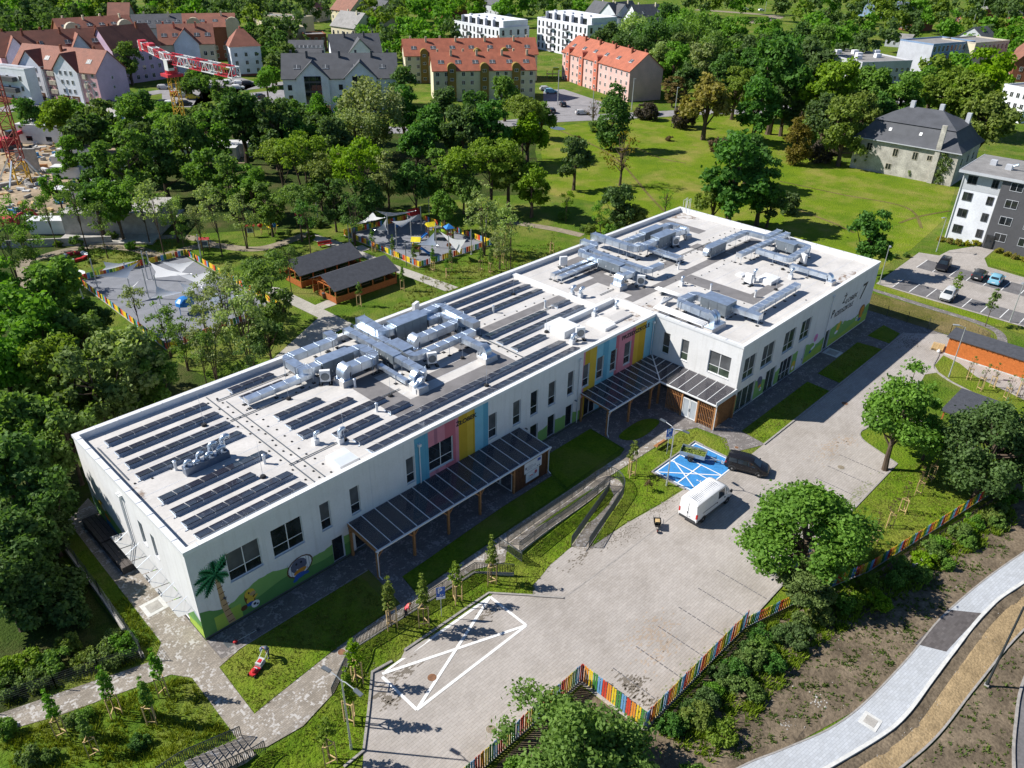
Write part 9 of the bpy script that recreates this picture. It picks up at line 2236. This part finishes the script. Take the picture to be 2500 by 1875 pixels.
bushes(along([(21.0,-30.4),(25,-30.6),(32,-30.6),(36.5,-32.2)],1.7,.5)+along([(20.8,-32.4),(26,-32.4),(33,-32.8)],2.8,.6),.9,1.35,['leaf_dark','leaf_mid','leaf_light'],'green bush of the hedge below the lower rainbow fence, {} from the left','bushes below the lower fence')
bushes(along([(19.2,-29.9),(31,-30.0)],1.15,.3),.75,1.05,['leaf_dark','leaf_mid'],'low bush right at the foot of the lower rainbow fence, {} from the left','low bushes at the foot of the fence')
bushes(along([(36,-32.8),(44,-34.8),(52,-36.3),(61,-38.4),(70,-40.5)],1.8,.5)+along([(41,-35.8),(50,-37.6),(58,-39.4)],4.0,.8),.7,1.15,['leaf_mid','leaf_light'],'green bush below the right rainbow fence, {} from the left','bushes below the right fence')
bushes(along([(3,-24.2),(9,-24.6),(12,-27)],1.8,.5)+along([(8,-28.8),(13,-32),(17.5,-33)],2.2,.6),1.0,1.5,['leaf_dark','leaf_mid'],'bush under the big tree at the lower fence corner, {} from the left','bushes at the lower fence corner')
bushes(along([(-4.9,2.9),(-7.5,4.2),(-10.5,5.2),(-14,6.6)],1.25,.4)+along([(-5.2,4.6),(-8,5.8),(-12,7.5)],1.7,.5),.85,1.25,['leaf_mid','leaf_light'],'bright green bush behind the wire fence at the lower left, {} from the left','bushes behind the left wire fence')
bushes([(-9.31,-0.55),(-9.97,-0.47),(-12.87,-1.53),(-12.02,-2.11),(-7.42,-5.36),(-13.32,1.88)],.6,1.0,['leaf_dark','leaf_mid'],'low wild shrub on the grass bank at lower left, {} from the left','shrubs on the grass bank')
bushes([(2.82,6.09)]*0+[(-6.5,9),(-6.2,13),(-6.8,17),(-6.0,21),(-8.5,11),(-9,15.5),(-5.8,25)],1.6,2.4,['leaf_dark'],'dark bush behind the side path fence, {} from the left','dark bushes behind the side path')
bushes([(9,27),(14,30),(21,29),(26,31.5),(3,26),(33,30),(31,26)],.9,1.6,['leaf_dark','leaf_mid'],'bush close behind the school back wall, {} from the left','bushes behind the back wall')
bushes(along([(135.21,-7.09),(135.35,-9.90),(137.56,-11.98)],1.3,.15)+along([(136.28,-15.95),(135.04,-20.53)],1.3,.15),.65,.85,['leaf_yellow'],'yellow-leaved shrub at the foot of the white and charcoal flats, {} from the left','yellow shrubs by the flats',name='yellow_shrub',cat='shrub')
bushes([(23.43,84.36),(30.06,92.75),(24.49,90.42),(30.80,86.11),(17.62,93.72),(22.46,95.63),(25.01,94.07),(64.62,76.31),(59.36,74.35),(53.30,74.45),(55.01,70.16),(95.10,46.82),(92.64,40.30),(97.38,38.72),(104.17,40.40),(92.61,38.46)],.6,1.3,['leaf_mid','leaf_light'],'small shrub in the grass behind the school, {} from the left','shrubs behind the school')
bushes([(179.03,92.15),(184.80,91.75),(184.15,37.16),(185.22,39.73),(154.64,88.05),(189.55,82.82)],1.6,3.0,['leaf_purple','leaf_mid'],'dark shrub on the meadow edge, {} from the left','shrubs on the meadow edge')
bushes([(120.83,-4.66),(122.82,-5.72)],.6,.9,['leaf_mid'],'small shrub under the lone dark tree, {} from the left','shrubs at the lone tree')
iv=thing('ivy','ivy climbing the corner of the old manor wall','ivy',manor.location,manor.rotation_euler.z)
pts_=np.array([(19.2+.5*math.sin(k),-.12,.6+.36*k)for k in range(17)]+[(20.4,-.12,4.5),(20.2,-.12,3.6),(20.6,-.12,5.4),(3.2,-.1,2.2),(3.4,-.1,3.0),(3.3,-.1,3.8),(13.2,-.1,1.0),(13.1,-.1,1.6),(1.0,-.1,1.5),(1.1,-.1,2.0)])
ivm=leaves_mesh('leaves',pts_,np.array([.55]*20+[.28]*7),70,.17,5,.9,center=(10,4,3));ivm.materials[0]=M['leaf_mid']
put('leaves',ivm,iv)
def inside(poly,x,y):
 c=False;n=len(poly)
 for i in range(n):
  (x1,y1),(x2,y2)=poly[i],poly[(i+1)%n]
  if(y1>y)!=(y2>y)and x<(x2-x1)*(y-y1)/(y2-y1)+x1:c=not c
 return c
leaf_mat('blade',(0.120,0.165,0.012),(0.27,0.30,0.025),.3);leaf_mat('blade_dry',(0.15,0.14,0.03),(0.30,0.25,0.08),.3);leaf_mat('weed_bright',(0.11,0.17,0.015),(0.22,0.28,0.03),.35);leaf_mat('weed',(0.05,0.10,0.012),(0.12,0.18,0.022),.3)
def blades(name,label,polys,material,hmin,hmax,wid,clump=3,seed=0):
 rng=np.random.default_rng(seed)
 vs=[]
 for poly,dens,dz in polys:
  xs,ys=[p[0]for p in poly],[p[1]for p in poly]
  n=int((max(xs)-min(xs))*(max(ys)-min(ys))*dens)
  X=rng.uniform(min(xs),max(xs),n);Y=rng.uniform(min(ys),max(ys),n)
  for x,y in zip(X,Y):
   if not inside(poly,x,y):continue
   if math.sin(x*1.9+2*math.sin(y*.7))*math.cos(y*1.6+math.sin(x))<rng.uniform(-1.1,.5):continue
   z=gz(x,y)+dz
   for k in range(clump):
    a=rng.uniform(0,6.28);h=rng.uniform(hmin,hmax);l=rng.uniform(.2,.9)*h
    ox,oy=rng.uniform(-.12,.12),rng.uniform(-.12,.12)
    w=wid*rng.uniform(.7,1.3)
    vs.append(((x+ox-w*math.sin(a),y+oy+w*math.cos(a),z),(x+ox+w*math.sin(a),y+oy-w*math.cos(a),z),(x+ox+l*math.cos(a),y+oy+l*math.sin(a),z+h)))
 me=bpy.data.meshes.new(name)
 N=len(vs);co=np.array(vs,dtype=np.float32).reshape(-1)
 me.vertices.add(3*N);me.vertices.foreach_set('co',co);me.loops.add(3*N);me.loops.foreach_set('vertex_index',np.arange(3*N));me.polygons.add(N);me.polygons.foreach_set('loop_start',np.arange(N)*3);me.polygons.foreach_set('loop_total',np.full(N,3));me.update()
 me.materials.append(M[material])
 o_=stuff(put(name,me));o_['label']=label;o_['category']='grass'
 return N
LW=[([(-.45,-3.05),(1.9,-2.6),(12.2,-2.6),(12.0,-7.35),(6,-7.7),(2.1,-8.1),(-.65,-8.4)],26,.05),([(24.0,-8.8),(36.5,-11.2),(28.60,-12.47),(26.63,-12.65),(23.86,-13.10),(21.72,-14.06),(19.37,-11.24),(10.52,-11.05),(9.25,-11.16),(7.54,-10.93),(3.22,-15.69),(1.6,-16.6),(-2.5,-20),(-6,-16),(-4,-11.6),(1.2,-11.7),(4.3,-11.0),(8.1,-8.9),(19.7,-9.2),(22.4,-10.3)],26,.03),
  ([(50.2,-9.4),(52.2,-10.4),(50.2,-11.2),(42.2,-11.2),(41.8,-15.0),(34.72,-14.07),(30.86,-13.79),(36.4,-11.2),(38.9,-10.6),(47,-9.3)],20,.03),([(48.4,-28.7),(61.7,-28.7),(69,-34.5),(61.5,-36.4),(43.9,-32.6),(36.0,-30.2)],22,.035),([(55.5,-13.95),(71,-13.95),(70.8,-16.7),(55.1,-16.7)],14,.055),([(73.8,-13.9),(85.8,-13.7),(86.2,-16.7),(73.5,-16.7)],12,.055)]
blades('mown_grass','short mown lawn grass round the forecourt',LW,'blade',.06,.20,.035,3,1)
blades('long_grass','long rough grass on the bank at lower left',[([(-2.7,-8.4),(-2.5,-2.7),(-3.5,-1.5),(-10.5,.7),(-14,2),(-14,-16),(-7.8,-12),(-7.8,-9.0),(-2.6,-9.1)],30,0),([(-3.4,1.2),(-9.5,3.2),(-13,4.3),(-13,5.0),(-4.2,2.2),(-3.8,9),(-2.5,9),(-2.6,2.3)],22,0)],'blade',.18,.50,.035,4,2)
blades('long_grass','rough grass between the school and the playground',[([(28,24),(54,24),(80,24),(84,40),(60,46),(56,42),(44,36),(36,33)],5,0),([(36,76),(44,86),(28,95),(18,85)],3,0)],'blade',.15,.40,.06,4,3)
blades('weeds','green weeds dotted over the earth bank',[([(18,-30),(31,-30),(44,-34.5),(62,-39),(56,-41),(44.5,-39.3),(31,-38.0),(20,-34)],11,.03),([(27,-42.6),(38,-43.8),(46,-44.8),(41,-45.8),(33,-47.3),(26,-49)],6,.03)],'weed',.06,.22,.07,7,4)
blades('weeds','tall bright weeds growing along the foot of the rainbow fences',[([(18.2,-29.0),(31,-29.1),(38.5,-31.5),(44,-33.6),(62,-37.6),(66,-38.6),(60,-40.2),(44,-36.6),(36,-34.2),(31,-33.5),(19,-33)],20,.03)],'weed_bright',.2,.55,.06,6,6)
mb=MB();rr=random.Random(9)
def stone(x,y,s):
 mb.ball((x,y,gz(x,y)+.05+s*.3),(s,s*rr.uniform(.6,1),s*.6),5,3)
for k in range(160):
 x=rr.uniform(17,62);y=-29.5-(x-17)*.24-rr.uniform(0,6.5)
 stone(x,y,rr.choice((.03,.04,.05,.07)))
for k in range(30):stone(28.6+rr.gauss(0,.45),-36.0+rr.gauss(0,.3),rr.uniform(.05,.13))
for k in range(26):stone(25.4+rr.gauss(0,.35),-35.1+rr.gauss(0,.3),rr.uniform(.03,.08))
for k in range(380):
 i=rr.randrange(len(line_k)-1);t_=rr.random();q=line_k[i];stone(q[0]+rr.uniform(-.4,.4),q[1]+rr.uniform(.25,1.6),rr.choice((.02,.03,.04)))
o_=stuff(mb.build('stones','concrete'));o_['label']='pale stones strewn over the earth bank';o_['category']='stones'
